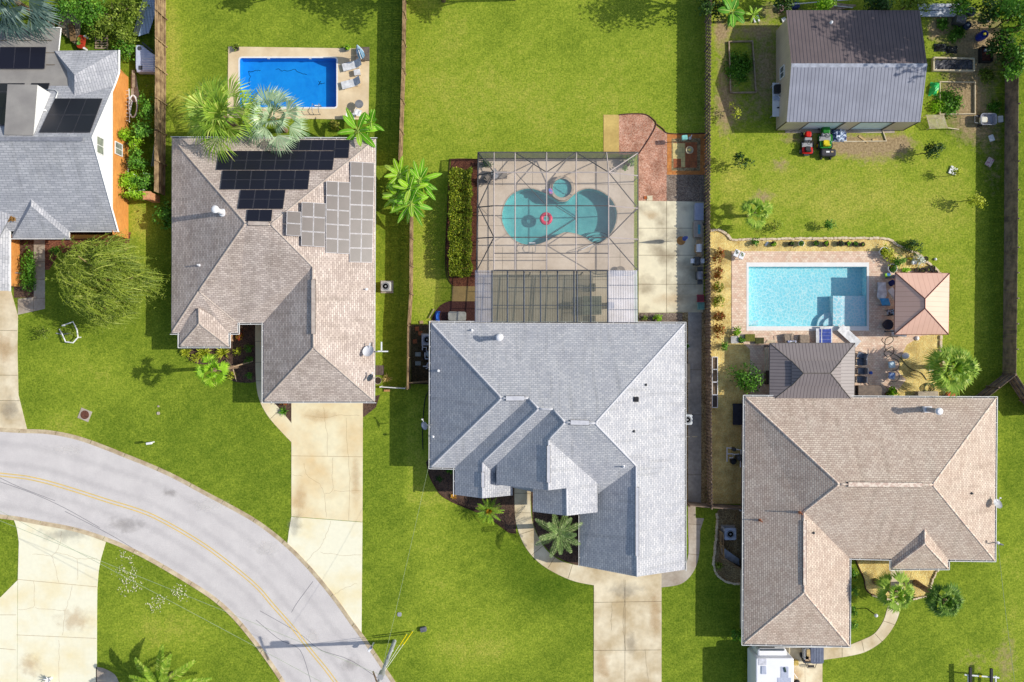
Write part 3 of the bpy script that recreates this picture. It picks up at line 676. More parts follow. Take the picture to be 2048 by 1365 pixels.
house3, roof3 = house('grey shingle house with stepped hips, several front gables and a screened pool behind', O3, e3, [
    [TL, TR, f_, e_, d_, cc_, b_, a_], [TL, a_, g_], [a_, b_, h_, g_], [b_, cc_, k_, j_, i_, h_], [cc_, d_, p_, q_, k_],
    [k_, j_, l_, (1025, 931, e3)], [d_, e_, r_, sx_, t_, p_], [r_, sx_, u_, v_, w_2, x_], [v_, (1133, 975, 6.0), (1066, 975, 4.45), (1066, 1024, 4.45)],
    [e_, f_, y_, (1196, 988, 3.8), x_, r_], [y_, z2_, (1161, 1132, e3), (1161, 1012, e3), (1196, 988, 3.8)], [TR, f_, y_, z2_, BR]],
    [(TL, a_), (a_, b_), (b_, cc_), (cc_, d_), (d_, e_), (e_, f_), (f_, TR), (f_, y_), (y_, z2_), (a_, g_), (cc_, k_), (k_, j_), (e_, r_), (r_, sx_), (v_, (1133, 978, 6.0))],
    M('stucco_grey', A(196, 190, 184), rough=.9, scale=2), s3, c3,
    gables=[[(1161, 1130, e3), (1369, 1138, e3), (1274, 1151, 5.45)], [(910, 988, e3), (1025, 989, e3), (965, 994, 4.25)], [(993, 966, 2.8), (1132, 972, 2.8), (1132, 973, 5.9), (1097, 977, 6.75), (993, 967, 4.3)], [(1070, 1018, 4.4), (1190, 1018, 4.4), (1134, 1027, 5.9)]],
    gut=[(TR[:2], TL[:2]), ((1369, 1140), TR[:2]), ((862, 646), (861, 935)), ((861, 935), (910, 936)), ((1161, 1034), (1161, 1132)), ((910, 936), (910, 990))],
    doors=[(1255, 1105, 4.9, 0, -1), (1100, 960, 1.1, 0, -1)], wins=[(965, 955, 1.6, 1.4, 1.6, 0, -1), (1350, 800, 1.2, 1.1, 1.7, 1, 0)],
    vents=[((1012, 797, 6.48), (1049, 797, 6.48), .42), ((1141, 845, 7.58), (1178, 846, 7.58), .42), ((1274, 975, 5.48), (1274, 1112, 5.48), .3), ((966, 945, 4.28), (966, 975, 4.28), .3), ((1097, 892, 6.83), (1097, 965, 6.83), .3)])
# the gutters outside order fix: eaves run clockwise in survey coordinates
# ---- pink tan house
s4 = shinglemat('shingle_pink', A(204.466, 191.09, 174.173, 0.899), A(179.625, 163.51, 148.732, 0.899), A(150.961, 131.99, 121.334, 0.899), row=0.17, width=0.3, blotch=(.9, .86, .84))
c4 = M('cap_pink', A(226, 208, 190, 1.), A(196, 172, 156, 1.), rough=.9, scale=4, lo=.45, hi=.55)
O4 = [(1490, 794), (1992, 797), (1989, 1121), (1896, 1120), (1896, 1137), (1783, 1138), (1783, 1118), (1699, 1116), (1698, 1292), (1487, 1288)]
A4, B4, C4, D4, E4, F4 = (1679, 969, 5.9), (1865, 970, 5.9), (1608, 1025, 4.55), (1609, 1186, 4.55), (1849, 1033, 3.95), (1850, 1088, 3.95)
e = 2.6
q4 = [z_(v, e) for v in O4]
house4, roof4 = house('tan pink shingle hip roof house in an L with open white gutters', O4, e, [
    [q4[0], q4[1], B4, A4], [q4[1], q4[2], B4], [q4[0], A4, C4, D4, q4[9]], [A4, B4, q4[2], (1699, 1117, e), C4], [C4, D4, q4[8], (1699, 1116, e)], [D4, q4[8], q4[9]],
    [E4, F4, q4[5], (1783, 1090, 2.62)], [F4, q4[4], q4[5]], [E4, F4, q4[4], (1896, 1094, 2.62)]],
    [(q4[0], A4), (A4, B4), (B4, q4[1]), (B4, q4[2]), (A4, C4), (C4, D4), (D4, q4[8]), (D4, q4[9]), (E4, F4), (F4, q4[5]), (F4, q4[4])],
    pstucco, s4, c4, gut=[(O4[(i + 1) % 10], O4[i]) for i in range(10)] + [((1783, 1092), (1783, 1118)), ((1896, 1120), (1896, 1094))],
    doors=[(1590, 1276, 4.9, 0, -1), (1795, 1112, 1.2, 0, -1)], wins=[(1500, 900, 1.2, 1.1, 1.6, -1, 0), (1500, 1180, 1.2, 1.1, 1.6, -1, 0), (1940, 1106, 1.6, 1.3, 1.5, 0, -1)],
    vents=[((1696, 969, 5.88), (1843, 970, 5.88), .42), ((1609, 1042, 4.53), (1609, 1170, 4.53), .3)])
# ---- grey two storey house at the left edge, white gable over orange brick
s1 = shinglemat('shingle_slate', A(160, 160, 162.36, 0.704), A(140, 141, 144.54, 0.704), A(118, 120, 124.74, 0.704), row=0.2, width=0.6, blotch=(.88, .88, .9))
felt = M('roof_felt', A(164, 160, 154, 1.3), A(146, 142, 138, 1.3), rough=.95, scale=.6, scale2=20, var=.08)
b0 = P(257, 300)
t1 = T('house', 'grey roofed two storey house with white gable, orange brick walls and dormer', 'house', (b0.x, b0.y, 0))
rz, se = 7.0, 2.8
r = MB()
RL, RR = (-420, 277, rz), (182, 275, rz); SW, SE_ = (-420, 465, se), (234, 462, se)
r.slope([P(*q) for q in (RL, RR, SE_, SW)])
NB = P(227, 172, 3.35); NW = P(-420, 172, 3.35)
npl = plane(P(*RR), P(*RL), P(227, 172, 3.35))
ne_ = onplane(236, 146, npl)
r.slope([P(*RL), P(*RR), NB, Vector((P(*RL).x, NB.y, NB.z))])
ro1 = t1.part('roof', r, s1)
r = MB(); zb = 3.35
yb = NB.y; k0 = P(120, 57, 2.5)
r.slope([Vector((-70, yb, zb)), Vector((P(170, 160, 3.35).x, yb, zb)), P(170, 108, 2.85), P(117, 104, 2.9), P(122, 57, 2.5), Vector((-70, k0.y, 2.5))])
fo1 = t1.part('lean_to_roof', r, felt)
m = MB(); m.box(((k0.x - 70) / 2, k0.y + .05, 2.46), (k0.x + 70, .08, .12)); a, b = P(122, 57, 2.45), P(117, 104, 2.85)
m.tube([a, b], .06, 4)
t1.part('fascia', m, white)
m = MB()                      # hipped cross wing
HA, HB, HC, HD, HE = (109, 102, 3.0), (235, 101, 2.9), (149, 150, 5.0), (149, 191, 5.0), (236, 146, 2.9)
hpl = onplane(149, 192, npl); HDp = hpl; hz = hpl.z
HCv = P(149, 150, hz)
m.slope([P(*HA), P(*HB), HCv]); m.slope([P(*HB), HCv, HDp, onplane(227, 173, npl) + Vector((.02, 0, .02)), P(*HE)]); m.slope([P(*HA), HCv, HDp, onplane(112, 130, npl)])
t1.part('wing_roof', m, s1)
m = MB(); q = [P(*HB), P(*HE)]
m.tube([P(238, 101, 2.85), P(238, 146, 2.85), P(229, 172, 3.25), P(184, 276, 6.95), P(236, 463, 2.75)], .09, 4)
t1.part('bargeboard', m, white)
xw = P(257, 300).x; w = MB()
w.cur = 0
ys_, yn_ = P(233, 458, se).y - .0, P(258, 155).y
wallq(w, Vector((xw, P(257, 478).y, 0)), Vector((xw, yn_, 0)), 0, 2.86)
wn = P(258, 120).y
wallq(w, Vector((xw, yn_, 0)), Vector((xw - 1.2, P(240, 105, 2.8).y, 0)), 0, 2.86)
for x0, x1, yy in ((-70, xw, P(257, 478).y),): wallq(w, Vector((x0, yy, 0)), Vector((x1, yy, 0)), 0, 2.7)
w1 = t1.part('brick_wall', w, obrick)
w = MB(); x2 = xw + .012
yr = P(182, 275, rz).y
w.poly([(x2, P(233, 455, se).y, 2.86), (x2, yn_ - .2, 2.86), (x2, P(227, 175, 3.3).y, 3.3), (x2, yr, rz - .1)])
w.poly([(xw - 1.2, P(240, 105, 2.8).y, 2.9), (-70, P(240, 105, 2.8).y, 2.9), (-70, P(240, 105, 2.8).y, 0), (xw - 1.2, P(240, 105, 2.8).y, 0)])
siding = M('white_siding', (.82, .82, .8), (.76, .76, .75), rough=.6, scale=3, var=.03)
w2 = t1.part('gable_wall', w, siding)
for par, yc, zc, ww, hh in ((w2, (292 - CY), 5.05, 1.35, 1.15), (w1, (298.5 - CY), 1.9, 1.0, 1.25)):
    zz = zc; yy = -yc * (H - zz) / F
    fo, g = window(t1, par, Vector((x2 + .01, yy, 0)), ww, hh, zz, Vector((1, 0, 0)), .07)
    po = link('pane', g.mesh('pane', M('pane_sky', A(170, 176, 160), A(120, 128, 120), rough=.1, scale=2, spec=.6), t1.loc)); po.parent = fo
# porch hip and the front wing with brick wall
m = MB()
spl = plane(P(*RL), P(*RR), P(*SE_))
pa = onplane(62, 398, spl); pz = pa.z; pe = 2.7
m.slope([P(62, 412, pz), P(25, 477, pe), P(138, 477, pe)]); m.slope([pa, P(62, 412, pz), P(25, 477, pe), onplane(24, 470, spl)]); m.slope([pa, P(62, 412, pz), P(138, 477, pe), onplane(138, 462, spl)])
t1.part('porch_roof', m, s1)
m = MB(); we = 2.8
zr = 4.5
m.slope([onplane(-60, 400, spl), P(-60, 582, 5.0), P(19, 582, we), P(20, 440, we + .0), onplane(22, 430, spl)])
t1.part('wing_roof', m, s1)
m = MB(); m.box(((P(19, 460, we).x + P(18.5, 582, we).x) / 2, (P(19, 458, we).y + P(19, 583, we).y) / 2, we - .06), (.12, abs(P(19, 458, we).y - P(19, 583, we).y), .16))
t1.part('gutter', m, white)
for c_, d_2 in (((P(137, 470, 2.7).x, P(137, 469, 2.7).y, 2.62), (.1, .55, .16)), ((P(80, 477, 2.7).x, P(80, 478, 2.7).y, 2.6), (5.0, .06, .14)), ((P(186, 463, 2.8).x, P(186, 463.5, 2.8).y, 2.7), (4.3, .06, .14))):
    m = MB(); m.box(c_, d_2); t1.part('gutter', m, white)
w = MB(); xx = P(40, 500).x
wallq(w, Vector((xx, P(40, 574).y, 0)), Vector((xx, P(40, 478).y, 0)), 0, 2.75); wallq(w, Vector((-70, P(40, 574).y, 0)), Vector((xx, P(40, 574).y, 0)), 0, 2.75)
t1.part('brick_wall', w, obrick)
# dormer on the north slope
m = MB(); dl = (15, 169, 5.75), (75, 170, 5.75)
d0, d1 = P(15, 169, 6.2), P(75, 170, 6.2); e0, e1 = P(8, 270, 6.95), P(67, 271, 6.95)
m.slope([d0, d1, e1, e0]); do = t1.part('dormer', m, felt)
m = MB(); b1 = onplane(101, 187, npl); m.poly([d1 + Vector((-.02, 0, -.02)), b1, e1 + Vector((-.02, 0, -.02))]); m.poly([d1 + Vector((-.02, 0, -.02)), d0 + Vector((0, 0, -.02)), onplane(40, 187, npl), b1])
t1.part('dormer_wall', m, siding, do)
m = MB(); m.smooth = True
c1 = [onplane(x, y, npl) + Vector((0, 0, .12)) for x, y in ((92, 181), (112, 181), (117, 186), (113, 198))]
m.tube(c1, .04, 5); t1.part('pipe', m, white)
m = MB(); p = onplane(90, 222, npl); m.rbox(p + Vector((0, 0, .12)), (.28, .16, .2), .03); t1.part('vent', m, white)
m = MB(); m.box((P(90, 280, 6.95).x - 12, P(90, 278.5, 6.98).y, 7.0), (30, .3, .05)); t1.part('ridge_cap', m, s1 if False else M('cap_slate', A(150, 152, 160, 1.2), rough=.9))
m = MB()
for y0, xs0 in ((81.5, ((0, 17), (34, 62), (78, 104))), (106, ((92, 110),)), (130, ((92, 110),))):
    for xa, xb in xs0:
        fp = plane(Vector((-70, yb, zb)), P(112, 160, 3.35), Vector((-70, k0.y, 2.5)))
        a, b = onplane(xa, y0, fp), onplane(xb, y0, fp); m.strip([a + Vector((0, 0, .01)), b + Vector((0, 0, .01))], .04)
t1.part('felt_seam', m, dk, fo1)
lowpl = plane(Vector((-70, yb, zb)), Vector((-40, yb, zb)), Vector((-70, k0.y, 2.5)))
# ---- steel workshop
gb = P(1552, 261); t5 = T('workshop', 'tan steel workshop with ribbed metal roof and two roller doors', 'workshop', (gb.x, gb.y, 0))
x0, x1, y0, y1 = P(1552, 0).x, P(1806, 0).x, P(0, 261).y, P(0, 62).y; ze, zr = 2.95, 4.1; yr = (y0 + y1) / 2
xa, xb = P(1573, 0, ze).x, P(1853, 240, ze).x
clad = ribmat('tan_cladding', A(214, 196, 172), A(186, 166, 142), pitch=.3, width=.15, rough=.5)
clad_d = ribmat('tan_cladding_pale', A(232, 214, 188), A(198, 178, 154), pitch=.22, width=.15, rough=.5)  # paler, closer-ribbed cladding used on every wall
w = MB()
doorsx = [(P(1597, 260).x, P(1667, 260).x), (P(1696, 260).x, P(1762, 260).x)]
def wq(a, b, z0, z1): wallq(w, Vector(a), Vector(b), z0, z1)
edges = [x0, doorsx[0][0], doorsx[0][1], doorsx[1][0], doorsx[1][1], x1]
for i in (0, 2, 4): wq((edges[i], y0, 0), (edges[i + 1], y0, 0), 0, ze)
for d in doorsx: wq((d[0], y0, 0), (d[1], y0, 0), 2.6, ze)
for d in doorsx:
    for xx, sgn in ((d[0], 1), (d[1], -1)): wq((xx, y0, 0), (xx, y0 + .12, 0), 0, 2.6)
wq((x1, y0, 0), (x1, y1, 0), 0, ze); wq((x1, y1, 0), (x0, y1, 0), 0, ze); wq((x0, y1, 0), (x0, y0, 0), 0, ze)
for xx in (x0, x1): w.poly([(xx, y0, ze), (xx, yr, zr - .02), (xx, y1, ze)], [(y0, ze), (yr, zr), (y1, ze)])
w5 = t5.part('wall', w, clad_d)
r = MB(); yo = P(0, 21, 2.82).y
r.slope([(x0 - .05, y0 - .06, ze), (x1 + .05, y0 - .06, ze), (x1 + .05, yr, zr), (x0 - .05, yr, zr)])
r2 = MB(); r2.slope([(x0 - .05, yo, 2.84), (x1 + .05, yo, 2.84), (x1 + .05, yr, zr), (x0 - .05, yr, zr)])
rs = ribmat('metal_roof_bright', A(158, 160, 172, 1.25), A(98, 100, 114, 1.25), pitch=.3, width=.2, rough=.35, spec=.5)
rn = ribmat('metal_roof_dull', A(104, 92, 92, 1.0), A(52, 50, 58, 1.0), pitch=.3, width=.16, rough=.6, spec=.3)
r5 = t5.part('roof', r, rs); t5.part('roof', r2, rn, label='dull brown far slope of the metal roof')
m = MB(); m.slope([(x0 - .05, yr - .2, zr - .04), (x1 + .05, yr - .2, zr - .04), (x1 + .05, yr, zr + .015), (x0 - .05, yr, zr + .015)]); m.slope([(x0 - .05, yr + .12, zr - .02), (x1 + .05, yr + .12, zr - .02), (x1 + .05, yr, zr + .015), (x0 - .05, yr, zr + .015)])
t5.part('ridge_cap', m, M('cap_metal', A(190, 194, 206, 1.25), rough=.4), r5)
for d in doorsx:
    m = MB(); c = ((d[0] + d[1]) / 2)
    for k in range(9): m.box((c, y0 + .1, .15 + .29 * k), (d[1] - d[0], .05, .285))
    t5.part('roller_door', m, M('door_bluewhite', A(206, 228, 246, 1.0), rough=.5, scale=2, var=.05))
m = MB()
for d in doorsx:
    m.box(((d[0] + d[1]) / 2, y0 - .0, 2.62), (d[1] - d[0] + .1, .05, .1))
    for xx in d: m.box((xx, y0, 1.3), (.07, .05, 2.56))
m.box((x0 - .01, y0 - .01, ze / 2), (.06, .06, ze)); m.box((x1 + .01, y0 - .01, ze / 2), (.06, .06, ze))
t5.part('trim', m, M('trim_brown', A(84, 70, 62), rough=.6))
yy = P(1563, 147, 1.5).y
fo, g = window(t5, w5, Vector((x0 - .01, yy, 0)), .95, 1.0, 1.75, Vector((-1, 0, 0)), .07)
po = link('pane', g.mesh('pane', glass, t5.loc)); po.parent = fo
m = MB(); m.box(((doorsx[0][0] + doorsx[1][1]) / 2, y0 - .1, .02), (9.5, .3, .08)); t5.part('door_sill', m, greyc)
# ================================================================ POOLS
def watermat(name, deep, light, cscale=2.2, dist=1.2, thr=(.02, .16)):
    """water sheet: tinted clear layer with sun caustics painted into the tint, plus surface reflection"""
    if name in MATS: return MATS[name]
    m, nt, b, N, L = newmat(name); g = N('NewGeometry'); nt.nodes.remove(b)
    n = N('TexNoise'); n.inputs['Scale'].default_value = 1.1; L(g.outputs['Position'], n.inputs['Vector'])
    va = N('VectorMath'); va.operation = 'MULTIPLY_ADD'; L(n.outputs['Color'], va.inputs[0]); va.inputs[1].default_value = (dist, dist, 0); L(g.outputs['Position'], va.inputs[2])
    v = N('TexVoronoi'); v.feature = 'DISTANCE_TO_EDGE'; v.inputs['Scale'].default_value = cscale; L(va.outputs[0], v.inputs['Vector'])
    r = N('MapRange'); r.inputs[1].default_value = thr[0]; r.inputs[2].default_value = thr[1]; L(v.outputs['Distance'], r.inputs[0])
    c = mixc(N, L, r.outputs[0], light, deep)  # bright caustic network is painted into the transmitted colour
    t = N('BsdfTransparent'); L(c, t.inputs[0])
    gl = N('BsdfGlossy'); gl.inputs['Roughness'].default_value = .08; gl.inputs['Color'].default_value = (1, 1, 1, 1)
    bn = N('TexNoise'); bn.inputs['Scale'].default_value = 5; L(g.outputs['Position'], bn.inputs['Vector'])
    bp = N('Bump'); bp.inputs['Strength'].default_value = .25; bp.inputs['Distance'].default_value = .03; L(bn.outputs['Fac'], bp.inputs['Height']); L(bp.outputs[0], gl.inputs['Normal'])
    mx = N('MixShader'); mx.inputs[0].default_value = .03
    L(t.outputs[0], mx.inputs[1]); L(gl.outputs[0], mx.inputs[2])
    L(mx.outputs[0], nt.nodes['Material Output'].inputs[0]); MATS[name] = m
    return m
def rrect(x0, y0, x1, y1, r, seg=4):
    o = []
    for cx, cy, a in ((x1 - r, y0 + r, 270), (x1 - r, y1 - r, 0), (x0 + r, y1 - r, 90), (x0 + r, y0 + r, 180)):
        for i in range(seg + 1):
            t = R(a + 90 * i / seg); o.append((cx + r * math.cos(t), cy + r * math.sin(t)))
    return o
def pool(label, loop, deckpx, depth, liner, water, deckmat, copmat, zd=.05, copw=.18, holes=(), group='swimming pools'):
    """loop: world xy, counter clockwise. returns thing"""
    c = sum((Vector(p) for p in loop), Vector((0, 0))) / len(loop)
    t = T('swimming_pool', label, 'swimming pool', (c.x, c.y, 0))
    b = MB(); skirt(b, loop, -depth, zd, True); b.up([(p[0], p[1], -depth) for p in loop]); t.part('basin', b, liner)
    n = len(loop); lp = [Vector(p) for p in loop]; outer = []
    for i in range(n):
        tg = (lp[(i + 1) % n] - lp[i - 1]).normalized(); outer.append(lp[i] + Vector((tg.y, -tg.x)) * copw)
    k = MB(); holed(k, outer, [loop], zd + .012); skirt(k, outer, zd - .02, zd + .012); skirt(k, loop, zd - .06, zd + .012, True); t.part('coping', k, copmat)
    wm = MB(); wm.up([(p[0], p[1], zd - .14) for p in loop]); t.part('water', wm, water)
    if deckpx:
        d = MB(); xy = [tuple(p) for p in XY(deckpx)]
        holed(d, xy, [outer] + list(holes), zd); skirt(d, xy, -.02, zd)
        struct('pool_deck', d, deckmat)
    return t
# vinyl pool of the brown house
a, b = P(480, 117), P(673, 215)
lin1 = M('pool_liner_blue', (.035, .38, .82), (.03, .33, .76), rough=.5, scale=.8, var=.04)
deck1 = M('deck_cream', A(250, 228, 190), A(226, 200, 160), rough=.9, scale=.5, scale2=3, var=.07)
pool1 = pool('rectangular pool with deep blue liner beside two white loungers', rrect(a.x, b.y, b.x, a.y, .18), [(457, 94), (739, 98), (737, 240), (455, 236)], .78, lin1,
             watermat('water_blue', (.42, .78, .93), (.52, .86, .97), 1.3, 2., (.0, .3)), deck1, white, copw=.13)
m = MB()
r_ = random.Random(3)
for pts in ([(497, 143), (500, 152), (497, 165), (499, 172)], [(497, 144), (508, 143), (520, 141)], [(552, 138), (565, 142), (577, 141), (590, 140), (600, 145), (614, 151)], [(636, 162), (641, 168), (650, 166)], [(637, 171), (641, 163)]):
    q = resample([p for p in PP(pts, -.77)], 16); q = [Vector((p.x + r_.uniform(-.06, .06), p.y + r_.uniform(-.06, .06), -.775)) for p in q]; m.strip(q, .055)
pool1.part('leaf_debris', m, M('debris', (.015, .12, .26), rough=1))
m = MB()
for x in (537, 620):
    p = P(x, 119.5); m.rbox((p.x, a.y - .03, -.05), (.22, .05, .14), .02)
pool1.part('skimmer', m, white)
# freeform pool under the cage
P2 = [(1004, 436), (1008, 413), (1020, 393), (1040, 381), (1063, 378), (1085, 385), (1100, 393), (1115, 402), (1125, 404), (1135, 402), (1148, 390), (1160, 382), (1178, 378), (1200, 383), (1221, 398), (1232, 418), (1233, 438), (1226, 460), (1213, 477), (1196, 488), (1182, 484), (1172, 477), (1163, 472), (1148, 467), (1130, 465), (1113, 472), (1095, 482), (1075, 489), (1055, 490), (1035, 484), (1018, 470), (1008, 453)]
loop2 = [p.to_2d() for p in crom(PP(P2), 3, True)][::-1]
spa_c = P(1124, 378); spa_r = .82
spa_loop = [(spa_c.x + spa_r * math.cos(2 * math.pi * i / 32), spa_c.y + spa_r * math.sin(2 * math.pi * i / 32)) for i in range(32)]
lin2 = M('plaster_teal', A(150, 206, 204, 1.0), A(120, 182, 184, 1.0), rough=.8, scale=.7, scale2=6, var=.06)
deck2 = M('deck_beige', A(236, 218, 196, 1.25), A(218, 198, 174, 1.25), rough=.9, scale=.5, scale2=4, var=.05)
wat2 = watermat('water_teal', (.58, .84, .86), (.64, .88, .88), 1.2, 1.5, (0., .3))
def ccw(l):
    ar = sum(l[i][0] * l[(i + 1) % len(l)][1] - l[(i + 1) % len(l)][0] * l[i][1] for i in range(len(l)))
    return l if ar > 0 else l[::-1]
loop2 = ccw([tuple(p) for p in loop2])
pool2 = pool('freeform teal pool under the screen cage with a pink swim ring', loop2, None, 1.15, lin2, wat2, deck2, M('coping_tan', A(214, 196, 174, 1.25), rough=.8), copw=.1)
d = MB(); xy = [tuple(p) for p in XY([(957, 318), (1268, 318), (1268, 650), (955, 650)])]
n = len(loop2); lp = [Vector(p) for p in loop2]
o2 = [tuple(lp[i] + Vector(((lp[(i + 1) % n] - lp[i - 1]).normalized().y, -(lp[(i + 1) % n] - lp[i - 1]).normalized().x)) * .1) for i in range(n)]
holed(d, xy, [o2], .05); skirt(d, xy, -.02, .05)
d.cur = 1
for y in (370, 432, 452, 515, 560): d.strip(PP([(957, y), (1006, y)] if 380 < y < 490 else [(957, y), (1268, y)]), .03, .054)
for x in (1005, 1065, 1190, 1240): d.strip(PP([(x, 318), (x, 372)]), .03, .054); d.strip(PP([(x, 495), (x, 650)]), .03, .054)
struct('pool_deck', d, [deck2, M('joint_tan', A(170, 152, 132), rough=1)])
m = MB()
def ring(m, c, r0, r1, z0, z1, n=32, a0=0, a1=360):
    full = abs(a1 - a0 - 360) < 1; st = n + (0 if full else 1)
    pt = []
    for i in range(st):
        t = R(a0 + (a1 - a0) * i / n)
        for r, z in ((r0, z0), (r0, z1), (r1, z1), (r1, z0)): pt.append((c.x + r * math.cos(t), c.y + r * math.sin(t), z))
    fs = []
    for i in range(n):
        j = (i + 1) % st
        for k in range(4): fs.append([i * 4 + k, i * 4 + (k + 1) % 4, j * 4 + (k + 1) % 4, j * 4 + k][::-1])
    m.add(pt, fs)
m = MB(); ring(m, spa_c, spa_r, spa_r + .24, -.2, .38)
pool2.part('spa_wall', m, M('coping_tan', (0, 0, 0)))
m = MB(); m.add([(x, y, .1) for x, y in spa_loop], [list(range(32))]); ring(m, spa_c, spa_r - .3, spa_r, .08, .14); pool2.part('spa_floor', m, lin2)
m = MB(); m.add([(x, y, .3) for x, y in spa_loop], [list(range(32))]); pool2.part('spa_water', m, wat2)
m = MB(); sc_ = P(1196, 488)
for k, (r, z) in enumerate(((.55, -.2), (.85, -.45), (1.15, -.7))):
    pts = [(sc_.x + .45 * 0 + r * 1.25 * math.cos(R(a)), sc_.y + r * math.sin(R(a))) for a in range(20, 200, 12)] + [(sc_.x - .9, sc_.y + .05), (sc_.x + .5, sc_.y + .25)]
    m.prism([p for p in pts], -1.14, z)
    m.cur = 1; m.strip([Vector((sc_.x + r * 1.2 * math.cos(R(a)), sc_.y + r * .96 * math.sin(R(a)), z + .006)) for a in range(36, 180, 8)], .05); m.cur = 0
pool2.part('steps', m, [lin2, M('tile_navy', (.03, .06, .12), rough=.4)])
# bright pool of the right hand garden
a, b = P(1497, 534), P(1733, 653)
lin3 = M('plaster_cyan', (.60, .82, .82), (.54, .80, .82), rough=.8, scale=.6, scale2=7, var=.08)
P3 = [(1463, 503), (1768, 503), (1795, 540), (1882, 545), (1882, 668), (1842, 672), (1813, 690), (1798, 720), (1797, 745), (1812, 760), (1785, 792), (1500, 792), (1500, 700), (1463, 664)]
pav = None
def pavermat(name, a, b, c, mort, bw=.24, rh=.16):
    m, nt, bs, N, L = newmat(name); g = N('NewGeometry')
    br = N('TexBrick'); br.inputs['Scale'].default_value = 1.; br.inputs['Brick Width'].default_value = bw; br.inputs['Row Height'].default_value = rh
    br.inputs['Mortar Size'].default_value = .012; br.inputs['Mortar'].default_value = (*mort, 1); br.inputs['Color1'].default_value = (*a, 1); br.inputs['Color2'].default_value = (*b, 1)
    L(g.outputs['Position'], br.inputs['Vector'])
    v = N('TexVoronoi'); v.inputs['Scale'].default_value = 2.6; L(g.outputs['Position'], v.inputs['Vector']); s = N('SeparateColor'); L(v.outputs['Color'], s.inputs[0])
    r = N('MapRange'); r.inputs[1].default_value = .62; r.inputs[2].default_value = .9; L(s.outputs[0], r.inputs[0])
    x = mixc(N, L, r.outputs[0], br.outputs['Color'], mixc(N, L, 1., br.outputs['Color'], c, 'MULTIPLY'))
    f = noise_fac(N, L, 1.2, g.outputs['Position'], 5, .35, .7)
    L(mixc(N, L, f, x, mixc(N, L, 1., x, (.85, .84, .84), 'MULTIPLY')), bs.inputs['Base Color']); bs.inputs['Roughness'].default_value = .9
    return m
pav3 = pavermat('pavers_pink', A(255, 232, 204), A(236, 198, 170), (1.1, 1.12, 1.16), A(210, 176, 150))
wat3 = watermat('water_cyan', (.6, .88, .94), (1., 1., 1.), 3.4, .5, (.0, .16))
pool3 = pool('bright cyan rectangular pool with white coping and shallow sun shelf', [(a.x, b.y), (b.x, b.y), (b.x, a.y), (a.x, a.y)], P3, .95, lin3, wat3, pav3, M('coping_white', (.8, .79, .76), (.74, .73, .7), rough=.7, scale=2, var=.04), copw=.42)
sh = M('shelf_plaster', (.78, .8, .8), (.72, .76, .78), rough=.8, scale=1, var=.04)
m = MB(); q0, q1 = P(1667, 592), P(1732.6, 652.6); m.prism([(q0.x, q1.y), (q1.x, q1.y), (q1.x, q0.y), (q0.x, q0.y)], -.94, -.22); pool3.part('sun_shelf', m, sh)
m = MB(); q0, q1 = P(1667, 592), P(1684, 652); m.prism([(q0.x, q1.y), (q1.x, q1.y), (q1.x, q0.y), (q0.x, q0.y)], -.2, -.11); pool3.part('bench', m, sh)
cst = P(1667, 652)
for r, z in ((.75, -.35), (1.2, -.6)):
    m = MB(); m.prism([(cst.x, cst.y)] + [(cst.x + r * math.cos(R(t)), cst.y + r * math.sin(R(t))) for t in range(90, 181, 9)], -.94, z); pool3.part('step', m, sh)
m = MB(); q0, q1 = P(1500, 641), P(1520, 650); m.prism([(q0.x, q1.y), (q1.x, q1.y), (q1.x, q0.y), (q0.x, q0.y)], -.94, -.5); pool3.part('step', m, sh)
# ================================================================ SCREEN CAGE AND PATIO ROOF
def screenmat(name, al, col=(.05, .05, .06)):
    m, nt, b, N, L = newmat(name); b.inputs['Base Color'].default_value = (*col, 1); b.inputs['Roughness'].default_value = .7
    t = N('BsdfTransparent'); mx = N('MixShader'); mx.inputs[0].default_value = al
    L(t.outputs[0], mx.inputs[1]); L(b.outputs[0], mx.inputs[2]); L(mx.outputs[0], nt.nodes['Material Output'].inputs[0]); return m
alu = M('aluminium_lit_pale', A(214, 200, 194, 1.35), A(190, 178, 174, 1.35), rough=.5, scale=1, var=.05)  # sunlit look of bronze beams painted as pale colour; patio posts share it
brz = M('aluminium_bronze', (.10, .095, .1), (.07, .07, .075), rough=.5, scale=1)
c0 = P(1115, 430); cage = T('screen_enclosure', 'screened pool cage of thin aluminium beams behind the grey house', 'screen enclosure', (c0.x, c0.y, 0))
ce, ct = 2.6, 3.9
EO = [(956, 305), (1276, 305), (1276, 541), (953, 541)]; TI = [(988, 345), (1217, 345), (1217, 541), (988, 541)]
def beam(a, b, r=.05, mat=alu, name='beam'):
    m = MB(); m.tube([Vector(a), Vector(b)], r, 4); cage.part(name, m, mat)
xs_t = [988, 1030, 1093, 1152, 1217]; xo = [956, 1030, 1093, 1152, 1212, 1276]
for x in xs_t:
    beam(P(x, 345, ct), P(x, 541, ct), .048); 
for x, xx in ((1030, 1030), (1093, 1093), (1152, 1153), (1217, 1213)): beam(P(x, 345, ct), P(xx, 305, ce), .05)
beam(P(988, 305, ce), P(988, 345, ct), .04)
for y in (345, 412, 475): beam(P(988, y, ct), P(1217, y, ct), .045 if y > 345 else .05, brz if y > 400 else alu)
beam(P(988, 507, ct), P(1217, 507, ct), .04, brz); beam(P(988, 541, ct), P(1217, 541, ct), .05, brz)
for y, yo in ((345, 352), (412, 417), (475, 479)): beam(P(1217, y, ct), P(1276, yo, ce), .05)
for y, yo in ((345, 351), (412, 415), (475, 477)): beam(P(988, y, ct), P(955, yo, ce), .05, brz)
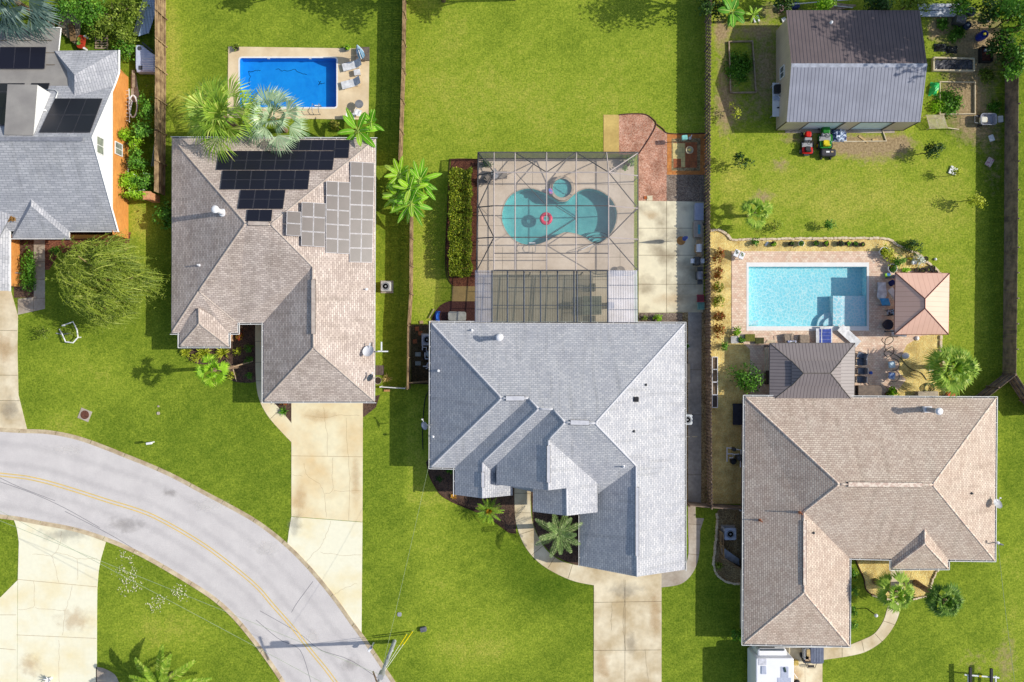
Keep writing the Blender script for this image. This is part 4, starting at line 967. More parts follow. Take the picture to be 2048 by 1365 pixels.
for q in ([(988, 345, ct), (957, 413, ce), (988, 475, ct), (954, 541, ce)], [(1217, 345, ct), (1275, 416, ce), (1217, 475, ct), (1275, 541, ce)], [(1030, 305, ce), (1093, 345, ct), (1152, 305, ce)], [(1152, 305, ce), (1217, 345, ct)], [(956, 305, ce), (988, 345, ct)], [(1276, 306, ce), (1217, 345, ct)]):
    for u, v in zip(q, q[1:]): beam(P(*u), P(*v), .045, alu if u[0] == 1276 else brz)
for q in ([(1030, 345, ct), (1093, 412, ct)], [(1152, 438, ct), (1093, 475, ct)], [(1152, 438, ct), (1110, 412, ct)]):
    beam(P(*q[0]), P(*q[1]), .025, brz, 'brace')
for u, v in ((EO[0], EO[1]), (EO[1], EO[2]), (EO[0], EO[3])): beam(P(*u, ce), P(*v, ce), .05, brz)
def gp(x, y): p = P(x, y, ce); return Vector((p.x, p.y, .05))
posts = [(956, 305), (1030, 305), (1093, 305), (1152, 305), (1212, 305), (1276, 305), (1276, 352), (1276, 417), (1276, 479), (1276, 541), (955, 351), (955, 415), (954, 477), (953, 541)]
for x, y in posts: beam(gp(x, y), P(x, y, ce), .045, brz, 'post')
for u, v, k in ((EO[0], EO[1], .72), (EO[1], EO[2], .3), (EO[3], EO[0], .4)):
    m = MB(); m.poly([gp(*u), gp(*v), P(*v, ce), P(*u, ce)]); cage.part('screen', m, screenmat('screen_wall', k, (.10, .095, .1)))
m = MB(); m.up([P(*q, ct + .03) for q in TI])
for i, j in ((0, 1), (1, 2), (3, 0)): m.up([P(*EO[i], ce + .03), P(*EO[j], ce + .03), P(*TI[j], ct + .03), P(*TI[i], ct + .03)])
cage.part('screen', m, screenmat('screen_roof', .17, (.34, .32, .31)))
m = MB()                      # kick plate along the north wall
m.poly([gp(956, 305), gp(1276, 305), gp(1276, 305) + Vector((0, 0, .35)), gp(956, 305) + Vector((0, 0, .35))]); cage.part('kick_plate', m, brz)
# corrugated patio roof
pr = P(1112, 593); lan = T('patio_roof', 'translucent corrugated patio roof between the pool cage and the grey house', 'patio roof', (pr.x, pr.y, 0))
def polycarb(name, al, col, rough=.25):
    m, nt, b, N, L = newmat(name); g = N('NewGeometry')
    f = noise_fac(N, L, .8, g.outputs['Position'], 5, .35, .65); L(mixc(N, L, f, col, tuple(c * .72 for c in col)), b.inputs['Base Color'])
    b.inputs['Roughness'].default_value = rough; b.inputs['Specular IOR Level'].default_value = .5
    t = N('BsdfTransparent'); t.inputs[0].default_value = (.95, .96, .9, 1); mx = N('MixShader'); mx.inputs[0].default_value = al
    L(t.outputs[0], mx.inputs[1]); L(b.outputs[0], mx.inputs[2]); L(mx.outputs[0], nt.nodes['Material Output'].inputs[0]); return m
def corr(x0, x1, mat, nm):
    m = MB(); m.smooth = False
    a, b = P(x0, 541, 2.75), P(x1, 541, 2.75); yb_ = P(0, 645, 3.0).y; k = int((b.x - a.x) / .05); pts = []
    for i in range(k + 1):
        x = a.x + (b.x - a.x) * i / k; h = (.0, .012, .018, .012)[i % 4]
        pts += [(x, a.y, 2.72 + h), (x, yb_, 2.97 + h)]
    m.add(pts, [[2 * i + 1, 2 * i, 2 * i + 2, 2 * i + 3] for i in range(k)]); lan.part(nm, m, mat)
corr(950, 984, polycarb('sheet_grey', .6, A(170, 172, 186), .25), 'roof_sheet')
corr(984, 1216, polycarb('sheet_clear', .55, A(112, 116, 106), .35), 'roof_sheet')
corr(1216, 1275, polycarb('sheet_white', .7, A(226, 226, 236), .3), 'roof_sheet')
slate = M('beam_slate', (.10, .12, .16), rough=.6)
for x in (984, 1015, 1048, 1081, 1115, 1148, 1154, 1181, 1215):
    m = MB(); p, q = P(x, 541, 2.75), P(x, 645, 3.0); m.tube([Vector((p.x, p.y, 2.72)), Vector((p.x, q.y, 2.97))], .06, 4); lan.part('rafter', m, slate)
for y, x0, x1 in ((542, 984, 1215), (576, 1015, 1215), (611, 984, 1215), (568, 950, 984), (595, 950, 984), (620, 952, 984), (571, 1216, 1275), (598, 1216, 1275), (620, 1216, 1275)):
    m = MB(); z = 2.71 + .25 * (y - 541) / 104; m.tube([P(x0, y, z), P(x1, y, z)], .035, 4); lan.part('purlin', m, slate)
for x in (954, 1060, 1165, 1272):
    p = P(x, 543, 2.7); m = MB(); m.box((p.x, p.y - .1, 1.33), (.1, .1, 2.6)); lan.part('post', m, alu)
# ================================================================ GAZEBOS
def gazebo(label, o, rid, ze, zr, roofm, capm, postm, tier=None):
    c = P((o[0][0] + o[2][0]) / 2, (o[0][1] + o[2][1]) / 2); t = T('gazebo', label, 'gazebo', (c.x, c.y, 0))
    q = [P(*v, ze) for v in o]; ra, rb = P(*rid[0], zr), P(*rid[1], zr)
    vert = abs(rid[0][0] - rid[1][0]) < abs(rid[0][1] - rid[1][1])
    def sl(q, ra, rb):
        m = MB()
        if vert:
            for f in ([q[0], q[1], ra], [q[1], q[2], rb, ra], [q[2], q[3], rb], [q[3], q[0], ra, rb]): m.slope(f)
        else:
            for f in ([q[0], q[1], rb, ra], [q[1], q[2], rb], [q[2], q[3], ra, rb], [q[3], q[0], ra]): m.slope(f)
        return m
    hips = ((0, ra), (1, ra if vert else rb), (2, rb), (3, rb if vert else ra))
    if tier:
        cpt = (ra + rb) / 2
        u = [P(*v, tier[1]) for v in tier[0]]; m = MB()
        for i in range(4): m.slope([q[i], q[(i + 1) % 4], u[(i + 1) % 4].lerp(cpt, .05), u[i].lerp(cpt, .05)])
        t.part('lower_roof', m, roofm)
        u2 = [v + Vector((0, 0, .16)) for v in u]; r = t.part('upper_roof', sl(u2, ra, rb), roofm)
        segs = [(q[i], u[i]) for i in range(4)] + [(u2[i], h) for i, h in hips] + [(ra, rb)]
    else:
        r = t.part('roof', sl(q, ra, rb), roofm); segs = [(q[i], h) for i, h in hips] + [(ra, rb)]
    m = MB()
    for a, b in segs: m.tube([a, b], .045, 4)
    t.part('hip_cap', m, capm, r)
    m = MB()
    for i in range(4): m.tube([q[i] - Vector((0, 0, .04)), q[(i + 1) % 4] - Vector((0, 0, .04))], .045, 4)
    t.part('eave_rail', m, capm)
    for i in range(4):
        p = q[i].lerp((q[0] + q[2]) / 2, .1); m = MB(); m.box((p.x, p.y, ze / 2), (.14, .14, ze)); t.part('post', m, postm)
    return t
terr = ribmat('roof_terracotta', A(242, 196, 172, 1.3), A(206, 150, 130, 1.3), pitch=.42, width=.06, rough=.55, var=.05)
tcap = M('cap_terracotta', A(140, 90, 80), rough=.6)
gazebo('terracotta pink metal hip roof gazebo with dark hip lines', [(1791, 546), (1899, 547), (1897, 669), (1789, 669)], [(1850, 598), (1850, 617)], 2.3, 3.5, terr, tcap, brz)
dgr = ribmat('roof_darkgrey', A(140, 130, 128, 1.25), A(74, 66, 66, 1.25), pitch=.28, width=.14, rough=.5, var=.06)
gazebo('dark grey standing seam gazebo with two tier roof beside the tan pink house', [(1540, 687), (1710, 687), (1708, 806), (1539, 806)], [(1607, 747), (1661, 747)], 2.5, 3.8, dgr, M('cap_darkgrey', A(120, 112, 106, 1.2), rough=.5), brz, tier=([(1582, 722), (1681, 722), (1680, 772), (1582, 772)], 3.05))
# ================================================================ FENCES
wood = M('fence_wood', A(196, 168, 128), A(132, 106, 80), rough=.95, scale=1.6, scale2=7, var=.18)
woodg = M('fence_wood_grey', A(176, 152, 132), A(120, 104, 94), rough=.95, scale=1.6, scale2=7, var=.18)
def fence(label, line, h, mat, box=False, side=1, bay=2.4, posts=True, pick=.145, gap=.94):
    """line in survey px at the ground; pickets on `side` of the line, rails behind"""
    pts = PP(line); t = T('fence', label, 'fence', pts[0])
    r = random.Random(int(line[0][0]))
    for a, b in zip(pts, pts[1:]):
        L_ = (b - a).length; n = max(1, round(L_ / bay)); d = (b - a).normalized(); o = Vector((-d.y, d.x, 0)) * side; ang = math.atan2(d.y, d.x)
        for k in range(n):
            s0, s1 = L_ * k / n, L_ * (k + 1) / n; m = MB()
            for z in (.3, h * .5, h - .3): m.box(a + d * (s0 + s1) / 2 - o * (0 if box else .03) + Vector((0, 0, z)), (s1 - s0 - .1, .07, .1), ang)
            c = int((s1 - s0) / pick); w_ = (s1 - s0) / c
            for i in range(c):
                p = a + d * (s0 + w_ * (i + .5)); hh = h + r.uniform(-.02, .02); sd = 1
                if box: sd = 1 if i % 2 else -1
                m.box(p + o * .036 * sd + Vector((r.uniform(-.004, .004), r.uniform(-.004, .004), hh / 2)), (w_ * gap, .02, hh), ang + r.uniform(-.012, .012))
            t.part('fence_panel', m, mat)
            if posts:
                m = MB(); p = a + d * s0 - o * .07; m.box(p + Vector((0, 0, (h + .06) / 2)), (.1, .1, h + .06), ang); t.part('post', m, mat)
    return t
fence('weathered tan board fence standing between the two houses at left', [(332, -70), (333, 150), (331, 392)], 2.2, wood, side=-1)
fence('board fence running from the top of the picture past the banana clump', [(813, -70), (810, 150), (804, 330)], 1.9, wood, side=-1)
fence('board fence beside the air conditioner of the brown house', [(826, 425), (825, 590), (821, 652), (820, 778)], 1.85, wood, side=-1)
fence('tall shadowbox picket fence between the pool cage and the right hand garden', [(1412, -70), (1409, 450), (1411, 700), (1414, 1008)], 1.95, woodg, box=True, gap=1.)
fence('long picket fence with visible rails along the far right edge', [(2011, 108), (2009, 500), (2006, 748)], 1.95, woodg, side=-1, bay=2.3, gap=.98)
fence('slanting picket fence between the far right fence and the tan pink house', [(2006, 748), (1940, 800)], 1.9, woodg, side=1)
fence('short fence piece running off the right edge', [(2006, 748), (2040, 800), (2060, 830)], 1.9, woodg, side=1)
fence('short board fence joining the grey house and the tan pink house', [(1371, 1004), (1414, 1008), (1480, 1012)], 1.8, woodg, side=1)
fence('short board fence closing the side yard by the grey house', [(820, 765), (861, 762)], 1.7, wood, side=1)
fence('low board fence screen beside the air conditioner pad', [(1439, 1060), (1441, 1110)], 1.2, wood, side=1, bay=1.4)
fence('slanting board screen below the air conditioner pad', [(1441, 1110), (1487, 1140)], 1.2, wood, side=1, bay=1.3)
# white vinyl gate between the houses, brick pillar at the fence end
a, b = P(764, 773), P(812, 776); g = T('gate', 'white vinyl gate rail between the brown house and the fence', 'gate', a)
m = MB(); d = b - a; m.box((a + b) / 2 + Vector((0, 0, 1.0)), (d.length, .06, .12), math.atan2(d.y, d.x)); g.part('top_rail', m, white)
m = MB()
for i in range(14): m.box(a.lerp(b, (i + .5) / 14) + Vector((0, 0, .5)), (.12, .03, .9), math.atan2(d.y, d.x))
g.part('gate_panel', m, white)
for p in (a, b): m = MB(); m.box(p + Vector((0, 0, .55)), (.1, .1, 1.12)); g.part('post', m, white)
p = P(313, 399); m = MB()
for k in range(8): m.rbox((p.x, p.y, .12 + .24 * k), (.62 if k < 7 else .7, .62 if k < 7 else .7, .235), .02)
solo('brick_pillar', 'square pale brick pillar at the end of the weathered fence', 'pillar', m, M('pillar_brick', A(236, 178, 130), A(206, 140, 100), rough=.9, scale=6, var=.15), (p.x, p.y, 0))
# ================================================================ SOLAR PANELS
cell, nt_, b_s, N_, L_n = newmat('solar_cells')
b_s.inputs['Base Color'].default_value = (.012, .012, .02, 1); b_s.inputs['Roughness'].default_value = .34; b_s.inputs['Specular IOR Level'].default_value = .36
MATS['solar_cells'] = cell
alf = M('panel_frame_black', (.06, .06, .075), rough=.5); als = M('panel_frame_silver', (.62, .6, .62), rough=.4)
ORD = ['first', 'second', 'third', 'fourth', 'fifth', 'sixth', 'seventh', 'eighth', 'ninth', 'tenth']
cell_glare = M('solar_cells_glare', (.10, .08, .075), (.08, .065, .06), rough=.36, scale=1.2, scale2=30, spec=.36, var=.08)  # warm sun glare of the east slope painted into the cell colour
def panels(pl, quad, cols, rows, frame, where, group, gap=.02, lift=.09, hor=None):
    n = pl[1]; c = [onplane(x, y, (pl[0] + n * lift, n)) for x, y in quad]
    def bi(u, v): return c[0].lerp(c[1], u).lerp(c[3].lerp(c[2], u), v)
    for j in range(rows):
        for i in range(cols):
            q = [bi(i / cols, j / rows), bi((i + 1) / cols, j / rows), bi((i + 1) / cols, (j + 1) / rows), bi(i / cols, (j + 1) / rows)]
            ce_ = sum(q, Vector()) / 4; q = [p + (ce_ - p).normalized() * gap * .7 for p in q]
            if (q[1] - q[0]).cross(q[2] - q[0]).dot(n) > 0: pass
            else: q = q[::-1]
            lab = 'panel, ' + ORD[i] + (' from left' if cols > 1 else '') + ((', ' + ORD[j] + ' row') if rows > 1 else '') + ' of ' + where
            t = T('solar_panel', lab, 'solar panel', ce_, group)
            f = MB(); k = [p - n * .035 for p in q]; fw = .032
            inn = [p + (ce_ - p).normalized() * fw * 1.4 for p in q]
            f.add(q + k + inn, [[0, 1, 9, 8], [1, 2, 10, 9], [2, 3, 11, 10], [3, 0, 8, 11], [4, 5, 1, 0], [5, 6, 2, 1], [6, 7, 3, 2], [7, 4, 0, 3], [7, 6, 5, 4]])
            t.part('frame', f, frame)
            g_ = MB(); g_.poly([p - n * .004 for p in inn]); t.part('cell_sheet', g_, cell_glare if frame is als else cell)
e = 2.6
pN = plane(P(*O2[0], e), P(*O2[1], e), P(*RA)); pE = plane(P(*O2[1], e), P(*O2[2], e), P(*RC))
gn = 'black solar panels on the brown roof'; ge = 'glossy solar panels on the sunny east slope'
panels(pN, [(576, 280), (671, 280), (669, 301), (572, 301)], 4, 1, alf, 'black top run, brown roof', gn)
panels(pN, [(671, 280), (700, 280), (697, 316), (668, 316)], 1, 2, alf, 'black end stack, brown roof', gn)
panels(pN, [(438, 302), (670, 302), (665, 340), (432, 340)], 8, 2, alf, 'longest black array, brown roof', gn)
panels(pN, [(445, 341), (620, 341), (616, 379), (440, 379)], 6, 2, alf, 'middle black array, brown roof', gn)
panels(pN, [(481, 380), (571, 380), (566, 418), (475, 418)], 3, 2, alf, 'small black array, brown roof', gn)
panels(pN, [(494.5, 419.5), (545, 419.5), (542.5, 443), (492, 443)], 2, 1, alf, 'lowest black pair, brown roof', gn)
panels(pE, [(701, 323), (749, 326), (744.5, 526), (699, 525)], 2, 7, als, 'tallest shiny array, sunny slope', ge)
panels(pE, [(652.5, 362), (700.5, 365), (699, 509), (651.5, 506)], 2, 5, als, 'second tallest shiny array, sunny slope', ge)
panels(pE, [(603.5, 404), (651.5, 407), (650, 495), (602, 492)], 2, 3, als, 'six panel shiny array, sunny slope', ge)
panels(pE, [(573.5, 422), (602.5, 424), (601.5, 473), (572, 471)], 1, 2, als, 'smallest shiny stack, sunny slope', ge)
gl = 'black solar panels on the grey two storey house'
panels(npl, [(110, 197), (205, 197), (180, 265), (78, 265)], 3, 2, alf, 'slanted array near white gable', gl)
panels(npl, [(68, 152), (104, 152), (94, 184), (56, 184)], 1, 1, alf, 'lone one behind the dormer', gl, lift=.12)
panels(npl, [(-22, 152), (54, 153), (22, 250), (-62, 250)], 3, 3, alf, 'array left of the dormer', gl, lift=.12)
panels(fp, [(0, 94), (92, 94), (89, 138), (-4, 138)], 3, 1, alf, 'flat row on felt lean-to roof', gl)
# ================================================================ PLANTS
bark = M('bark', A(150, 128, 104), A(100, 84, 68), rough=.95, scale=5, bump=.4)
palmbark = M('palm_bark', A(168, 140, 112, 1.2), A(116, 94, 76, 1.2), rough=.95, scale=6, bump=.4)
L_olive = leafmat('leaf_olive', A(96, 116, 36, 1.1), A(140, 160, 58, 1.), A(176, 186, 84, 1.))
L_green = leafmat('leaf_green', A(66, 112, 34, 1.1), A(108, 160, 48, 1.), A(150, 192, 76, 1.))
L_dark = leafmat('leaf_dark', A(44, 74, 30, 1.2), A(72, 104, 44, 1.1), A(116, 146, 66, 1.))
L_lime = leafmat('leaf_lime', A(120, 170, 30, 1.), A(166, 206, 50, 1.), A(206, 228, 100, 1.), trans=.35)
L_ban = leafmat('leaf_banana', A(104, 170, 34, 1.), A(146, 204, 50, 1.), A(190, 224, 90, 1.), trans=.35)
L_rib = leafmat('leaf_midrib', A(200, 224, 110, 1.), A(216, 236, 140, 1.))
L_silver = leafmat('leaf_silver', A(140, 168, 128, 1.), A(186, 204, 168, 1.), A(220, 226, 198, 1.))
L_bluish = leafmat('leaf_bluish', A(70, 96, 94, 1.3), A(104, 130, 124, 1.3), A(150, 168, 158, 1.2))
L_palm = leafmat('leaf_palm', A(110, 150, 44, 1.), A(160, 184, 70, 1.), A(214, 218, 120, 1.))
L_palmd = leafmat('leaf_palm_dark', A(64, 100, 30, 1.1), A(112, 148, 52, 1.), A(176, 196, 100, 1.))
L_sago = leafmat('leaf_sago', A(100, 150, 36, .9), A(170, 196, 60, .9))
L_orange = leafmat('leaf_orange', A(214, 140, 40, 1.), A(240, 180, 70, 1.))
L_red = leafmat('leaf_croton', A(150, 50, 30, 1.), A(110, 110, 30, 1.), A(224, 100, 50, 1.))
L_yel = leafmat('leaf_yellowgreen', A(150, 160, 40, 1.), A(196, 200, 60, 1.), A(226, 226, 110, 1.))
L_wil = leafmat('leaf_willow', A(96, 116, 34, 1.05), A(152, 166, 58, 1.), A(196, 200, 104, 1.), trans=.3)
L_white = leafmat('leaf_white_flower', A(236, 240, 220, 1.), A(255, 255, 245, 1.))
def leaf(m, p, d, n, l, w):
    s = d.cross(n)
    s = s.normalized() if s.length > 1e-6 else Vector((1, 0, 0))
    q = p + d * (l * .5)
    m.add([p, q + s * w * .5, p + d * l - n * l * .08, q - s * w * .5], [[0, 1, 2, 3]])
def rv(r): 
    while 1:
        v = Vector((r.uniform(-1, 1), r.uniform(-1, 1), r.uniform(-1, 1)))
        if .05 < v.length < 1: return v.normalized()
def cloud(m, c, rad, n, size, r, lumps=9, spread=.5, low=-.35):
    """leaves gathered in clumps over an uneven ellipsoid"""
    c = Vector(c); L_ = []
    for i in range(lumps):
        d = rv(r); d.z = max(d.z, low); k = r.uniform(.45, .85)
        L_.append((Vector((d.x * rad[0], d.y * rad[1], d.z * rad[2])) * k, r.uniform(.6, 1.2)))
    for i in range(n):
        o, s = r.choice(L_); d = rv(r); k = spread * s * (r.random() ** .4)
        p = o + Vector((d.x * rad[0], d.y * rad[1], d.z * rad[2])) * k
        nrm = (p.normalized() * .8 + rv(r) * .8 + Vector((0, 0, .5))).normalized()
        t = nrm.cross(rv(r)); t = t.normalized() if t.length > 1e-4 else Vector((1, 0, 0))
        sz = size * r.uniform(.6, 1.3); leaf(m, c + p, t, nrm, sz, sz * .62)
def trunk(m, base, top, r0, r1, r, limbs=0, spread=1.):
    base, top = Vector(base), Vector(top); pts = [base.lerp(top, i / 5) + Vector((r.uniform(-.06, .06), r.uniform(-.06, .06), 0)) * (i > 0) for i in range(6)]
    m.tube(pts, [r0 + (r1 - r0) * i / 5 for i in range(6)], 7)
    for k in range(limbs):
        a = 2 * math.pi * (k + r.random() * .6) / limbs; q = pts[3 + k % 2]; e = top + Vector((math.cos(a) * spread, math.sin(a) * spread, r.uniform(.1, .6)))
        m.tube([q, q.lerp(e, .5) + Vector((0, 0, .12)), e], [r1 * 1.1, r1 * .7, r1 * .25], 5)
PL = {}
def tree(name, label, px, py, h, rad, mat, n=900, size=.2, cat='tree', group=None, zc=None, lumps=10, seed=None, tr=.09, base=None):
    """px,py: where the middle of the crown shows; h crown-centre height"""
    r = random.Random(seed or int(px * 3 + py)); c = P(px, py, h); b = Vector((c.x, c.y, 0)) if base is None else P(*base)
    t = T(name, label, cat, b, group); m = MB(); trunk(m, b, (c.x, c.y, h), tr, tr * .5, r, 5, rad * .6); t.part('trunk', m, bark)
    m = MB(); cloud(m, c, (rad, rad, rad * .8 if zc is None else zc), n, size, r, lumps); t.part('crown', m, mat)
    return t
def shrub(name, label, px, py, rx, ry, h, mat, n=300, size=.14, cat='shrub', group=None, lumps=16, seed=None):
    r = random.Random(seed or int(px * 3 + py)); c = P(px, py, h * .6); b = Vector((c.x, c.y, 0))
    t = T(name, label, cat, b, group); m = MB()
    for k in range(4):
        a = k * 1.6 + r.random(); m.tube([b, b + Vector((math.cos(a) * rx * .3, math.sin(a) * ry * .3, h * .55))], [.025, .012], 4)
    t.part('stem', m, bark); m = MB(); cloud(m, (c.x, c.y, h * .55), (rx, ry, h * .5), n, size, r, lumps, low=-.6); t.part('foliage', m, mat)
    return t
def fanleaf(m, c, az, el, lp, lf, r, nl=20, span=64, w=.07):
    d = Vector((math.cos(az) * math.cos(el), math.sin(az) * math.cos(el), math.sin(el))); s = Vector((-math.sin(az), math.cos(az), 0)); n = d.cross(s) * -1
    if n.z < 0: n = -n
    f = c + d * lp + Vector((0, 0, -.05 * lp)); sw = s * .025
    m.add([c - sw, c + sw, f + sw, f - sw], [[0, 1, 2, 3]])
    for i in range(nl):
        th = R(-span + 2 * span * i / (nl - 1)) + r.uniform(-.04, .04); k = .62 + .38 * math.cos(th / 2); l = lf * k * r.uniform(.88, 1.05)
        q = (d * math.cos(th) + s * math.sin(th)).normalized(); mid = f + q * l * .55 + n * l * .05; tip = f + q * l * .93 - Vector((0, 0, l * r.uniform(.12, .4)))
        u = q.cross(n).normalized() * w
        m.add([f, mid + u, mid - u], [[0, 1, 2]]); m.add([mid + u, tip, mid - u], [[0, 1, 2]])
def fanpalm(label, px, py, h, rad, mat, n=26, group=None, tr=.16, seed=1, base=None, dead=False, name='palm_tree', w=.06, nl=20):
    r = random.Random(seed); c = P(px, py, h); b = Vector((c.x, c.y, 0)) if base is None else P(*base)
    t = T(name, label, 'palm tree', b, group); m = MB(); pts = [b.lerp(c, i / 7) for i in range(8)]
    m.tube(pts, [tr * (1.25 if i == 0 else 1. + .06 * (i % 2)) for i in range(8)], 9); t.part('trunk', m, palmbark)
    m = MB()
    for i in range(n):
        az = i * 2.39996 + r.uniform(-.2, .2); el = R(72 - 92 * (i / (n - 1)) + r.uniform(-8, 8)); k = r.uniform(.85, 1.1)
        fanleaf(m, c, az, el, rad * (.1 + .36 * min(1, 1.6 * i / n)) * k, rad * .62 * k, r, nl=nl, w=w)
    t.part('crown', m, mat)
    return t
def featherpalm(label, px, py, h, rad, mat, n=20, group=None, tr=.16, seed=1, e0=70, e1=-5, ll=.32, lw=.045, name='palm_tree', core=None, pairs=22, droop=.5, az0=0, cat='palm tree'):
    r = random.Random(seed); c = P(px, py, h); b = Vector((c.x, c.y, 0)); t = T(name, label, cat, b, group)
    m = MB(); m.tube([b, c], [tr * 1.15, tr], 9); t.part('trunk', m, palmbark); m = MB()
    for i in range(n):
        az = az0 + i * 2.39996 + r.uniform(-.15, .15); el = R(e0 + (e1 - e0) * i / max(1, n - 1)); d = Vector((math.cos(az) * math.cos(el), math.sin(az) * math.cos(el), math.sin(el)))
        L_ = rad * r.uniform(.9, 1.1); pts = []
        for k in range(pairs + 1):
            s = k / pairs; pts.append(c + d * L_ * s + Vector((0, 0, -droop * L_ * s * s)))
        sd = Vector((-math.sin(az), math.cos(az), 0))
        for k in range(pairs):
            p, q = pts[k], pts[k + 1]; tg = (q - p).normalized(); a = .022
            m.add([p - sd * a, p + sd * a, q + sd * a, q - sd * a], [[0, 1, 2, 3]])
            if k < 2: continue
            l = ll * rad * (math.sin(math.pi * min(1, .12 + .88 * k / pairs)) * .75 + .25)
            for sg in (-1, 1):
                dd = (sd * sg + tg * .75 + Vector((0, 0, r.uniform(.0, .3)))).normalized(); leaf(m, p, dd, Vector((0, 0, 1)), l * r.uniform(.85, 1.1), lw)
    t.part('crown', m, mat)
    if core:
        m = MB()
        for i in range(90):
            az = r.random() * 6.283; d = Vector((math.cos(az) * .6, math.sin(az) * .6, .8)).normalized(); leaf(m, c + Vector((0, 0, .05)), d, Vector((0, 0, 1)).cross(d), rad * .38, .07)
        t.part('flower_core', m, core)
    return t
def paddle(m, mr, c, az, el, L_, w, droop, r):
    d = Vector((math.cos(az) * math.cos(el), math.sin(az) * math.cos(el), math.sin(el))); sd = Vector((-math.sin(az), math.cos(az), 0)); n = 9; v = []; cen = []
    for k in range(n + 1):
        s = k / n; p = c + d * L_ * (.14 + .86 * s) + Vector((0, 0, -droop * L_ * s * s)); ww = w * math.sin(math.pi * (s * .88 + .1)) ** .6 * .5 * r.uniform(.88, 1.08) if 0 < k < n else .02
        cen.append(p); v += [p - sd * ww + Vector((0, 0, .12 * ww)), p, p + sd * ww + Vector((0, 0, .12 * ww))]
    m.add(v, [[3 * k + j, 3 * k + j + 1, 3 * k + j + 4, 3 * k + j + 3] for k in range(n) for j in (0, 1)])
    mr.tube([c] + [p + Vector((0, 0, .02)) for p in cen], [.03] * (n) + [.015, .01], 4)
def banana(label, px, py, h, L_, n=9, group=None, seed=1, w=.5, mat=None, name='banana_plant', el=(65, 10), droop=.28):
    r = random.Random(seed); c = P(px, py, h); b = Vector((c.x, c.y, 0)); t = T(name, label, 'banana plant', b, group)
    m = MB(); m.tube([b, c], [.13, .07], 8); t.part('stem', m, M('banana_stem', A(150, 160, 80), A(110, 110, 60), scale=4)); m = MB(); mr = MB()
    for i in range(n): paddle(m, mr, c, i * 2.39996 + r.uniform(-.3, .3), R(el[0] + (el[1] - el[0]) * i / (n - 1)), L_ * r.uniform(.8, 1.1), w * r.uniform(.8, 1.1), droop, r)
    o = t.part('leaf_crown', m, mat or L_ban); t.part('midrib', mr, L_rib, o)
    return t
def spiky(label, px, py, rad, h, mat, n=40, group=None, seed=1, name='lily_clump', cat='plant', w=.06):
    r = random.Random(seed + int(px)); b = P(px, py, 0); m = MB()
    for i in range(n):
        az = r.random() * 6.283; el = R(r.uniform(15, 75)); d = Vector((math.cos(az) * math.cos(el), math.sin(az) * math.cos(el), math.sin(el))); l = rad * r.uniform(.7, 1.1); sd = Vector((-math.sin(az), math.cos(az), 0)) * w * .5
        p0 = b + Vector((r.uniform(-.1, .1), r.uniform(-.1, .1), .02)); p1 = p0 + d * l * .6; p2 = p0 + d * l + Vector((0, 0, -.25 * l))
        m.add([p0 - sd, p0 + sd, p1 + sd, p1 - sd, p2], [[0, 1, 2, 3], [3, 2, 4]])
    return solo(name, label, cat, m, mat, b, group)
# ---- palms
fanpalm('large yellow green fan palm behind the brown house next to the blue pool', 445, 232, 5.0, 3.7, L_palm, n=18, tr=.2, seed=4, w=.055, nl=18)
fanpalm('silvery pale fan palm overhanging the corner of the blue pool', 546, 238, 3.8, 3.1, L_silver, n=14, tr=.2, seed=9, w=.05, nl=22)
fanpalm('tall thin palm on timber props in the front bed of the brown house', 424, 741, 5.8, 1.5, L_lime, n=9, tr=.16, seed=3, base=(478, 733), w=.06, nl=14)
fanpalm('small fan palm on the lawn above the cyan pool', 1512, 424, 2.2, 1.6, L_palm, n=12, tr=.14, seed=12, w=.055, nl=16)
fanpalm('bushy dark fan palm beside the yellow straw bed at right', 1906, 736, 3.3, 2.4, L_palm, n=24, tr=.2, seed=5, w=.06, base=(1872, 733))
fanpalm('fan palm standing over the curved path of the tan pink house', 1794, 1188, 4.0, 1.85, L_palm, n=15, tr=.24, seed=6, w=.06, base=(1751, 1163))
fanpalm('darker fan palm to the right of the path palm on the front lawn', 1890, 1203, 4.6, 1.7, L_palmd, n=18, tr=.24, seed=7, w=.06, base=(1831, 1166))
fanpalm('blue grey palm in the top left corner above the lean-to roof', 16, -8, 4.5, 3.9, L_bluish, n=20, tr=.22, seed=8, w=.08)
m = MB()
for a in (20, 150, 260):
    p = P(478, 733); m.tube([p + Vector((math.cos(R(a)) * 1.3, math.sin(R(a)) * 1.3, 0)), p + Vector((0, 0, 1.7))], .05, 4)
    solo('timber_prop', 'timber prop bracing the tall thin palm, ' + {20: 'pointing right', 150: 'pointing upper left', 260: 'pointing down'}[a], 'timber prop', m, M('timber', A(216, 190, 156), A(180, 152, 120), rough=.9, scale=4), p + Vector((math.cos(R(a)) * 1.3, math.sin(R(a)) * 1.3, 0))); m = MB()
featherpalm('silvery feather palm in the mulch bed of the grey house', 1118, 1068, 3.3, 2.2, leafmat('leaf_date', A(120, 150, 84, 1.), A(172, 194, 124, 1.), A(220, 226, 170, 1.)), n=13, tr=.2, seed=2, ll=.2, lw=.04, e0=55, e1=0, droop=.35, pairs=28)
featherpalm('sago palm with orange centre at the edge of the front lawn', 978, 1022, 1.3, 1.25, L_sago, n=26, tr=.12, seed=3, name='sago_palm', core=L_orange, ll=.17, lw=.035, e0=40, e1=0, droop=.3, pairs=14)
featherpalm('large feather palm at the bottom edge beside the white driveway', 322, 1372, 2.4, 3.6, leafmat('leaf_queen', A(112, 150, 40, 1.), A(166, 190, 66, 1.), A(214, 216, 120, 1.)), n=22, tr=.22, seed=5, ll=.15, lw=.1, e0=66, e1=8, droop=.4, pairs=44)
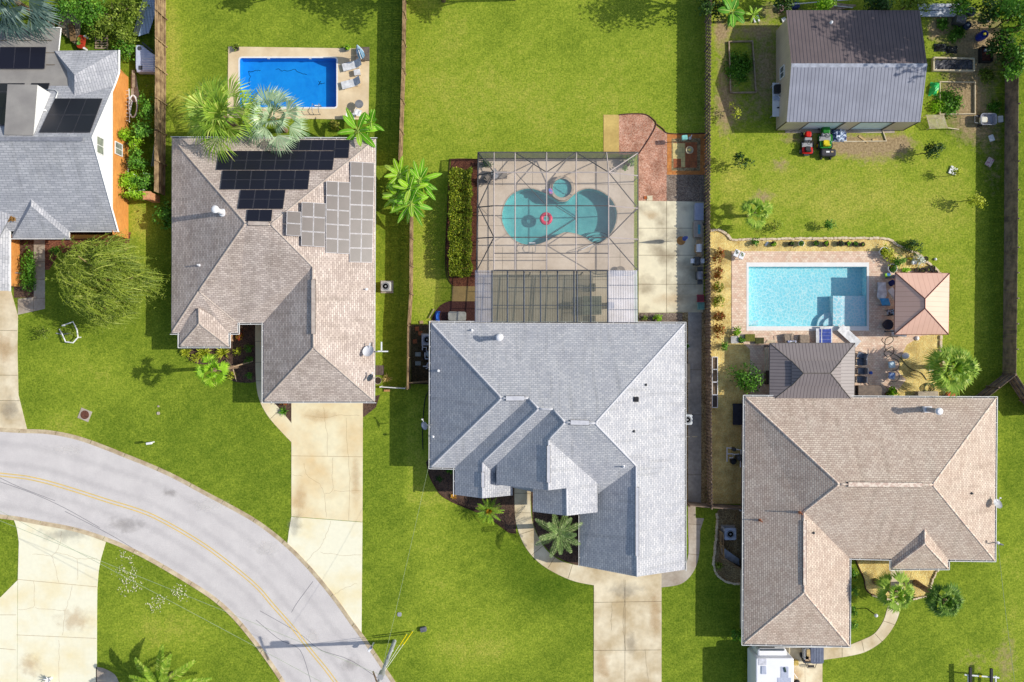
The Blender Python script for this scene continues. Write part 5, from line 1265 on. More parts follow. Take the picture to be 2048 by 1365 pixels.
# ---- bananas
gb_ = 'banana plants by the board fence'
banana('banana plant with broad leaves over the back corner of the brown house', 716, 262, 2.6, 2.1, 9, seed=3, w=.5, el=(55, 0))
banana('smaller banana plant just right of the one over the roof corner', 742, 246, 2.1, 1.5, 8, seed=5, w=.42)
for i, (x, y, h, l, lab) in enumerate(((800, 350, 2.5, 1.6, 'topmost banana plant of the clump by the fence'), (840, 362, 2.6, 1.7, 'banana plant at the right side of the clump by the fence'), (795, 392, 2.2, 1.5, 'banana plant at the left side of the clump by the fence'), (822, 408, 2.7, 1.8, 'lowest banana plant of the clump by the fence'), (820, 378, 3.0, 1.7, 'tallest banana plant in the middle of the clump by the fence'))):
    banana(lab, x, y, h, l * 1.12, 16, group=gb_, seed=20 + i, w=.42, el=(60, -15), mat=L_ban if i % 2 else L_lime)
banana('big leaved banana plant in the top corner beside the picket fence', 1464, 24, 2.2, 1.5, 8, seed=31, w=.62, mat=leafmat('leaf_ban2', A(80, 140, 40, 1.), A(124, 184, 60, 1.)), el=(35, 10))
banana('small lime banana plant right of the big leaved one', 1506, 30, 1.2, .95, 11, seed=32, w=.22, mat=L_lime)
# ---- willow
def willow():
    r = random.Random(11); c = P(205, 560, 4.6); b = Vector((c.x, c.y, 0)); t = T('willow_tree', 'wind combed weeping willow on the lawn by the orange brick house', 'tree', b)
    m = MB(); trunk(m, b, (c.x, c.y, 4.4), .2, .12, r, 7, 2.6); t.part('trunk', m, M('bark_tan', A(186, 164, 110), A(150, 126, 84), rough=.95, scale=5)); m = MB()
    clump = []
    for i in range(46):
        a = r.random() * 6.283; k = math.sqrt(r.random()); clump.append((Vector((c.x - .7 + 3.3 * k * math.cos(a), c.y + 3.2 * k * math.sin(a), 5.3 - 1.7 * k * k + r.uniform(-.4, .4))), r.uniform(-.8, .3), r.uniform(1.2, 2.3)))
    for i in range(1500):
        o, an, L_ = r.choice(clump); p = o + Vector((r.gauss(0, .3), r.gauss(0, .3), r.gauss(0, .25))); a = an + r.gauss(0, .45) if r.random() < .82 else r.random() * 6.28
        d = Vector((math.cos(a), math.sin(a), .4)); L = L_ * r.uniform(.6, 1.15); q = []
        for k in range(6):
            s = k / 5; q.append(p + d * L * s * .8 + Vector((0, 0, -.95 * L * s * s)) + Vector((.22 * s * s, 0, 0)))
        q = [v if v.z > .1 else Vector((v.x, v.y, .1)) for v in q]
        u = Vector((-d.y, d.x, 0)).normalized() * .022
        m.add([x for v in q[:-1] for x in (v - u, v + u)] + [q[-1]], [[2 * k, 2 * k + 1, 2 * k + 3, 2 * k + 2] for k in range(4)] + [[8, 9, 10]])
        for k in range(1, 6):
            for sg in (-1, 1):
                leaf(m, q[k], (d * .8 + u.normalized() * sg * .7 + Vector((0, 0, -.4))).normalized(), (Vector((0, 0, 1)) + rv(r) * .4).normalized(), .2, .05)
    t.part('crown', m, L_wil)
willow()
# ---- trees beyond the frame whose shadows fall into it, and the edge thickets
tree('shade_tree', 'leafy tree just beyond the top edge, shading the fence top', 872, -74, 7.2, 2.7, L_green, 1600, .3, tr=.2)
tree('shade_tree', 'leafy tree beyond the top edge above the middle lawn', 1030, -66, 6.2, 1.5, L_green, 800, .3, tr=.16)
tree('shade_tree', 'leafy tree beyond the top edge beside the picket fence', 1496, -60, 6.6, 2.6, L_green, 1600, .3, tr=.2)
tree('shade_tree', 'tall dense tree in the top right corner shading the workshop roof', 2222, -58, 11.5, 5.0, L_green, 11000, .42, tr=.28, lumps=50)
tree('shade_tree', 'leafy tree above the top left lawn beyond the frame', 600, -60, 5.2, 1.1, L_green, 500, .3, tr=.14)
for x, y, h, rd, n, mt, lb in ((2030, 30, 3.2, 1.9, 900, L_green, 'bright tree crown at the top right corner behind the fence'), (2006, 92, 1.6, 1.3, 600, L_dark, 'dark bush in front of the fence end at the top right'), (2042, 120, 2.6, 1.5, 700, L_green, 'leafy bush over the top of the far right fence'), (1985, 18, 2.0, 1.5, 600, L_dark, 'dark bush at the top edge left of the corner tree'), (1925, -4, 2.2, 1.3, 500, L_green, 'bush at the top edge above the garden drums'), (1830, -4, 2.4, 1.4, 500, L_olive, 'bush hanging in at the top edge behind the workshop'), (1760, -2, 2.2, 1.3, 500, L_dark, 'dark bush peeking over behind the workshop roof'), (1648, 2, 1.8, .9, 400, L_lime, 'lime bush behind the workshop at the white pole'), (1575, -6, 1.8, 1.0, 400, L_dark, 'dark bush at the top edge right of the banana plants'), (1425, 5, 1.6, 1.2, 400, L_dark, 'dark bush in the fence corner behind the banana leaves')):
    tree('bush', lb, x, y, h, rd * 1.15, mt, n * 2, .24, cat='bush', tr=.07, lumps=16)
for x, y, h, rd, n, mt, lb in ((135, 8, 2.6, 1.6, 700, L_green, 'green bush right of the blue grey palm'), (180, 18, 2.4, 1.5, 700, L_green, 'round bush at the top edge above the red table'), (225, 30, 1.6, 1.6, 600, L_olive, 'yellow green bush in the overgrown back yard'), (262, 12, 1.8, 1.3, 500, L_olive, 'weedy bush left of the white boarded roof'), (200, 55, 1.1, 1.2, 450, L_olive, 'weedy bush beside the wooden pallet'), (245, 75, 1.0, 1.4, 500, L_olive, 'weedy bush between the pallet and the camper shell'), (250, 100, .8, 1.0, 350, L_green, 'low weeds above the orange brick corner')):
    tree('bush', lb, x, y, h, rd, mt, n * 2, .2, cat='bush', tr=.05, lumps=16)
for x, y, rx, ry, lb in ((292, 215, .7, 1.5, 'top'), (284, 262, .9, .9, 'second'), (262, 275, .9, .8, 'third'), (276, 318, .8, 1.0, 'fourth'), (258, 362, .8, .9, 'fifth'), (287, 365, .9, 1.0, 'sixth'), (272, 392, 1.3, .35, 'lowest')):
    shrub('side_shrub', lb + ' shrub in the strip between orange brick wall and weathered fence', x, y, rx, ry, 2.4, L_lime if x in (258, 262, 272) else L_green, 800, .2, group='shrubs beside the orange brick wall')
shrub('broadleaf_shrub', 'glossy broad leaved shrub against the left wall of the brown house', 331, 430, .8, 1.2, 2.0, L_green, 500, .3)
shrub('front_shrub', 'long clipped shrub row beside the front path of the orange brick house', 55, 540, .62, 2.1, 1.1, L_green, 1800, .18, lumps=26)
shrub('flowering_shrub', 'shrub with a pink flower under the porch roof corner', 110, 503, .55, .5, .9, L_green, 220, .16)
spiky('spiky dark plant above the willow crown', 190, 478, .9, .8, L_dark, 60)
tree('sapling', 'thin young sapling left of the bent white pipe', 88, 662, .9, .75, L_olive, 200, .14, tr=.02)
tree('sapling', 'small sapling inside the bent white pipe frame', 140, 668, .8, .5, L_olive, 110, .14, tr=.02)
# ---- clipped hedge beside the cage
for i, (y, lb, rr) in enumerate(((358, 'topmost', .95), (402, 'second', .9), (447, 'middle', .95), (492, 'fourth', .95), (533, 'lowest', .85))):
    r = random.Random(50 + i); c = P(920, y, 1.7); b = Vector((c.x, c.y, 0)); t = T('hedge_bush', lb + ' clipped hedge bush in the red mulch beside the pool cage', 'hedge', b, 'hedge bushes beside the cage')
    m = MB(); m.tube([b, b + Vector((0, 0, 1))], [.06, .03], 5); t.part('stem', m, bark); m = MB()
    for k in range(2600):
        x, yy, z = r.uniform(-1, 1), r.uniform(-1, 1), r.uniform(.1, 1); f = r.randint(0, 3)
        if f < 2: z = 1 - abs(r.gauss(0, .05))
        elif f == 2: x = r.choice((-1, 1)) * (1 - abs(r.gauss(0, .06)))
        else: yy = r.choice((-1, 1)) * (1 - abs(r.gauss(0, .08)))
        bump = .9 + .1 * math.sin(x * 4 + i) * math.cos(yy * 3.5)
        p = b + Vector((x * .98 * bump, yy * rr * bump, z * 1.8 * (.93 + .07 * bump))); n = (Vector((x, yy, z)) * .6 + rv(r)).normalized(); tt = n.cross(rv(r)).normalized(); leaf(m, p, tt, n, .17, .11)
    t.part('foliage', m, leafmat('leaf_hedge', A(90, 112, 30, 1.), A(146, 156, 40, .9), A(206, 206, 70, .9)))
# ---- fruit trees and shrubs on the right hand lawn
tree('citrus_tree', 'young citrus tree standing alone near the picket fence', 1485, 322, 1.5, .85, L_dark, 420, .17, tr=.05)
tree('citrus_tree', 'dense dark citrus tree on the lawn right of the tractors', 1869, 300, 1.5, .85, L_dark, 800, .16, tr=.06)
tree('citrus_tree', 'small pale sapling beside the white board on the lawn', 1914, 346, 1.3, .55, L_yel, 170, .16, tr=.03)
tree('citrus_tree', 'open pale green citrus tree near the far right fence', 1955, 396, 1.5, .95, L_yel, 330, .18, tr=.05)
tree('citrus_tree', 'small citrus bush on the lawn above the potted plants', 1660, 452, .9, .6, L_green, 260, .15, tr=.04)
tree('citrus_tree', 'sparse bush right of the small fan palm', 1550, 455, .7, .65, L_olive, 200, .15, tr=.03)
tree('citrus_tree', 'sparse sapling in the workshop shadow', 1468, 216, 1.2, .9, L_yel, 110, .17, tr=.03, lumps=5)
tree('fruit_tree', 'round glossy green tree left of the dark grey gazebo', 1493, 752, 1.7, 1.35, L_green, 1500, .2, tr=.09, lumps=14)
gc = 'croton bushes along the picket fence'
for i, (y, rr, lb) in enumerate(((513, .75, 'topmost red croton with an orange bloom'), (545, .6, 'second dark red croton'), (575, .62, 'third croton, mostly green with red tips'), (603, .6, 'fourth green croton'), (632, .55, 'fifth bronze croton'), (662, .72, 'lowest croton with bright orange red leaves'))):
    shrub('croton_bush', lb + ' in the straw bed by the picket fence', 1438, y, .5, rr, .9, L_red if i not in (2, 3) else leafmat('leaf_croton_green', A(100, 120, 30, 1.), A(150, 160, 50, 1.), A(220, 110, 60, 1.)), 260, .17, group=gc)
shrub('garden_shrub', 'small green shrub in the straw bed below the crotons', 1449, 692, .42, .4, .8, L_green, 160, .15)
shrub('garden_shrub', 'bright leafy plant beside the white tub near the pool corner', 1475, 664, .38, .38, .8, L_lime, 150, .2)
shrub('garden_shrub', 'dark leafy shrub at the top corner of the pool planting', 1826, 496, .85, .75, 1.3, L_dark, 700, .15)
shrub('garden_shrub', 'sprawling yellow green shrub at the corner of the paved pool deck', 1775, 512, .65, .9, 1.0, L_yel, 420, .17)
shrub('garden_shrub', 'mixed green shrub between the white pots and the dark shrub', 1797, 522, .7, .55, .9, L_green, 380, .15)
shrub('garden_shrub', 'white flowering bush right of the pool planting', 1838, 522, .5, .55, .7, L_white, 130, .22)
shrub('garden_shrub', 'lime plant at the top of the terracotta gazebo', 1812, 541, .3, .25, .5, L_lime, 90, .18)
for i, (y, lb) in enumerate(((1150, 'upper'), (1180, 'second'), (1218, 'third'), (1252, 'lowest'))):
    shrub('foundation_shrub', lb + ' green shrub along the inner wall of the tan pink house', 1708, y, .45, .6, .8, L_green, 240, .15, group='shrubs along the inner wall')
shrub('garden_shrub', 'leafy fern in the stone edged bed by the air conditioner pad', 1437, 1131, .38, .42, .5, L_olive, 160, .16)
shrub('garden_shrub', 'green shrub at the bottom left corner of the tan pink house', 1474, 1272, .45, .6, .9, L_green, 220, .17)
shrub('garden_shrub', 'bright green shrub behind the grey house at the patio edge', 1315, 636, .42, .34, .7, L_lime, 200, .15)
shrub('garden_shrub', 'low olive shrub beside the bright one at the patio edge', 1289, 636, .28, .25, .4, L_olive, 90, .14)
for x, y, rr, lb in ((373, 703, .62, 'leftmost'), (409, 706, .75, 'middle'), (447, 705, .75, 'rightmost')):
    spiky(lb + ' yellow green lily clump in front of the brown house', x, y, rr * 1.15, .7, L_yel, 70, 'lily clumps in the front bed', w=.09)
for x, y, lb, mt in ((389, 717, 'round yellow bush at the lower left of the lily clumps', L_yel), (474, 702, 'round yellow bush right of the lily clumps', L_yel), (429, 717, 'small dull bush below the middle lily clump', L_olive), (497, 697, 'upper shaded green bush beside the front path', L_green), (497, 721, 'middle shaded green bush beside the front path', L_green), (498, 752, 'lowest shaded green bush beside the front path', L_green), (463, 752, 'small yellow plant at the tip of the mulch bed', L_yel)):
    shrub('front_bush', lb, x, y, .4, .4, .55, mt, 240, .11)
shrub('red_croton', 'dark red croton in the shaded entry of the brown house', 478, 672, .4, .45, .8, L_red, 160, .2)
shrub('red_croton', 'orange red croton beside the garage wall of the brown house', 564, 806, .5, .2, .5, L_red, 120, .16)
spiky('green spiky plant under the red croton by the driveway', 568, 823, .55, .5, L_green, 60, w=.05)
spiky('dry yellow spiky plant by the fence gate near the dish', 775, 757, .65, .5, leafmat('leaf_dry', A(206, 180, 110, 1.), A(226, 200, 130, 1.)), 50, w=.05)
shrub('red_croton', 'flowering plant with pink tips below the blue pool deck', 668, 250, .5, .5, .8, leafmat('leaf_pinktip', A(120, 130, 40, 1.), A(160, 160, 60, 1.), A(220, 150, 110, 1.)), 220, .17)
shrub('garden_shrub', 'low green plant against the back wall of the brown house', 610, 271, .7, .3, .5, L_green, 150, .16)
spiky('small fern in the dark mulch left of the sago palm', 878, 958, .45, .4, L_dark, 40)
spiky('dry brown plant in the dark mulch under the front gable', 907, 992, .45, .4, L_orange, 34)
spiky('green fern in the corner of the dark mulch bed', 900, 942, .5, .4, L_green, 40)
for x, y, rr, n, mt, lb in ((1480, 134, 1.35, 1100, L_green, 'leafy greens filling the framed garden bed'), (1900, 205, 1.3, 700, L_green, 'tangle of greens in the right garden bed'), (1875, 215, .7, 250, L_lime, 'bright greens at the corner of the right garden bed'), (1915, 70, .9, 300, L_green, 'weeds around the blue drum'), (1885, 48, .6, 200, L_green, 'weeds beside the workshop far corner'), (1975, 150, .7, 200, L_olive, 'pale weeds near the far right fence'), (1990, 215, .6, 160, L_green, 'weeds right of the framed beds')):
    shrub('garden_greens', lb, x, y, rr, rr * (1.9 if x == 1478 else 1.), .34, mt, n * 2, .18, cat='plants', lumps=30)
# ================================================================ THINGS
black = M('black_plastic', (.025, .025, .03), rough=.5); dgrey = M('dark_grey', (.08, .085, .09), rough=.5); grey = M('grey_metal', A(170, 172, 176), rough=.45, scale=2, var=.06)
steel = M('steel', (.55, .56, .58), rough=.3, metal=.8); whitep = M('white_plastic', (.8, .8, .8), (.74, .74, .76), rough=.4, scale=2, var=.03)
terraco = M('terracotta', A(190, 120, 84), rough=.85, scale=4); soil = M('potting_soil', (.05, .035, .025), rough=1, scale=9)
def one(name, label, cat, mat, px, py, z, fn, group=None):
    p = P(px, py, z); m = MB(); fn(m, Vector((p.x, p.y, 0)) if False else p); return solo(name, label, cat, m, mat, (p.x, p.y, 0), group)
# ---- roof pipes, vents, dishes
def rpt(px, py, pl): return onplane(px, py, pl)
pW2 = plane(P(*O2[0], 2.6), P(*RA), P(*RE)); pE2 = pE
pN3 = plane(P(*TL), P(*TR), P(*f_)); pE3 = plane(P(*TR), P(*f_), P(*y_)); pW3 = plane(P(*TL), P(*a_), P(*g_)); pS3 = plane(P(*f_), P(*e_), P(*y_))
pN4 = plane(P(*q4[0]), P(*q4[1]), P(*B4)); pW4 = plane(P(*q4[0]), P(*A4), P(*q4[9])); pE4 = plane(P(*q4[1]), P(*q4[2]), P(*B4)); pE4b = plane(P(*C4), P(*D4), P(*q4[8]))
def flue(label, px, py, pl, h, r, cap=True, mat=whitep, capmat=None):
    b = rpt(px, py, pl); t = T('roof_flue', label, 'flue', b); m = MB(); m.lathe(b - Vector((0, 0, .15)), [(r * 1.9, .0), (r * 1.5, .24), (r, .26), (r, h)], 16); t.part('pipe', m, mat)
    if cap: m = MB(); m.lathe(b + Vector((0, 0, h - .1)), [(r * 1.45, 0), (r * 1.5, .16), (r * .9, .24), (0, .27)], 16); t.part('cap', m, capmat or mat)
flue('white chimney flue on the dim west slope of the brown roof', 446, 426, pW2, 1.75, .2)
flue('white flue with a long shadow on the grey roof', 999, 676, pN3, 1.45, .19)
b = rpt(1853, 819, pN4); t = T('roof_flue', 'tall grey flue with white base and cap on the tan pink roof', 'flue', b)
m = MB(); m.box(b + Vector((0, 0, .05)), (.62, .5, .5)); t.part('base', m, whitep)
m = MB(); m.cyl(b, b + Vector((0, 0, 2.0)), .2, .2, 16); t.part('pipe', m, grey); m = MB(); m.lathe(b + Vector((0, 0, 1.9)), [(.28, 0), (.3, .2), (.2, .3), (0, .32)], 16); t.part('cap', m, whitep)
sm = 'small vent pipes on the roofs'
for x, y, pl, h, lb, mt in ((399, 531, pW2, .45, 'small vent pipe low on the west slope of the brown roof', whitep), (733, 579, pE2, .3, 'small pale vent pipe at the east edge of the brown roof', whitep), (944, 661, pN3, .3, 'small vent pipe left of the white flue on the grey roof', whitep), (877, 742, pW3, .5, 'thin vent pipe near the left eave of the grey roof', whitep), (1247, 933, pS3, .5, 'white vent pipe near the garage ridge of the grey roof', whitep), (1292, 770, pE3, .22, 'tiny dark vent pipe on the east slope of the grey roof', dgrey), (1268, 863, pE3, .22, 'tiny dark vent pipe near the garage ridge', dgrey), (1600, 1026, pW4, .6, 'copper coloured vent pipe by the ridge of the tan pink roof', terraco), (1520, 1041, pW4, .6, 'copper coloured vent pipe low on the tan pink west slope', terraco), (1627, 1066, pE4b, .2, 'dark stub vent on the inner slope of the tan pink roof', dgrey), (1943, 987, pE4, .22, 'dark stub vent on the east hip of the tan pink roof', dgrey), (1663, 45, (Vector((x0, yr, zr)), Vector((0, zr - 2.84, yo - yr)).normalized()), .2, 'tiny white vent on the dark workshop slope', whitep)):
    p = rpt(x, y, pl); m = MB(); m.lathe(p - Vector((0, 0, .1)), [(.13, 0), (.11, .16), (.055, .18), (.055, h + .1)], 10); solo('vent_pipe', lb, 'vent pipe', m, mt, p, sm)
p = rpt(1272, 799, pE3); m = MB(); m.rbox(p + Vector((0, 0, .12)), (.4, .4, .24), .05); solo('roof_vent', 'square black box vent on the east slope of the grey roof', 'roof vent', m, black, p)
def dish(label, px, py, z, base, mat, r=.36, az=200, tilt=48, armd=(.1, .55)):
    c = P(px, py, z); b = Vector(base); t = T('satellite_dish', label, 'satellite dish', b)
    m = MB(); m.tube([b, Vector((b.x, b.y, c.z - .1)), c - Vector((0, 0, .05))], .03, 6); t.part('mast', m, grey)
    d = Vector((math.cos(R(az)) * math.cos(R(tilt)), math.sin(R(az)) * math.cos(R(tilt)), math.sin(R(tilt))))
    q = Vector((0, 0, 1)).rotation_difference(d).to_matrix(); m = MB(); m.smooth = True
    pr = [(r * k / 5, .18 * r * (k / 5) ** 2 * 2) for k in range(6)] + [(r, .38 * r), (r * .98, .34 * r)]
    m.lathe(c, pr, 20, q); t.part('reflector', m, mat)
    e = c + Vector((armd[0], armd[1], .12)); m = MB(); m.tube([c, e], .022, 5); m.box(e, (.12, .1, .1)); t.part('feed_arm', m, whitep)
dish('white satellite dish over the right eave of the brown house', 738, 704, 3.3, P(748, 704, 2.6), whitep, .5, 120, 62, (.1, .65))
dish('dark grey satellite dish low on the right eave of the brown house', 742, 757, 3.3, P(749, 757, 2.6), M('dish_grey', A(110, 124, 134), rough=.4), .34, 140, 45, (.15, .45))
dish('pale grey satellite dish at the left eave of the grey house', 851, 851, 3.4, P(864, 849, 2.9), M('dish_pale', A(170, 176, 196), rough=.4), .36, 200, 50, (-.25, .5))
dish('white satellite dish at the right eave of the tan pink house', 1993, 1009, 3.2, P(1988, 1008, 2.6), M('dish_white', A(226, 228, 232), rough=.4), .42, 60, 55, (.25, .55))
b = P(762, 703, 0); t = T('antenna_mast', 'white antenna mast with two arms beside the brown house', 'antenna', b); top = P(763, 703, 3.4)
m = MB(); m.tube([b, Vector((b.x, b.y, 3.0)), top], .05, 6); t.part('mast', m, whitep)
for d in ((.55, -.02), (.02, .78), (-.3, .0)):
    m = MB(); m.box(top + Vector((d[0] / 2, d[1] / 2, .05)), (max(.1, abs(d[0])), max(.1, abs(d[1])), .1)); t.part('arm', m, whitep)
b = P(1988, 1085, 2.6); t = T('service_mast', 'curved electric service mast at the right eave of the tan pink house', 'mast', b); m = MB(); e = P(1996, 1086, 3.6)
m.tube([b, b + Vector((0, 0, .9)), b + Vector((.12, .05, 1.1)), e], .045, 6); t.part('pipe', m, grey); m = MB(); m.lathe(e, [(.1, -.1), (.12, .05), (0, .12)], 8); t.part('weatherhead', m, whitep)
b = P(864, 872, 2.9); m = MB(); m.tube([b, b + Vector((0, 0, .6)), b + Vector((.14, 0, .7))], .04, 6); m.lathe(b + Vector((.16, 0, .66)), [(.1, -.1), (.1, .06), (0, .12)], 8); solo('service_mast', 'short white service mast at the left eave of the grey house', 'mast', m, whitep, b)
p = onplane(22, 437, spl); r = random.Random(4); m = MB(); cloud(m, p + Vector((0, 0, .12)), (.62, .3, .14), 420, .12, r, 6); solo('leaf_pile', 'brown pile of dead leaves in the valley of the grey roof', 'leaf pile', m, leafmat('leaf_deadbrown', A(150, 110, 64, 1.), A(186, 140, 84, 1.)), p)
# ---- air conditioners
def ac(label, px, py, rz=0., s=.88, col=A(220, 218, 212)):
    b = P(px, py, .9); b.z = 0; t = T('air_conditioner', label, 'air conditioner', b); mat = M('ac_%d' % int(px), col, rough=.5, scale=2)
    m = MB(); m.box(b + Vector((0, 0, .04)), (s + .2, s + .2, .08), rz); t.part('pad', m, greyc)
    m = MB(); m.rbox(b + Vector((0, 0, .48)), (s, s, .8), .12, rz); t.part('cabinet', m, mat)
    m = MB(); m.lathe(b + Vector((0, 0, .885)), [(.32, 0), (.34, .03), (.36, .03), (.37, 0)], 24); t.part('fan_ring', m, mat)
    m = MB(); m.lathe(b + Vector((0, 0, .884)), [(0, .001), (.33, .002)], 20); t.part('fan_opening', m, M('fan_grey', A(120, 128, 140), rough=.5))
    m = MB()
    for k in range(6): m.lathe(b + Vector((0, 0, .905)), [(.05 + .045 * k, 0), (.06 + .045 * k, .004)], 20)
    m.lathe(b + Vector((0, 0, .9)), [(.09, 0), (.07, .03), (0, .035)], 12); t.part('grille', m, grey)
ac('air conditioner on the lawn beside the brown house', 771, 573, 0.)
ac('air conditioner half under the left eave of the grey house', 854, 680, 0., .95, A(224, 222, 226))
ac('air conditioner against the right wall of the grey house', 1375, 840, 0., .9, A(226, 232, 236))
ac('air conditioner on gravel beside the tan pink house', 1461, 1069, 0., 1.05, A(214, 224, 244))
def pipes(label, px, py, segs, tanks):
    b = P(px, py); t = T('pool_equipment', label, 'pool equipment', b)
    m = None
    for i, s in enumerate(segs):
        m = MB(); m.tube([P(x, y, .5) for x, y in s], .05, 6); t.part('pipe', m, whitep)
    for x, y, r, h, mt in tanks: m = MB(); m.lathe(P(x, y, 0), [(r, 0), (r, h * .75), (r * .8, h * .92), (r * .3, h)], 14); t.part('tank', m, mt)
pipes('pool pumps and white pipes by the left wall of the grey house', 852, 710, [[(845, 681), (845, 701)], [(845, 695), (853, 695), (853, 704), (860, 704)], [(850, 700), (850, 716)], [(850, 718), (860, 718)], [(846, 733), (856, 733)], [(852, 738), (860, 733)], [(860, 726), (855, 727), (854, 732)]], [(850, 702, .16, .6, black), (850, 718, .14, .5, black), (860, 708, .3, 1.0, M('tank_blue', A(176, 196, 200), rough=.4))])
pipes('pool pumps and white pipes on straw by the tan pink house', 1468, 912, [[(1454, 895), (1454, 924)], [(1454, 908), (1466, 908), (1466, 916), (1458, 916)], [(1470, 898), (1482, 901), (1482, 918)], [(1467, 909), (1478, 909), (1480, 918)], [(1481, 922), (1481, 935)], [(1455, 896), (1463, 897)]], [(1465, 922, .27, .5, black), (1476, 914, .28, .9, dgrey), (1466, 898, .18, .6, dgrey), (1480, 920, .14, .5, black)])
p = P(1476, 828); m = MB(); m.rbox(p + Vector((0, 0, .4)), (1.1, 1.85, .1), .03); 
for sx in (-1, 1):
    for sy in (-1, 1): m.box(p + Vector((sx * .45, sy * .8, .18)), (.08, .08, .36))
solo('black_platform', 'flat black rectangular cover half under the left eave of the tan pink house', 'cover', m, M('cover_navy', (.035, .038, .055), rough=.6), p)
# ---- street things
t = T('utility_pole', 'tall grey utility pole at the bottom edge by the road', 'utility pole', P(789, 1283)); b = P(789, 1283); top = Vector((b.x, b.y, 9.4))
m = MB(); m.tube([b, top], [.17, .12], 12); t.part('pole', m, M('pole_grey', A(206, 212, 218), A(170, 172, 176), rough=.8, scale=2))
m = MB(); m.box(top + Vector((0, -.1, -.5)), (.1, 2.2, .12), R(20)); t.part('crossarm', m, bark)
m = MB(); m.cyl(b + Vector((.1, .26, 7.4)), b + Vector((.1, .26, 8.4)), .24, .24, 14); t.part('transformer', m, grey)
m = MB(); m.box(b + Vector((.05, -.2, 1.6)), (.14, .08, .3)); t.part('bracket', m, whitep)
for (x, y, h, lb) in ((826, 1262, 7.0, 'longer'), (814, 1268, 6.0, 'shorter')):
    a = P(x, y); e = b + Vector((.05, -.05, h)); t = T('guy_wire', lb + ' guy wire with yellow sleeve anchoring the utility pole', 'guy wire', a); m = MB(); m.tube([a, e], .018, 4); t.part('wire', m, whitep)
    m = MB(); m.tube([a.lerp(e, .02), a.lerp(e, .34)], .05, 6); t.part('sleeve', m, M('sleeve_yellow', A(240, 214, 30, 1.1), rough=.5))
def wire(label, a, b, sag, r=.014, mat=whitep):
    m = MB(); n = 24; m.tube([Vector(a).lerp(Vector(b), i / n) - Vector((0, 0, sag * 4 * (i / n) * (1 - i / n))) for i in range(n + 1)], r, 4); solo('overhead_wire', label, 'wire', m, mat, a)
wire('thin overhead service wire from the grey house to the utility pole', P(859, 925, 3.3), top + Vector((0, 0, -1.4)), .5, .009, M('wire_pale', A(190, 206, 170), rough=.6))
wm_ = M('wire_pale', A(190, 206, 170), rough=.6)
wire('upper thin overhead wire crossing the lower left lawn', P(-900, 690, 8.5), P(760, 1350, 9.0), .5, .014, wm_)
wire('lower thin overhead wire crossing the lower left lawn', P(-900, 560, 8.0), P(752, 1424, 8.2), .6, .014, wm_)
wire('thin overhead service wire running down the right edge', P(1996, 1086, 3.6), P(2060, 1560, 8.0), .3, .014, wm_)
t = T('mailbox', 'white mailbox on a post at the kerb by the utility pole', 'mailbox', P(747, 1286)); b = P(747, 1286)
m = MB(); m.box(b + Vector((0, 0, .5)), (.1, .1, 1.0)); t.part('post', m, whitep); m = MB(); m.rbox(b + Vector((-.1, -.12, 1.12)), (.22, .52, .24), .06, R(-35)); t.part('box', m, whitep); m = MB(); m.box(b + Vector((.06, .1, 1.25)), (.04, .12, .1)); t.part('flag', m, M('flag_red', A(200, 60, 40)))
t = T('mailbox', 'white mailbox on the lawn beside the road curve', 'mailbox', P(308, 884)); b = P(308, 884)
m = MB(); m.box(b + Vector((0, 0, .5)), (.09, .09, 1.0)); t.part('post', m, whitep); m = MB(); m.rbox(b + Vector((.06, 0, 1.1)), (.5, .2, .22), .06, R(8)); t.part('box', m, whitep)
b = P(170, 830); t = T('manhole', 'rusty round manhole lid in a tilted concrete square on the lawn', 'manhole', b); m = MB(); m.box(b + Vector((0, 0, .02)), (1.0, .95, .05), R(-22)); t.part('collar', m, greyc)
m = MB(); m.lathe(b + Vector((0, 0, .045)), [(0, .012), (.36, .012), (.38, 0)][::-1], 24); 
t.part('lid', m, M('lid_rust', A(130, 84, 64), A(96, 60, 48), rough=.8, scale=9))
for x, y, s, lb in ((317, 813, .16, 'upper small pale utility cover on the lawn line'), (317, 827, .26, 'lower small pale utility cover on the lawn line'), (799, 1229, .36, 'flat grey utility cover in the lawn by the road')):
    p = P(x, y); m = MB(); m.rbox(p + Vector((0, 0, .03)), (s, s, .06), s * .3); solo('utility_cover', lb, 'cover', m, greyc if x < 400 else grey, p)
p = P(847, 1258); m = MB(); m.rbox(p + Vector((0, 0, .14)), (.56, .42, .3), .12, R(12)); solo('utility_box', 'dark grey utility box in the lawn near the yellow guy sleeves', 'utility box', m, M('box_grey', A(120, 122, 132), rough=.6), p)
t = T('lamp_post', 'black garden lamp post with white globe on the inner lawn', 'lamp post', P(1733, 1217)); b = P(1733, 1217); m = MB(); m.tube([b, b + Vector((0, 0, 1.75))], .04, 8); t.part('post', m, black); m = MB(); m.lathe(b + Vector((0, 0, 1.75)), [(.06, 0), (.14, .08), (.15, .2), (.08, .3), (0, .32)], 12); t.part('lantern', m, whitep)
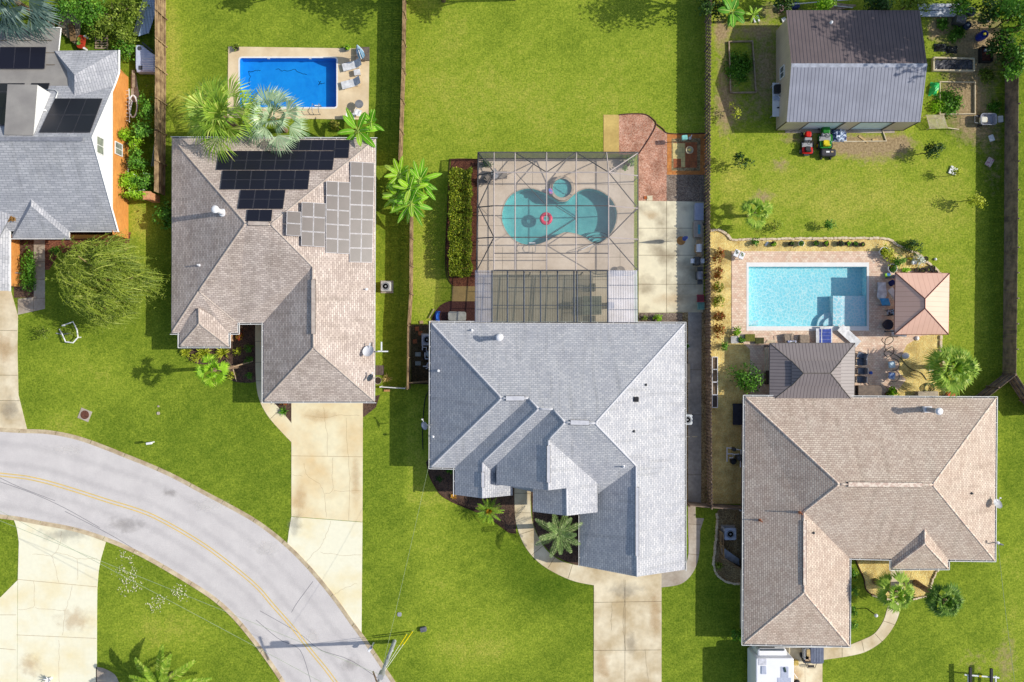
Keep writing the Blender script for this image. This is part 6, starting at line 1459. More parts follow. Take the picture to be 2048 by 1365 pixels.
# trailer rack bottom right
b = P(1958, 1352); t = T('trailer', 'white tube trailer frame with two black bars at the bottom right', 'trailer', b)
for x, y0_, y1_ in ((1941, 1335, 1400), (1983, 1340, 1400)): m = MB(); m.box((P(x, y0_, .9) + P(x - 1, y1_, .9)) / 2, (.2, 2.8, .2)); t.part('black_bar', m, black)
m = MB(); m.tube([P(1929, 1350, .8), P(1998, 1356, .8)], .07, 6); t.part('cross_tube', m, whitep)
for x in (1937, 1991): m = MB(); m.tube([P(x, 1352, .75), P(x, 1400, .75)], .09, 6); t.part('side_tube', m, whitep)
for x in (1937, 1991): m = MB(); q = P(x, 1385, .3); m.cyl(q + Vector((-.1, 0, 0)), q + Vector((.1, 0, 0)), .3, .3, 16); t.part('wheel', m, black)
m = MB(); m.box(P(1961, 1353, .88), (.2, .15, .03)); t.part('sticker', m, M('sticker_yellow', A(240, 220, 30)))
# ---- motorhome and golf cart
b = P(1545, 1330); t = T('motorhome', 'white motorhome parked nose in under the garage eave', 'motorhome', b)
rvw = M('rv_white', (.82, .82, .82), (.78, .78, .8), rough=.45, scale=1, var=.02); rvg = M('rv_grey', A(200, 206, 222, 1.2), A(176, 182, 200, 1.2), rough=.5, scale=3)
def bx(px0, py0, px1, py1, z0, z1, r=.12, s=1.):
    a, c = P(px0, py0, z1), P(px1, py1, z1); m = MB(); m.rbox(((a.x + c.x) / 2, (a.y + c.y) / 2, (z0 + z1) / 2), (abs(c.x - a.x), abs(a.y - c.y), z1 - z0), r); return m
t.part('body', bx(1512, 1317, 1588, 1480, .5, 3.0, .15), rvw); t.part('cab', bx(1515, 1298, 1574, 1316, .55, 2.35, .25), rvw)
t.part('roof_hatch', bx(1523, 1333, 1533, 1349, 3.0, 3.07, .05), rvg); t.part('skylight', bx(1562, 1334, 1577, 1357, 3.0, 3.03, .05), rvg); t.part('roof_tray', bx(1555, 1356, 1582, 1400, 3.0, 3.02, .05), rvg)
t.part('roof_panel', bx(1517, 1318, 1533, 1331, 3.0, 3.025, .04), M('rv_panel', A(226, 226, 234, 1.2)))
p = P(1570, 1340, 3.06); m = MB(); m.box(p, (.14, .4, .08), R(15)); t.part('vent', m, M('vent_green', A(60, 90, 80)))
m = MB(); q = P(1507, 1346, 1.6); m.tube([q + Vector((0, .25, 0)), q, q + Vector((.1, -1.2, .2))], .03, 5); m.box(q + Vector((-.02, .3, 0)), (.12, .28, .2)); t.part('mirror', m, grey)
m = MB(); m.tube([P(1588, 1347, 1.5), P(1595, 1357, 1.2)], .03, 5); t.part('awning_arm', m, whitep)
for x in (1520, 1580):
    for y in (1325, 1440): m = MB(); q = P(x, y, .38); m.cyl(q + Vector((-.12, 0, 0)), q + Vector((.12, 0, 0)), .38, .38, 16); t.part('wheel', m, black)
p = P(1524, 1303, 2.37); 
t.part('windshield', bx(1519, 1299, 1570, 1303, 1.5, 2.36, .1), glass)
b = P(1630, 1312); t = T('golf_cart', 'grey roofed golf cart beside the motorhome', 'golf cart', b); cg = M('cart_grey', A(120, 128, 148), A(104, 110, 130), rough=.45, scale=2)
a, c = P(1621, 1290, 1.9), P(1648, 1328, 1.9); m = MB(); m.rbox(((a.x + c.x) / 2, (a.y + c.y) / 2, 1.88), (1.1, 1.6, .09), .18); t.part('roof', m, cg)
rr_ = m
for k in range(3): m = MB(); m.box(((a.x + c.x) / 2 - .22 + .22 * k, (a.y + c.y) / 2, 1.935), (.1, 1.25, .02)); t.part('roof_rib', m, M('cart_rib', A(140, 148, 168)))
ctr = Vector(((a.x + c.x) / 2, (a.y + c.y) / 2, 0))
m = MB(); m.rbox(ctr + Vector((-.12, -.15, .42)), (1.2, 2.3, .3), .15); t.part('body', m, M('cart_body', A(70, 74, 84), rough=.4))
m = MB(); m.rbox(ctr + Vector((-.1, -.75, .72)), (1.05, .5, .16), .08); t.part('seat', m, M('cart_seat', A(220, 190, 160)))
m = MB(); m.rbox(ctr + Vector((-.1, -1.05, .8)), (1.0, .1, .34), .04); t.part('backrest', m, dgrey)
for sx in (-.5, .45):
    for sy in (-.7, .7): m = MB(); m.tube([ctr + Vector((sx, sy, .5)), ctr + Vector((sx, sy * .95, 1.86))], .025, 5); t.part('roof_post', m, black)
for sx in (-.62, .5):
    for sy in (-.85, .85): m = MB(); q = ctr + Vector((sx, sy, .24)); m.cyl(q + Vector((-.1, 0, 0)), q + Vector((.1, 0, 0)), .24, .24, 14); t.part('wheel', m, black)
m = MB(); m.tube([ctr + Vector((-.55, -1.2, .5)), ctr + Vector((-.3, -1.75, .4)), ctr + Vector((.35, -1.75, .4)), ctr + Vector((.5, -1.2, .5))], .03, 5); m.box(ctr + Vector((0, -1.6, .4)), (.55, .16, .08)); t.part('rear_rack', m, black)
b = P(1607, 1300); t = T('trolley', 'narrow silver and tan cart between golf cart and motorhome', 'cart', b); m = MB(); m.rbox(b + Vector((0, -.1, .55)), (.5, 1.0, .5), .12); t.part('body', m, grey); m = MB(); m.rbox(b + Vector((.12, .05, .84)), (.28, .6, .1), .06); t.part('lid', m, M('tan_lid', A(226, 196, 140)))
for sx in (-.3, .25): m = MB(); q = b + Vector((sx, -.35, .22)); m.cyl(q + Vector((-.05, 0, 0)), q + Vector((.05, 0, 0)), .22, .22, 12); t.part('wheel', m, black)
p = P(1590, 1324); m = MB(); m.rbox(p + Vector((0, 0, .16)), (.4, .42, .32), .04); solo('step_box', 'small ochre step box by the motorhome door', 'box', m, M('ochre', A(226, 196, 110)), p)
p = P(1593, 1364); m = MB(); m.lathe(p, [(.2, 0), (.26, .12), (.2, .3), (0, .32)], 12); solo('rubbish_bag', 'dark round bag on the drive beside the motorhome', 'bag', m, black, p)
for x, y, c, lb in ((1530, 1295, A(226, 190, 60), 'yellow toy peeking out under the garage eave'), (1552, 1295, A(210, 60, 50), 'red hoop toy peeking out under the garage eave')):
    p = P(x, y); m = MB(); ring(m, p, .12, .3, .02, .14, 16); solo('toy_ring', lb, 'toy', m, M('toy_%d' % x, c, rough=.4), p)
# ---- garden tractors at the workshop
def mower(label, px, py, rz, bodym, seatm, wheelm, s=1., name='riding_mower', hl=.5):
    hood = .98 - hl * .42
    b = P(px, py); t = T(name, label, 'riding mower', b); t.o.rotation_euler = (0, 0, 0); mt = Matrix.Rotation(rz, 3, 'Z')
    def w(x, y, z): return b + mt @ Vector((x * s, y * s, z * s))
    m = MB(); m.rbox(w(0, hood, .55), ((.5 if hl < .6 else .58) * s, hl * s, .42 * s), .14 * s, rz); t.part('hood', m, bodym)
    m = MB(); m.rbox(w(0, .36 - .2 * (hl > .6), .55), (.62 * s, .26 * s, .3 * s), .06 * s, rz); m.rbox(w(0, -.14, .4), (.9 * s, .4 * s, .06 * s), .06 * s, rz); t.part('footrest', m, grey)
    m = MB(); m.rbox(w(0, -.1, .3), (.5 * s, 1.9 * s, .16 * s), .08 * s, rz); t.part('chassis', m, dgrey)
    m = MB(); m.rbox(w(0, -.62, .52), (.92 * s, .6 * s, .16 * s), .14 * s, rz); t.part('fender', m, bodym)
    m = MB(); m.rbox(w(0, -.52, .68), (.46 * s, .42 * s, .16 * s), .1 * s, rz); m.rbox(w(0, -.76, .82), (.46 * s, .12 * s, .36 * s), .05 * s, rz); t.part('seat', m, seatm)
    m = MB(); c = w(0, .02, .86); m.tube([c + mt @ Vector((math.cos(a * .524) * .19 * s, math.sin(a * .524) * .19 * s, 0)) for a in range(12)], .02 * s, 5, closed=True); t.part('steering_wheel', m, black)
    m = MB(); m.tube([w(0, .2, .6), c], .025 * s, 5); t.part('steering_column', m, black)
    m = MB(); m.rbox(w(.08, -.05, .2), (1.15 * s, .62 * s, .14 * s), .14 * s, rz); t.part('mower_deck', m, black if hl < .6 else bodym)
    for x, y, r, wd in ((-.4, .85, .2, .16), (.4, .85, .2, .16), (-.44, -.66, .27, .24), (.44, -.66, .27, .24)):
        m = MB(); m.cyl(w(x - wd / 2, y, r), w(x + wd / 2, y, r), r * s, r * s, 16); wo = t.part('wheel', m, black)
        m = MB(); m.cyl(w(x - wd / 2 - .01, y, r), w(x + wd / 2 + .01, y, r), r * .5 * s, r * .5 * s, 12); t.part('rim', m, wheelm, wo)
    return t, w
redm = M('mower_red', A(214, 34, 24, 1.15), A(190, 26, 20, 1.15), rough=.35); grn = M('tractor_green', A(40, 130, 44, 1.1), A(30, 112, 36, 1.1), rough=.35); yl = M('tractor_yellow', A(236, 216, 30, 1.2), rough=.4)
mower('red riding mower parked left of the green tractor', 1611, 290, R(-2), redm, black, grey, .98)
t, w_ = mower('green garden tractor with yellow seat and wheels at the workshop door', 1646, 277, R(0), grn, yl, yl, 1.1, 'garden_tractor', .85)
b = P(1652, 309); t = T('lawn_cart', 'black tow behind lawn cart under the green tractor', 'lawn cart', b); m = MB(); m.rbox(b + Vector((0, 0, .42)), (1.3, .62, .5), .16); t.part('bin', m, M('cart_black', A(66, 64, 72), rough=.5))
m = MB(); m.rbox(b + Vector((-.1, .06, .69)), (.3, .14, .02), .02); t.part('sticker', m, whitep); m = MB(); m.rbox(b + Vector((.28, .06, .69)), (.2, .12, .02), .02); t.part('sticker', m, M('sticker_tan', A(226, 200, 150)))
for sx in (-.5, .3): m = MB(); q = b + Vector((sx, -.36, .16)); m.cyl(q + Vector((-.06, 0, 0)), q + Vector((.06, 0, 0)), .16, .16, 12); t.part('wheel', m, black)
p = P(1677, 272); r = random.Random(8); m = MB(); n = 13; v = []
for j in range(n):
    for i in range(n):
        x, y = -1 + 2 * i / (n - 1), -1 + 2 * j / (n - 1); e_2 = max(abs(x), abs(y)); z = .02 if e_2 > .95 else (.45 * (1 - x * x * .6) * (1 - y * y * .5) + r.uniform(-.1, .1)); v.append(p + Vector((x * .68 * r.uniform(.92, 1.05), y * .55 * r.uniform(.92, 1.05), z)))
m.add(v, [[j * n + i, j * n + i + 1, (j + 1) * n + i + 1, (j + 1) * n + i] for j in range(n - 1) for i in range(n - 1)])
solo('tarpaulin', 'crumpled blue and white tarpaulin right of the green tractor', 'tarpaulin', m, M('tarp_blue', A(206, 220, 240), A(60, 80, 140), rough=.4, scale=2.4, lo=.46, hi=.56, var=.05), p)
plank = M('plank', A(226, 196, 140), A(206, 174, 120), rough=.9, scale=5)
for x, y, l, a, lb in ((1726, 279, .95, R(-36), 'loose slanted plank on the bare soil at the workshop'), (1750, 280, .5, R(3), 'short loose plank on the bare soil at the workshop')):
    p = P(x, y); m = MB(); m.box(p + Vector((0, 0, .04)), (l, .15, .06), a); solo('plank', lb, 'plank', m, plank, p)
def frame(label, px, w_=.1, h=.14, mat=whitep, name='garden_bed_frame', z=0.):
    pts = PP(px); t = T(name, label, 'bed frame', pts[0]); n = len(pts)
    for i in range(n if px[0] != px[-1] else n - 1):
        a, b = pts[i], pts[(i + 1) % n]; d = b - a; m = MB(); m.box((a + b) / 2 + Vector((0, 0, h / 2 + z + .003 * i)), (d.length + w_ * .5, w_, h), math.atan2(d.y, d.x)); t.part('board', m, mat)
    return t
oldwood = M('old_timber', A(196, 176, 150), A(150, 130, 108), rough=.95, scale=3); palewood = M('pale_timber', A(240, 226, 196), A(214, 196, 160), rough=.9, scale=3)
frame('timber framed garden bed left of the workshop', [(1457, 85), (1504, 84), (1511, 186), (1460, 187)], .1, .22, oldwood)
frame('timber framed bed with black plastic right of the workshop', [(1864, 118), (1944, 120), (1944, 144), (1864, 143)], .12, .35, palewood)
frame('pale framed bed of greens right of the workshop', [(1878, 165), (1948, 166), (1948, 229), (1878, 230)], .07, .2, palewood)
frame('pale edging of the bare patch in front of the workshop', [(1690, 258), (1688, 284), (1772, 283), (1763, 258)], .08, .12, palewood)
p = P(1905, 131); m = MB(); v = []; r = random.Random(2)
for j in range(7):
    for i in range(19): v.append(P(1868 + 74 * i / 18, 122 + 19 * j / 6) + Vector((0, 0, .12 + r.uniform(0, .16))))
m.add(v, [[(j + 1) * 19 + i, (j + 1) * 19 + i + 1, j * 19 + i + 1, j * 19 + i] for j in range(6) for i in range(18)]); m.smooth = False
solo('plastic_sheet', 'wrinkled black plastic sheet lying in the framed bed', 'plastic sheet', m, M('black_film', (.05, .05, .06), (.1, .1, .11), rough=.3, scale=3), p)
for x, y, s, lb in ((1880, 96, .5, 'left shiny black plastic bag heap by the framed bed'), (1903, 100, .45, 'right shiny black plastic bag heap by the framed bed')):
    p = P(x, y); r = random.Random(x); m = MB(); n = 10; v = []
    for j in range(n):
        for i in range(n): a, c = -1 + 2 * i / (n - 1), -1 + 2 * j / (n - 1); v.append(p + Vector((a * s * 1.1, c * s * .7, max(.01, .42 * (1 - a * a) * (1 - c * c) + r.uniform(-.09, .09)))))
    m.add(v, [[j * n + i, j * n + i + 1, (j + 1) * n + i + 1, (j + 1) * n + i] for j in range(n - 1) for i in range(n - 1)]); solo('plastic_bag', lb, 'bag', m, M('bag_black', (.02, .02, .022), (.05, .06, .06), rough=.25, scale=4), p)
p = P(1868, 179); r = random.Random(9); m = MB(); n = 9; v = []
for j in range(n):
    for i in range(n): a, c = -1 + 2 * i / (n - 1), -1 + 2 * j / (n - 1); v.append(p + Vector((a * .42 + c * .1, c * .6, max(.02, .5 * (1 - a * a) * (1 - c ** 4) + r.uniform(-.06, .06)))))
m.add(v, [[j * n + i, j * n + i + 1, (j + 1) * n + i + 1, (j + 1) * n + i] for j in range(n - 1) for i in range(n - 1)]); solo('soil_bag', 'bright green plastic soil bag at the workshop corner', 'bag', m, M('bag_green', A(50, 190, 100, 1.1), A(200, 220, 60, 1.1), rough=.4, scale=2.2, lo=.55, hi=.62), p)
t = T('trellis', 'white wooden trellis panel leaning at the workshop corner', 'trellis', P(1890, 247)); q = [P(1852, 231, .9), P(1888, 231, .9), P(1896, 256, .5), P(1859, 257, .5)]
for k in range(12): m = MB(); a = q[0].lerp(q[3], k / 11); b2 = q[1].lerp(q[2], k / 11); m.box((a + b2) / 2, ((b2 - a).length, .045, .03), math.atan2((b2 - a).y, (b2 - a).x)); t.part('slat', m, palewood)
for s in (.05, .5, .95): m = MB(); m.tube([q[0].lerp(q[1], s) - Vector((0, 0, .04)), q[3].lerp(q[2], s) - Vector((0, 0, .04))], .03, 4); t.part('bar', m, palewood)
m = MB(); m.tube([q[2], P(1918, 259, .02)], .04, 4); t.part('leg', m, palewood)
for s in (0, 1): m = MB(); a = q[0].lerp(q[1], s); m.tube([a, Vector((a.x, a.y, 0))], .035, 4); t.part('leg', m, palewood)
m = MB(); a = q[3]; m.tube([a, Vector((a.x, a.y, 0))], .035, 4); t.part('leg', m, palewood)
b = P(1968, 243); t = T('tub_cart', 'grey garden tub cart holding a bag near the far right fence', 'cart', b); m = MB(); lp_ = rrect(-.7, -.5, .7, .5, .25); n = len(lp_)
v = [b + Vector((x * k, y * k, z)) for k, z in ((.8, .3), (1., .75), (.94, .75), (.78, .36)) for x, y in lp_]; m.add(v, [[i + j * n, (i + 1) % n + j * n, (i + 1) % n + (j + 1) * n, i + (j + 1) * n] for j in range(3) for i in range(n)] + [[3 * n + i for i in range(n)]]); t.part('tub', m, M('tub_grey', A(180, 184, 200), rough=.4))
for sy in (-.45, .45): m = MB(); q2 = b + Vector((-.5, sy, .2)); m.cyl(q2 + Vector((0, -.04, 0)), q2 + Vector((0, .04, 0)), .2, .2, 14); t.part('wheel', m, black)
m = MB(); m.tube([b + Vector((-.7, .3, .5)), b + Vector((-1.2, .3, .7)), b + Vector((-1.2, -.3, .7)), b + Vector((-.7, -.3, .5))], .025, 5); t.part('handle', m, grey)
p = P(1959, 244); m = MB(); m.rbox(p + Vector((0, 0, .6)), (.55, .5, .35), .12); solo('soil_bag', 'white and yellow bag lying in the grey tub cart', 'bag', m, M('bag_whiteyellow', A(240, 236, 220), A(220, 180, 60), rough=.5, scale=4, lo=.55, hi=.6), p)
for x, y, s, a, lb in ((2000, 239, .42, 4, 'white bag on the grass by the tub cart'), (1982, 277, .42, 20, 'small white sack lying below the tub cart'), (1978, 325, .55, -30, 'printed sack lying near the far right fence'), (1905, 342, .62, -22, 'white square board leaning by the small sapling'), (1512, 39, .5, 15, 'white perforated board on the grass behind the workshop'), (1567, 41, .35, 20, 'small white board at the workshop corner')):
    p = P(x, y); m = MB(); m.rbox(p + Vector((0, 0, .08)), (s, s * (1.1 if 'board' in lb else 1.35), .12), .06 if 'board' not in lb else .015, R(a)); solo('board' if 'board' in lb else 'sack', lb, 'board' if 'board' in lb else 'sack', m, M('sack_print', A(226, 206, 200), A(190, 120, 150), rough=.6, scale=5, lo=.55, hi=.6) if 'printed' in lb else whitep, p)
def barrel(label, px, py, r, h, mat, top=None, name='barrel'):
    p = P(px, py); t = T(name, label, name.replace('_', ' '), p); m = MB(); m.lathe(p, [(r * .9, 0), (r, h * .3), (r, h * .7), (r * .92, h), (r * .84, h), (r * .84, h - .08), (0, h - .08)], 18); t.part('body', m, mat)
    if top: m = MB(); m.lathe(p + Vector((.05, .05, h - .075)), [(0, .02), (r * .35, .02), (r * .4, 0)][::-1], 10); t.part('lid', m, top)
barrel('bright blue plastic drum in the junk corner', 1958, 76, .38, .85, M('drum_blue', A(40, 60, 170, 1.2), rough=.4), M('drum_yellow', A(200, 190, 60)))
barrel('dark round tub behind the blue drum', 1930, 55, .32, .5, M('tub_dark', A(70, 84, 110), rough=.5), grey)
barrel('small dark bucket near the dark bush at the top edge', 1971, 43, .24, .4, M('bucket_dark', A(60, 66, 84), rough=.5), None, 'bucket')
p = P(1940, 25); m = MB(); m.tube([p + Vector((.3 * math.cos(k * .393), .3 * math.sin(k * .393), .14)) for k in range(16)], .13, 8, closed=True); solo('tyre', 'old grey tyre lying in the junk corner', 'tyre', m, M('tyre_grey', A(90, 96, 112), rough=.8), p)
p = P(1913, 45); t = T('compost_bin', 'grey compost bin left of the dark tub', 'bin', p); m = MB(); m.rbox(p + Vector((0, 0, .4)), (.85, .75, .8), .1, R(-14)); t.part('body', m, dgrey); m = MB(); m.rbox(p + Vector((0, 0, .84)), (.8, .7, .07), .06, R(-14)); t.part('lid', m, M('lid_grey', A(150, 146, 150), A(110, 106, 110), scale=5))
b = P(1968, 112); t = T('planter_box', 'open black planter box with reddish soil below the blue drum', 'planter', b)
for d, s in (((-.48, 0), (.06, 1.3)), ((.48, 0), (.06, 1.3)), ((0, .63), (1.0, .06)), ((0, -.63), (1.0, .06))): m = MB(); m.box(b + Vector((*d, .25)), (*s, .5)); t.part('side', m, black)
m = MB(); m.box(b + Vector((0, 0, .12)), (.88, 1.18, .2)); t.part('soil', m, M('soil_red', A(150, 90, 70), A(100, 66, 56), rough=1, scale=6)); m = MB(); m.rbox(b + Vector((.1, .4, .3)), (.5, .25, .2), .06); t.part('bag', m, M('bag_pale', A(190, 196, 206)))
wboard = M('board_white', A(226, 228, 234), A(176, 184, 200), rough=.7, scale=3)
for k, (x, y, l, a) in enumerate(((1876, 12, 3.6, 0), (1880, 19, 3.8, -2), (1877, 26, 3.6, 1), (1874, 32, 3.2, 0))):
    p = P(x, y); m = MB(); m.box(p + Vector((0, 0, .1 + .01 * k)), (l, .26, .08), R(a)); solo('board', ('topmost', 'second', 'third', 'lowest')[k] + ' white board of the stack behind the workshop', 'board', m, wboard, p, 'white boards behind the workshop')
p = P(1600, 8); m = MB(); m.tube([P(1547, 12, .5), P(1718, -2, .6)], .05, 6); solo('pole', 'long white pole lying across the bushes behind the workshop', 'pole', m, whitep, p)
m = MB(); p = P(1680, 13); m.tube([P(1650, 10, .3), P(1706, 16, .3)], .05, 6); solo('pole', 'shorter white pole on the lumber behind the workshop', 'pole', m, whitep, p)
for k in range(5): p = P(1668 + k * 3, 8 + k * 3); m = MB(); m.box(p + Vector((0, 0, .08 + .05 * k)), (2.6, .16, .05), R(-8 + 5 * k)); solo('board', ('topmost', 'second', 'third', 'fourth', 'lowest')[k] + ' weathered board of the lumber pile behind the workshop', 'board', m, oldwood, p, 'lumber pile boards')
for x, y, c, lb in ((1562, 20, A(150, 120, 116), 'brownish sack at the workshop back corner'), (1590, 14, A(60, 80, 150), 'blue and white bag behind the workshop')):
    p = P(x, y); m = MB(); m.rbox(p + Vector((0, 0, .2)), (.6, .55, .4), .16, R(15)); solo('sack', lb, 'sack', m, M('sk_%d' % x, c, tuple(v * .5 for v in c), rough=.6, scale=5), p)
b = P(1547, 208); t = T('work_bench', 'narrow white work bench with tools against the workshop wall', 'bench', b); m = MB(); m.box(b + Vector((0, .1, .85)), (.72, 2.9, .06)); t.part('top', m, whitep)
for sx in (-.3, .3):
    for sy in (-1.2, 1.4): m = MB(); m.box(b + Vector((sx, sy, .41)), (.06, .06, .82)); t.part('leg', m, grey)
for dx, dy, s, mt, nm, lb in ((0, .95, (.55, .7, .45), black, 'machine', 'black machine at the upper end of the white work bench'), (-.05, .2, (.6, .35, .12), M('box_bluewhite', A(210, 220, 240)), 'box', 'pale blue box on the white work bench'), (.1, -.6, (.2, .1, .1), black, 'tool', 'small black tool low on the white work bench')):
    p = b + Vector((dx, dy, 0)); m = MB(); m.rbox(p + Vector((0, 0, .88 + s[2] / 2)), s, .06); solo(nm, lb, nm, m, mt, p)
p = b + Vector((.25, .35, 0)); m = MB(); m.lathe(p + Vector((0, 0, .88)), [(.13, 0), (.16, .3), (.13, .3), (.12, .05), (0, .05)], 14); solo('bucket', 'white bucket on the white work bench', 'bucket', m, whitep, p)
# ---- left yard
b = P(168, 88); t = T('play_table', 'red play table with green bowls in the overgrown yard', 'table', b); rd_ = M('toy_red', A(206, 70, 44), rough=.5); m = MB(); m.rbox(b + Vector((0, 0, .45)), (.7, 1.15, .1), .25, R(-8)); t.part('table_top', m, rd_)
for sx in (-.25, .25):
    for sy in (-.4, .4): m = MB(); m.box(b + Vector((sx, sy, .2)), (.06, .06, .4)); t.part('leg', m, rd_)
for dx, dy, c, lb in ((-.12, .2, A(150, 160, 60), 'olive bowl on the red play table'), (-.15, -.15, A(120, 180, 80), 'green bowl on the red play table')):
    p = b + Vector((dx, dy, 0)); m = MB(); m.lathe(p + Vector((0, 0, .505)), [(.1, 0), (.18, .1), (.15, .1), (.08, .03), (0, .03)], 14); solo('bowl', lb, 'bowl', m, M('bowl_%d' % int(dy * 100), c), p)
for dx, dy in ((.32, .48), (.25, -.55)): p = b + Vector((dx, dy, 0)); m = MB(); m.lathe(p + Vector((0, 0, 0)), [(.09, 0), (.1, .5), (.09, .52), (0, .52)], 10); solo('bollard_stool', ('upper' if dy > 0 else 'lower') + ' small white stool beside the red play table', 'stool', m, whitep, p)
b = P(142, 55); t = T('deck', 'old timber deck behind the grey roofed lean-to', 'deck', b); 
for k in range(12): m = MB(); a, c = P(127 + 3.3 * k, 14 + 2.6 * k), P(121 + 3.6 * k, 62 + 3.2 * k); d = c - a; m.box((a + c) / 2 + Vector((0, 0, .3)), (d.length, .13, .05), math.atan2(d.y, d.x)); t.part('deck_board', m, oldwood)
for k in range(4): m = MB(); m.box(P((128, 160, 126, 158)[k], (25, 48, 56, 92)[k]) + Vector((0, 0, .14)), (.1, .1, .27)); t.part('post', m, oldwood)
b = P(151, 70); m = MB(); m.rbox(b + Vector((0, 0, .55)), (.5, 1.5, .08), .04, R(8))
for s in (-.6, .6): m.box(b + Vector((0, s, .42)), (.3, .08, .22))
solo('bench', 'brown bench on the old timber deck', 'bench', m, M('bench_brown', A(150, 120, 84), rough=.9, scale=4), b)
for k in range(3):
    p = P(88 + 9 * k, 42 + k); m = MB(); n = 10; a, c = P(83 + 9 * k, 26, .5), P(92 + 9 * k, 56, .2); v = []
    for i in range(n + 1): x = a.x + (c.x - a.x) * i / n; h = .03 * (i % 2); v += [(x, a.y, a.z + h), (x, c.y, c.z + h)]
    m.add(v, [[2 * i + 1, 2 * i, 2 * i + 2, 2 * i + 3] for i in range(n)]); m.add([(a.x, c.y, 0), (c.x, c.y, 0), (c.x, c.y, c.z), (a.x, c.y, c.z)], [[0, 1, 2, 3]]); solo('metal_sheet', ('left', 'middle', 'right')[k] + ' pale corrugated sheet leaning behind the lean-to', 'metal sheet', m, M('sheet_pale', A(220, 206, 180), A(150, 140, 130), rough=.5, scale=2), p)
b = P(204, 85); t = T('pallet', 'weathered wooden pallet in the weeds', 'pallet', b)
for k in range(6): m = MB(); m.box(b + Vector((0, .55 - .22 * k, .12)), (1.1, .1, .03)); t.part('slat', m, oldwood)
for s in (-.5, 0, .5): m = MB(); m.box(b + Vector((s, 0, .05)), (.08, 1.2, .1)); t.part('bearer', m, oldwood)
# white boarded hull-like roof and camper shell
q = [P(290, -30, 1.2), P(330, -30, .9), P(300, 60, .8), P(276, 70, .9), P(266, 66, .5)]
t = T('skiff', 'overturned white hull with bluish planks against the weathered fence', 'boat', P(290, 30))
m = MB(); a, b_2, c, d = P(296, -40, .15), P(266, 68, .1), P(277, 73, .75), P(306, -40, .85); m.poly([a, b_2, c, d]); m.poly([a, d, c, b_2]); t.part('side', m, whitep)
m = MB(); m.slope([d, c, P(298, 66, .75), P(333, -40, .85)]); t.part('hull', m, ribmat('hull_planks', A(176, 196, 224), A(90, 100, 120), pitch=.26, width=.12, rough=.5))
m = MB(); m.poly([b_2, P(300, 68, .05), P(298, 66, .75), c]); t.part('transom', m, whitep)
b = P(290, 117); t = T('camper_shell', 'white camper shell lying against the weathered fence', 'camper shell', b); m = MB(); pts = [P(271, 90, .7), P(283, 90, .7), P(309, 110, .7), P(309, 144, .7), P(273, 144, .7), P(271, 138, .7)]
m.prism([p.to_2d() for p in pts], .02, .62); i2 = [p.lerp(b, .08) for p in pts]; m.add([Vector((p.x, p.y, .62)) for p in pts] + [Vector((p.x, p.y, .72)) for p in i2], [[i, (i + 1) % 6, 6 + (i + 1) % 6, 6 + i] for i in range(6)] + [[6 + i for i in range(6)]][0:1]); t.part('shell', m, M('shell_white', A(214, 220, 240), A(196, 204, 228), rough=.4, scale=2, var=.03))
for k in range(7): m = MB(); m.box(P(295, 117 + 3.6 * k, .735), (1.0, .05, .02)); t.part('rib', m, whitep)
for x, y, lb in ((279, 97, 'round'), (281, 136, 'square')): m = MB(); m.rbox(P(x, y, .735), (.34, .36, .03), .15 if lb == 'round' else .05); t.part('hatch', m, dgrey)
m = MB(); m.box(P(297, 96, .55), (1.15, .12, .5), R(-40)); t.part('tailgate', m, dgrey)
b = P(259, 106); m = MB(); m.rbox(b + Vector((0, 0, .2)), (.3, .4, .4), .06, R(20)); solo('cooler', 'small white cooler left of the camper shell', 'cooler', m, whitep, b)
p = P(270, 160); m = MB(); m.box(p + Vector((0, 0, .3)), (.24, 1.5, .05)); 
for s in (-.6, .6): m.box(p + Vector((0, s, .14)), (.2, .06, .28))
solo('bench', 'narrow wooden bench beside the orange brick wall', 'bench', m, oldwood, p)
def ladder(label, px0, py0, px1, py1, z0, z1, w=.42, n=8, group=None):
    a, c = P(px0, py0, z0), P(px1, py1, z1); t = T('ladder', label, 'ladder', (a.x, a.y, 0)); d = (c - a).normalized(); s = Vector((-d.y, d.x, 0)).normalized() * w / 2
    for k in (-1, 1): m = MB(); m.tube([a + s * k, c + s * k], .035, 4); t.part('rail', m, whitep)
    for i in range(n): m = MB(); q = a.lerp(c, (i + .5) / n); m.tube([q - s, q + s], .02, 4); t.part('rung', m, whitep)
ladder('white extension ladder leaning along the orange brick wall', 253, 178, 254, 245, .45, .45, .42, 9)
p = P(269, 215); m = MB(); m.tube([p + Vector((.36 * math.cos(k * .314), .95 * math.sin(k * .314), .3 + .0)) for k in range(20)], .07, 6, closed=True); m.tube([p + Vector((-.3, -.5, .25)), p + Vector((-.1, .5, .3))], .08, 6); solo('pipe_hoop', 'white oval pipe hoop leaning beside the ladder', 'pipe', m, whitep, p)
for x, y, h, lb in ((254, 288, .5, 'left white jug among the side shrubs'), (270, 287, .45, 'right white jug among the side shrubs')):
    p = P(x, y); m = MB(); m.lathe(p, [(.14, 0), (.16, .3), (.06, .46), (0, .48)], 10); solo('jug', lb, 'jug', m, whitep, p)
ladder('lower white rack half hidden by side shrubs', 253, 315, 250, 344, .4, .4, .5, 8)
b = P(262, 360); t = T('pipe_trellis', 'white pipe trellis frame over the lowest side shrubs', 'pipe frame', b)
for q in ([(260, 345), (258, 382), (262, 384)], [(262, 384), (290, 380)], [(286, 347), (300, 349)], [(260, 345), (272, 352)]): m = MB(); m.tube([P(x, y, 1.3) for x, y in q], .035, 5); t.part('pipe', m, whitep)
m = MB(); a = P(261, 384, 1.3); m.tube([a, Vector((a.x, a.y, 0))], .035, 5); t.part('pipe', m, whitep)
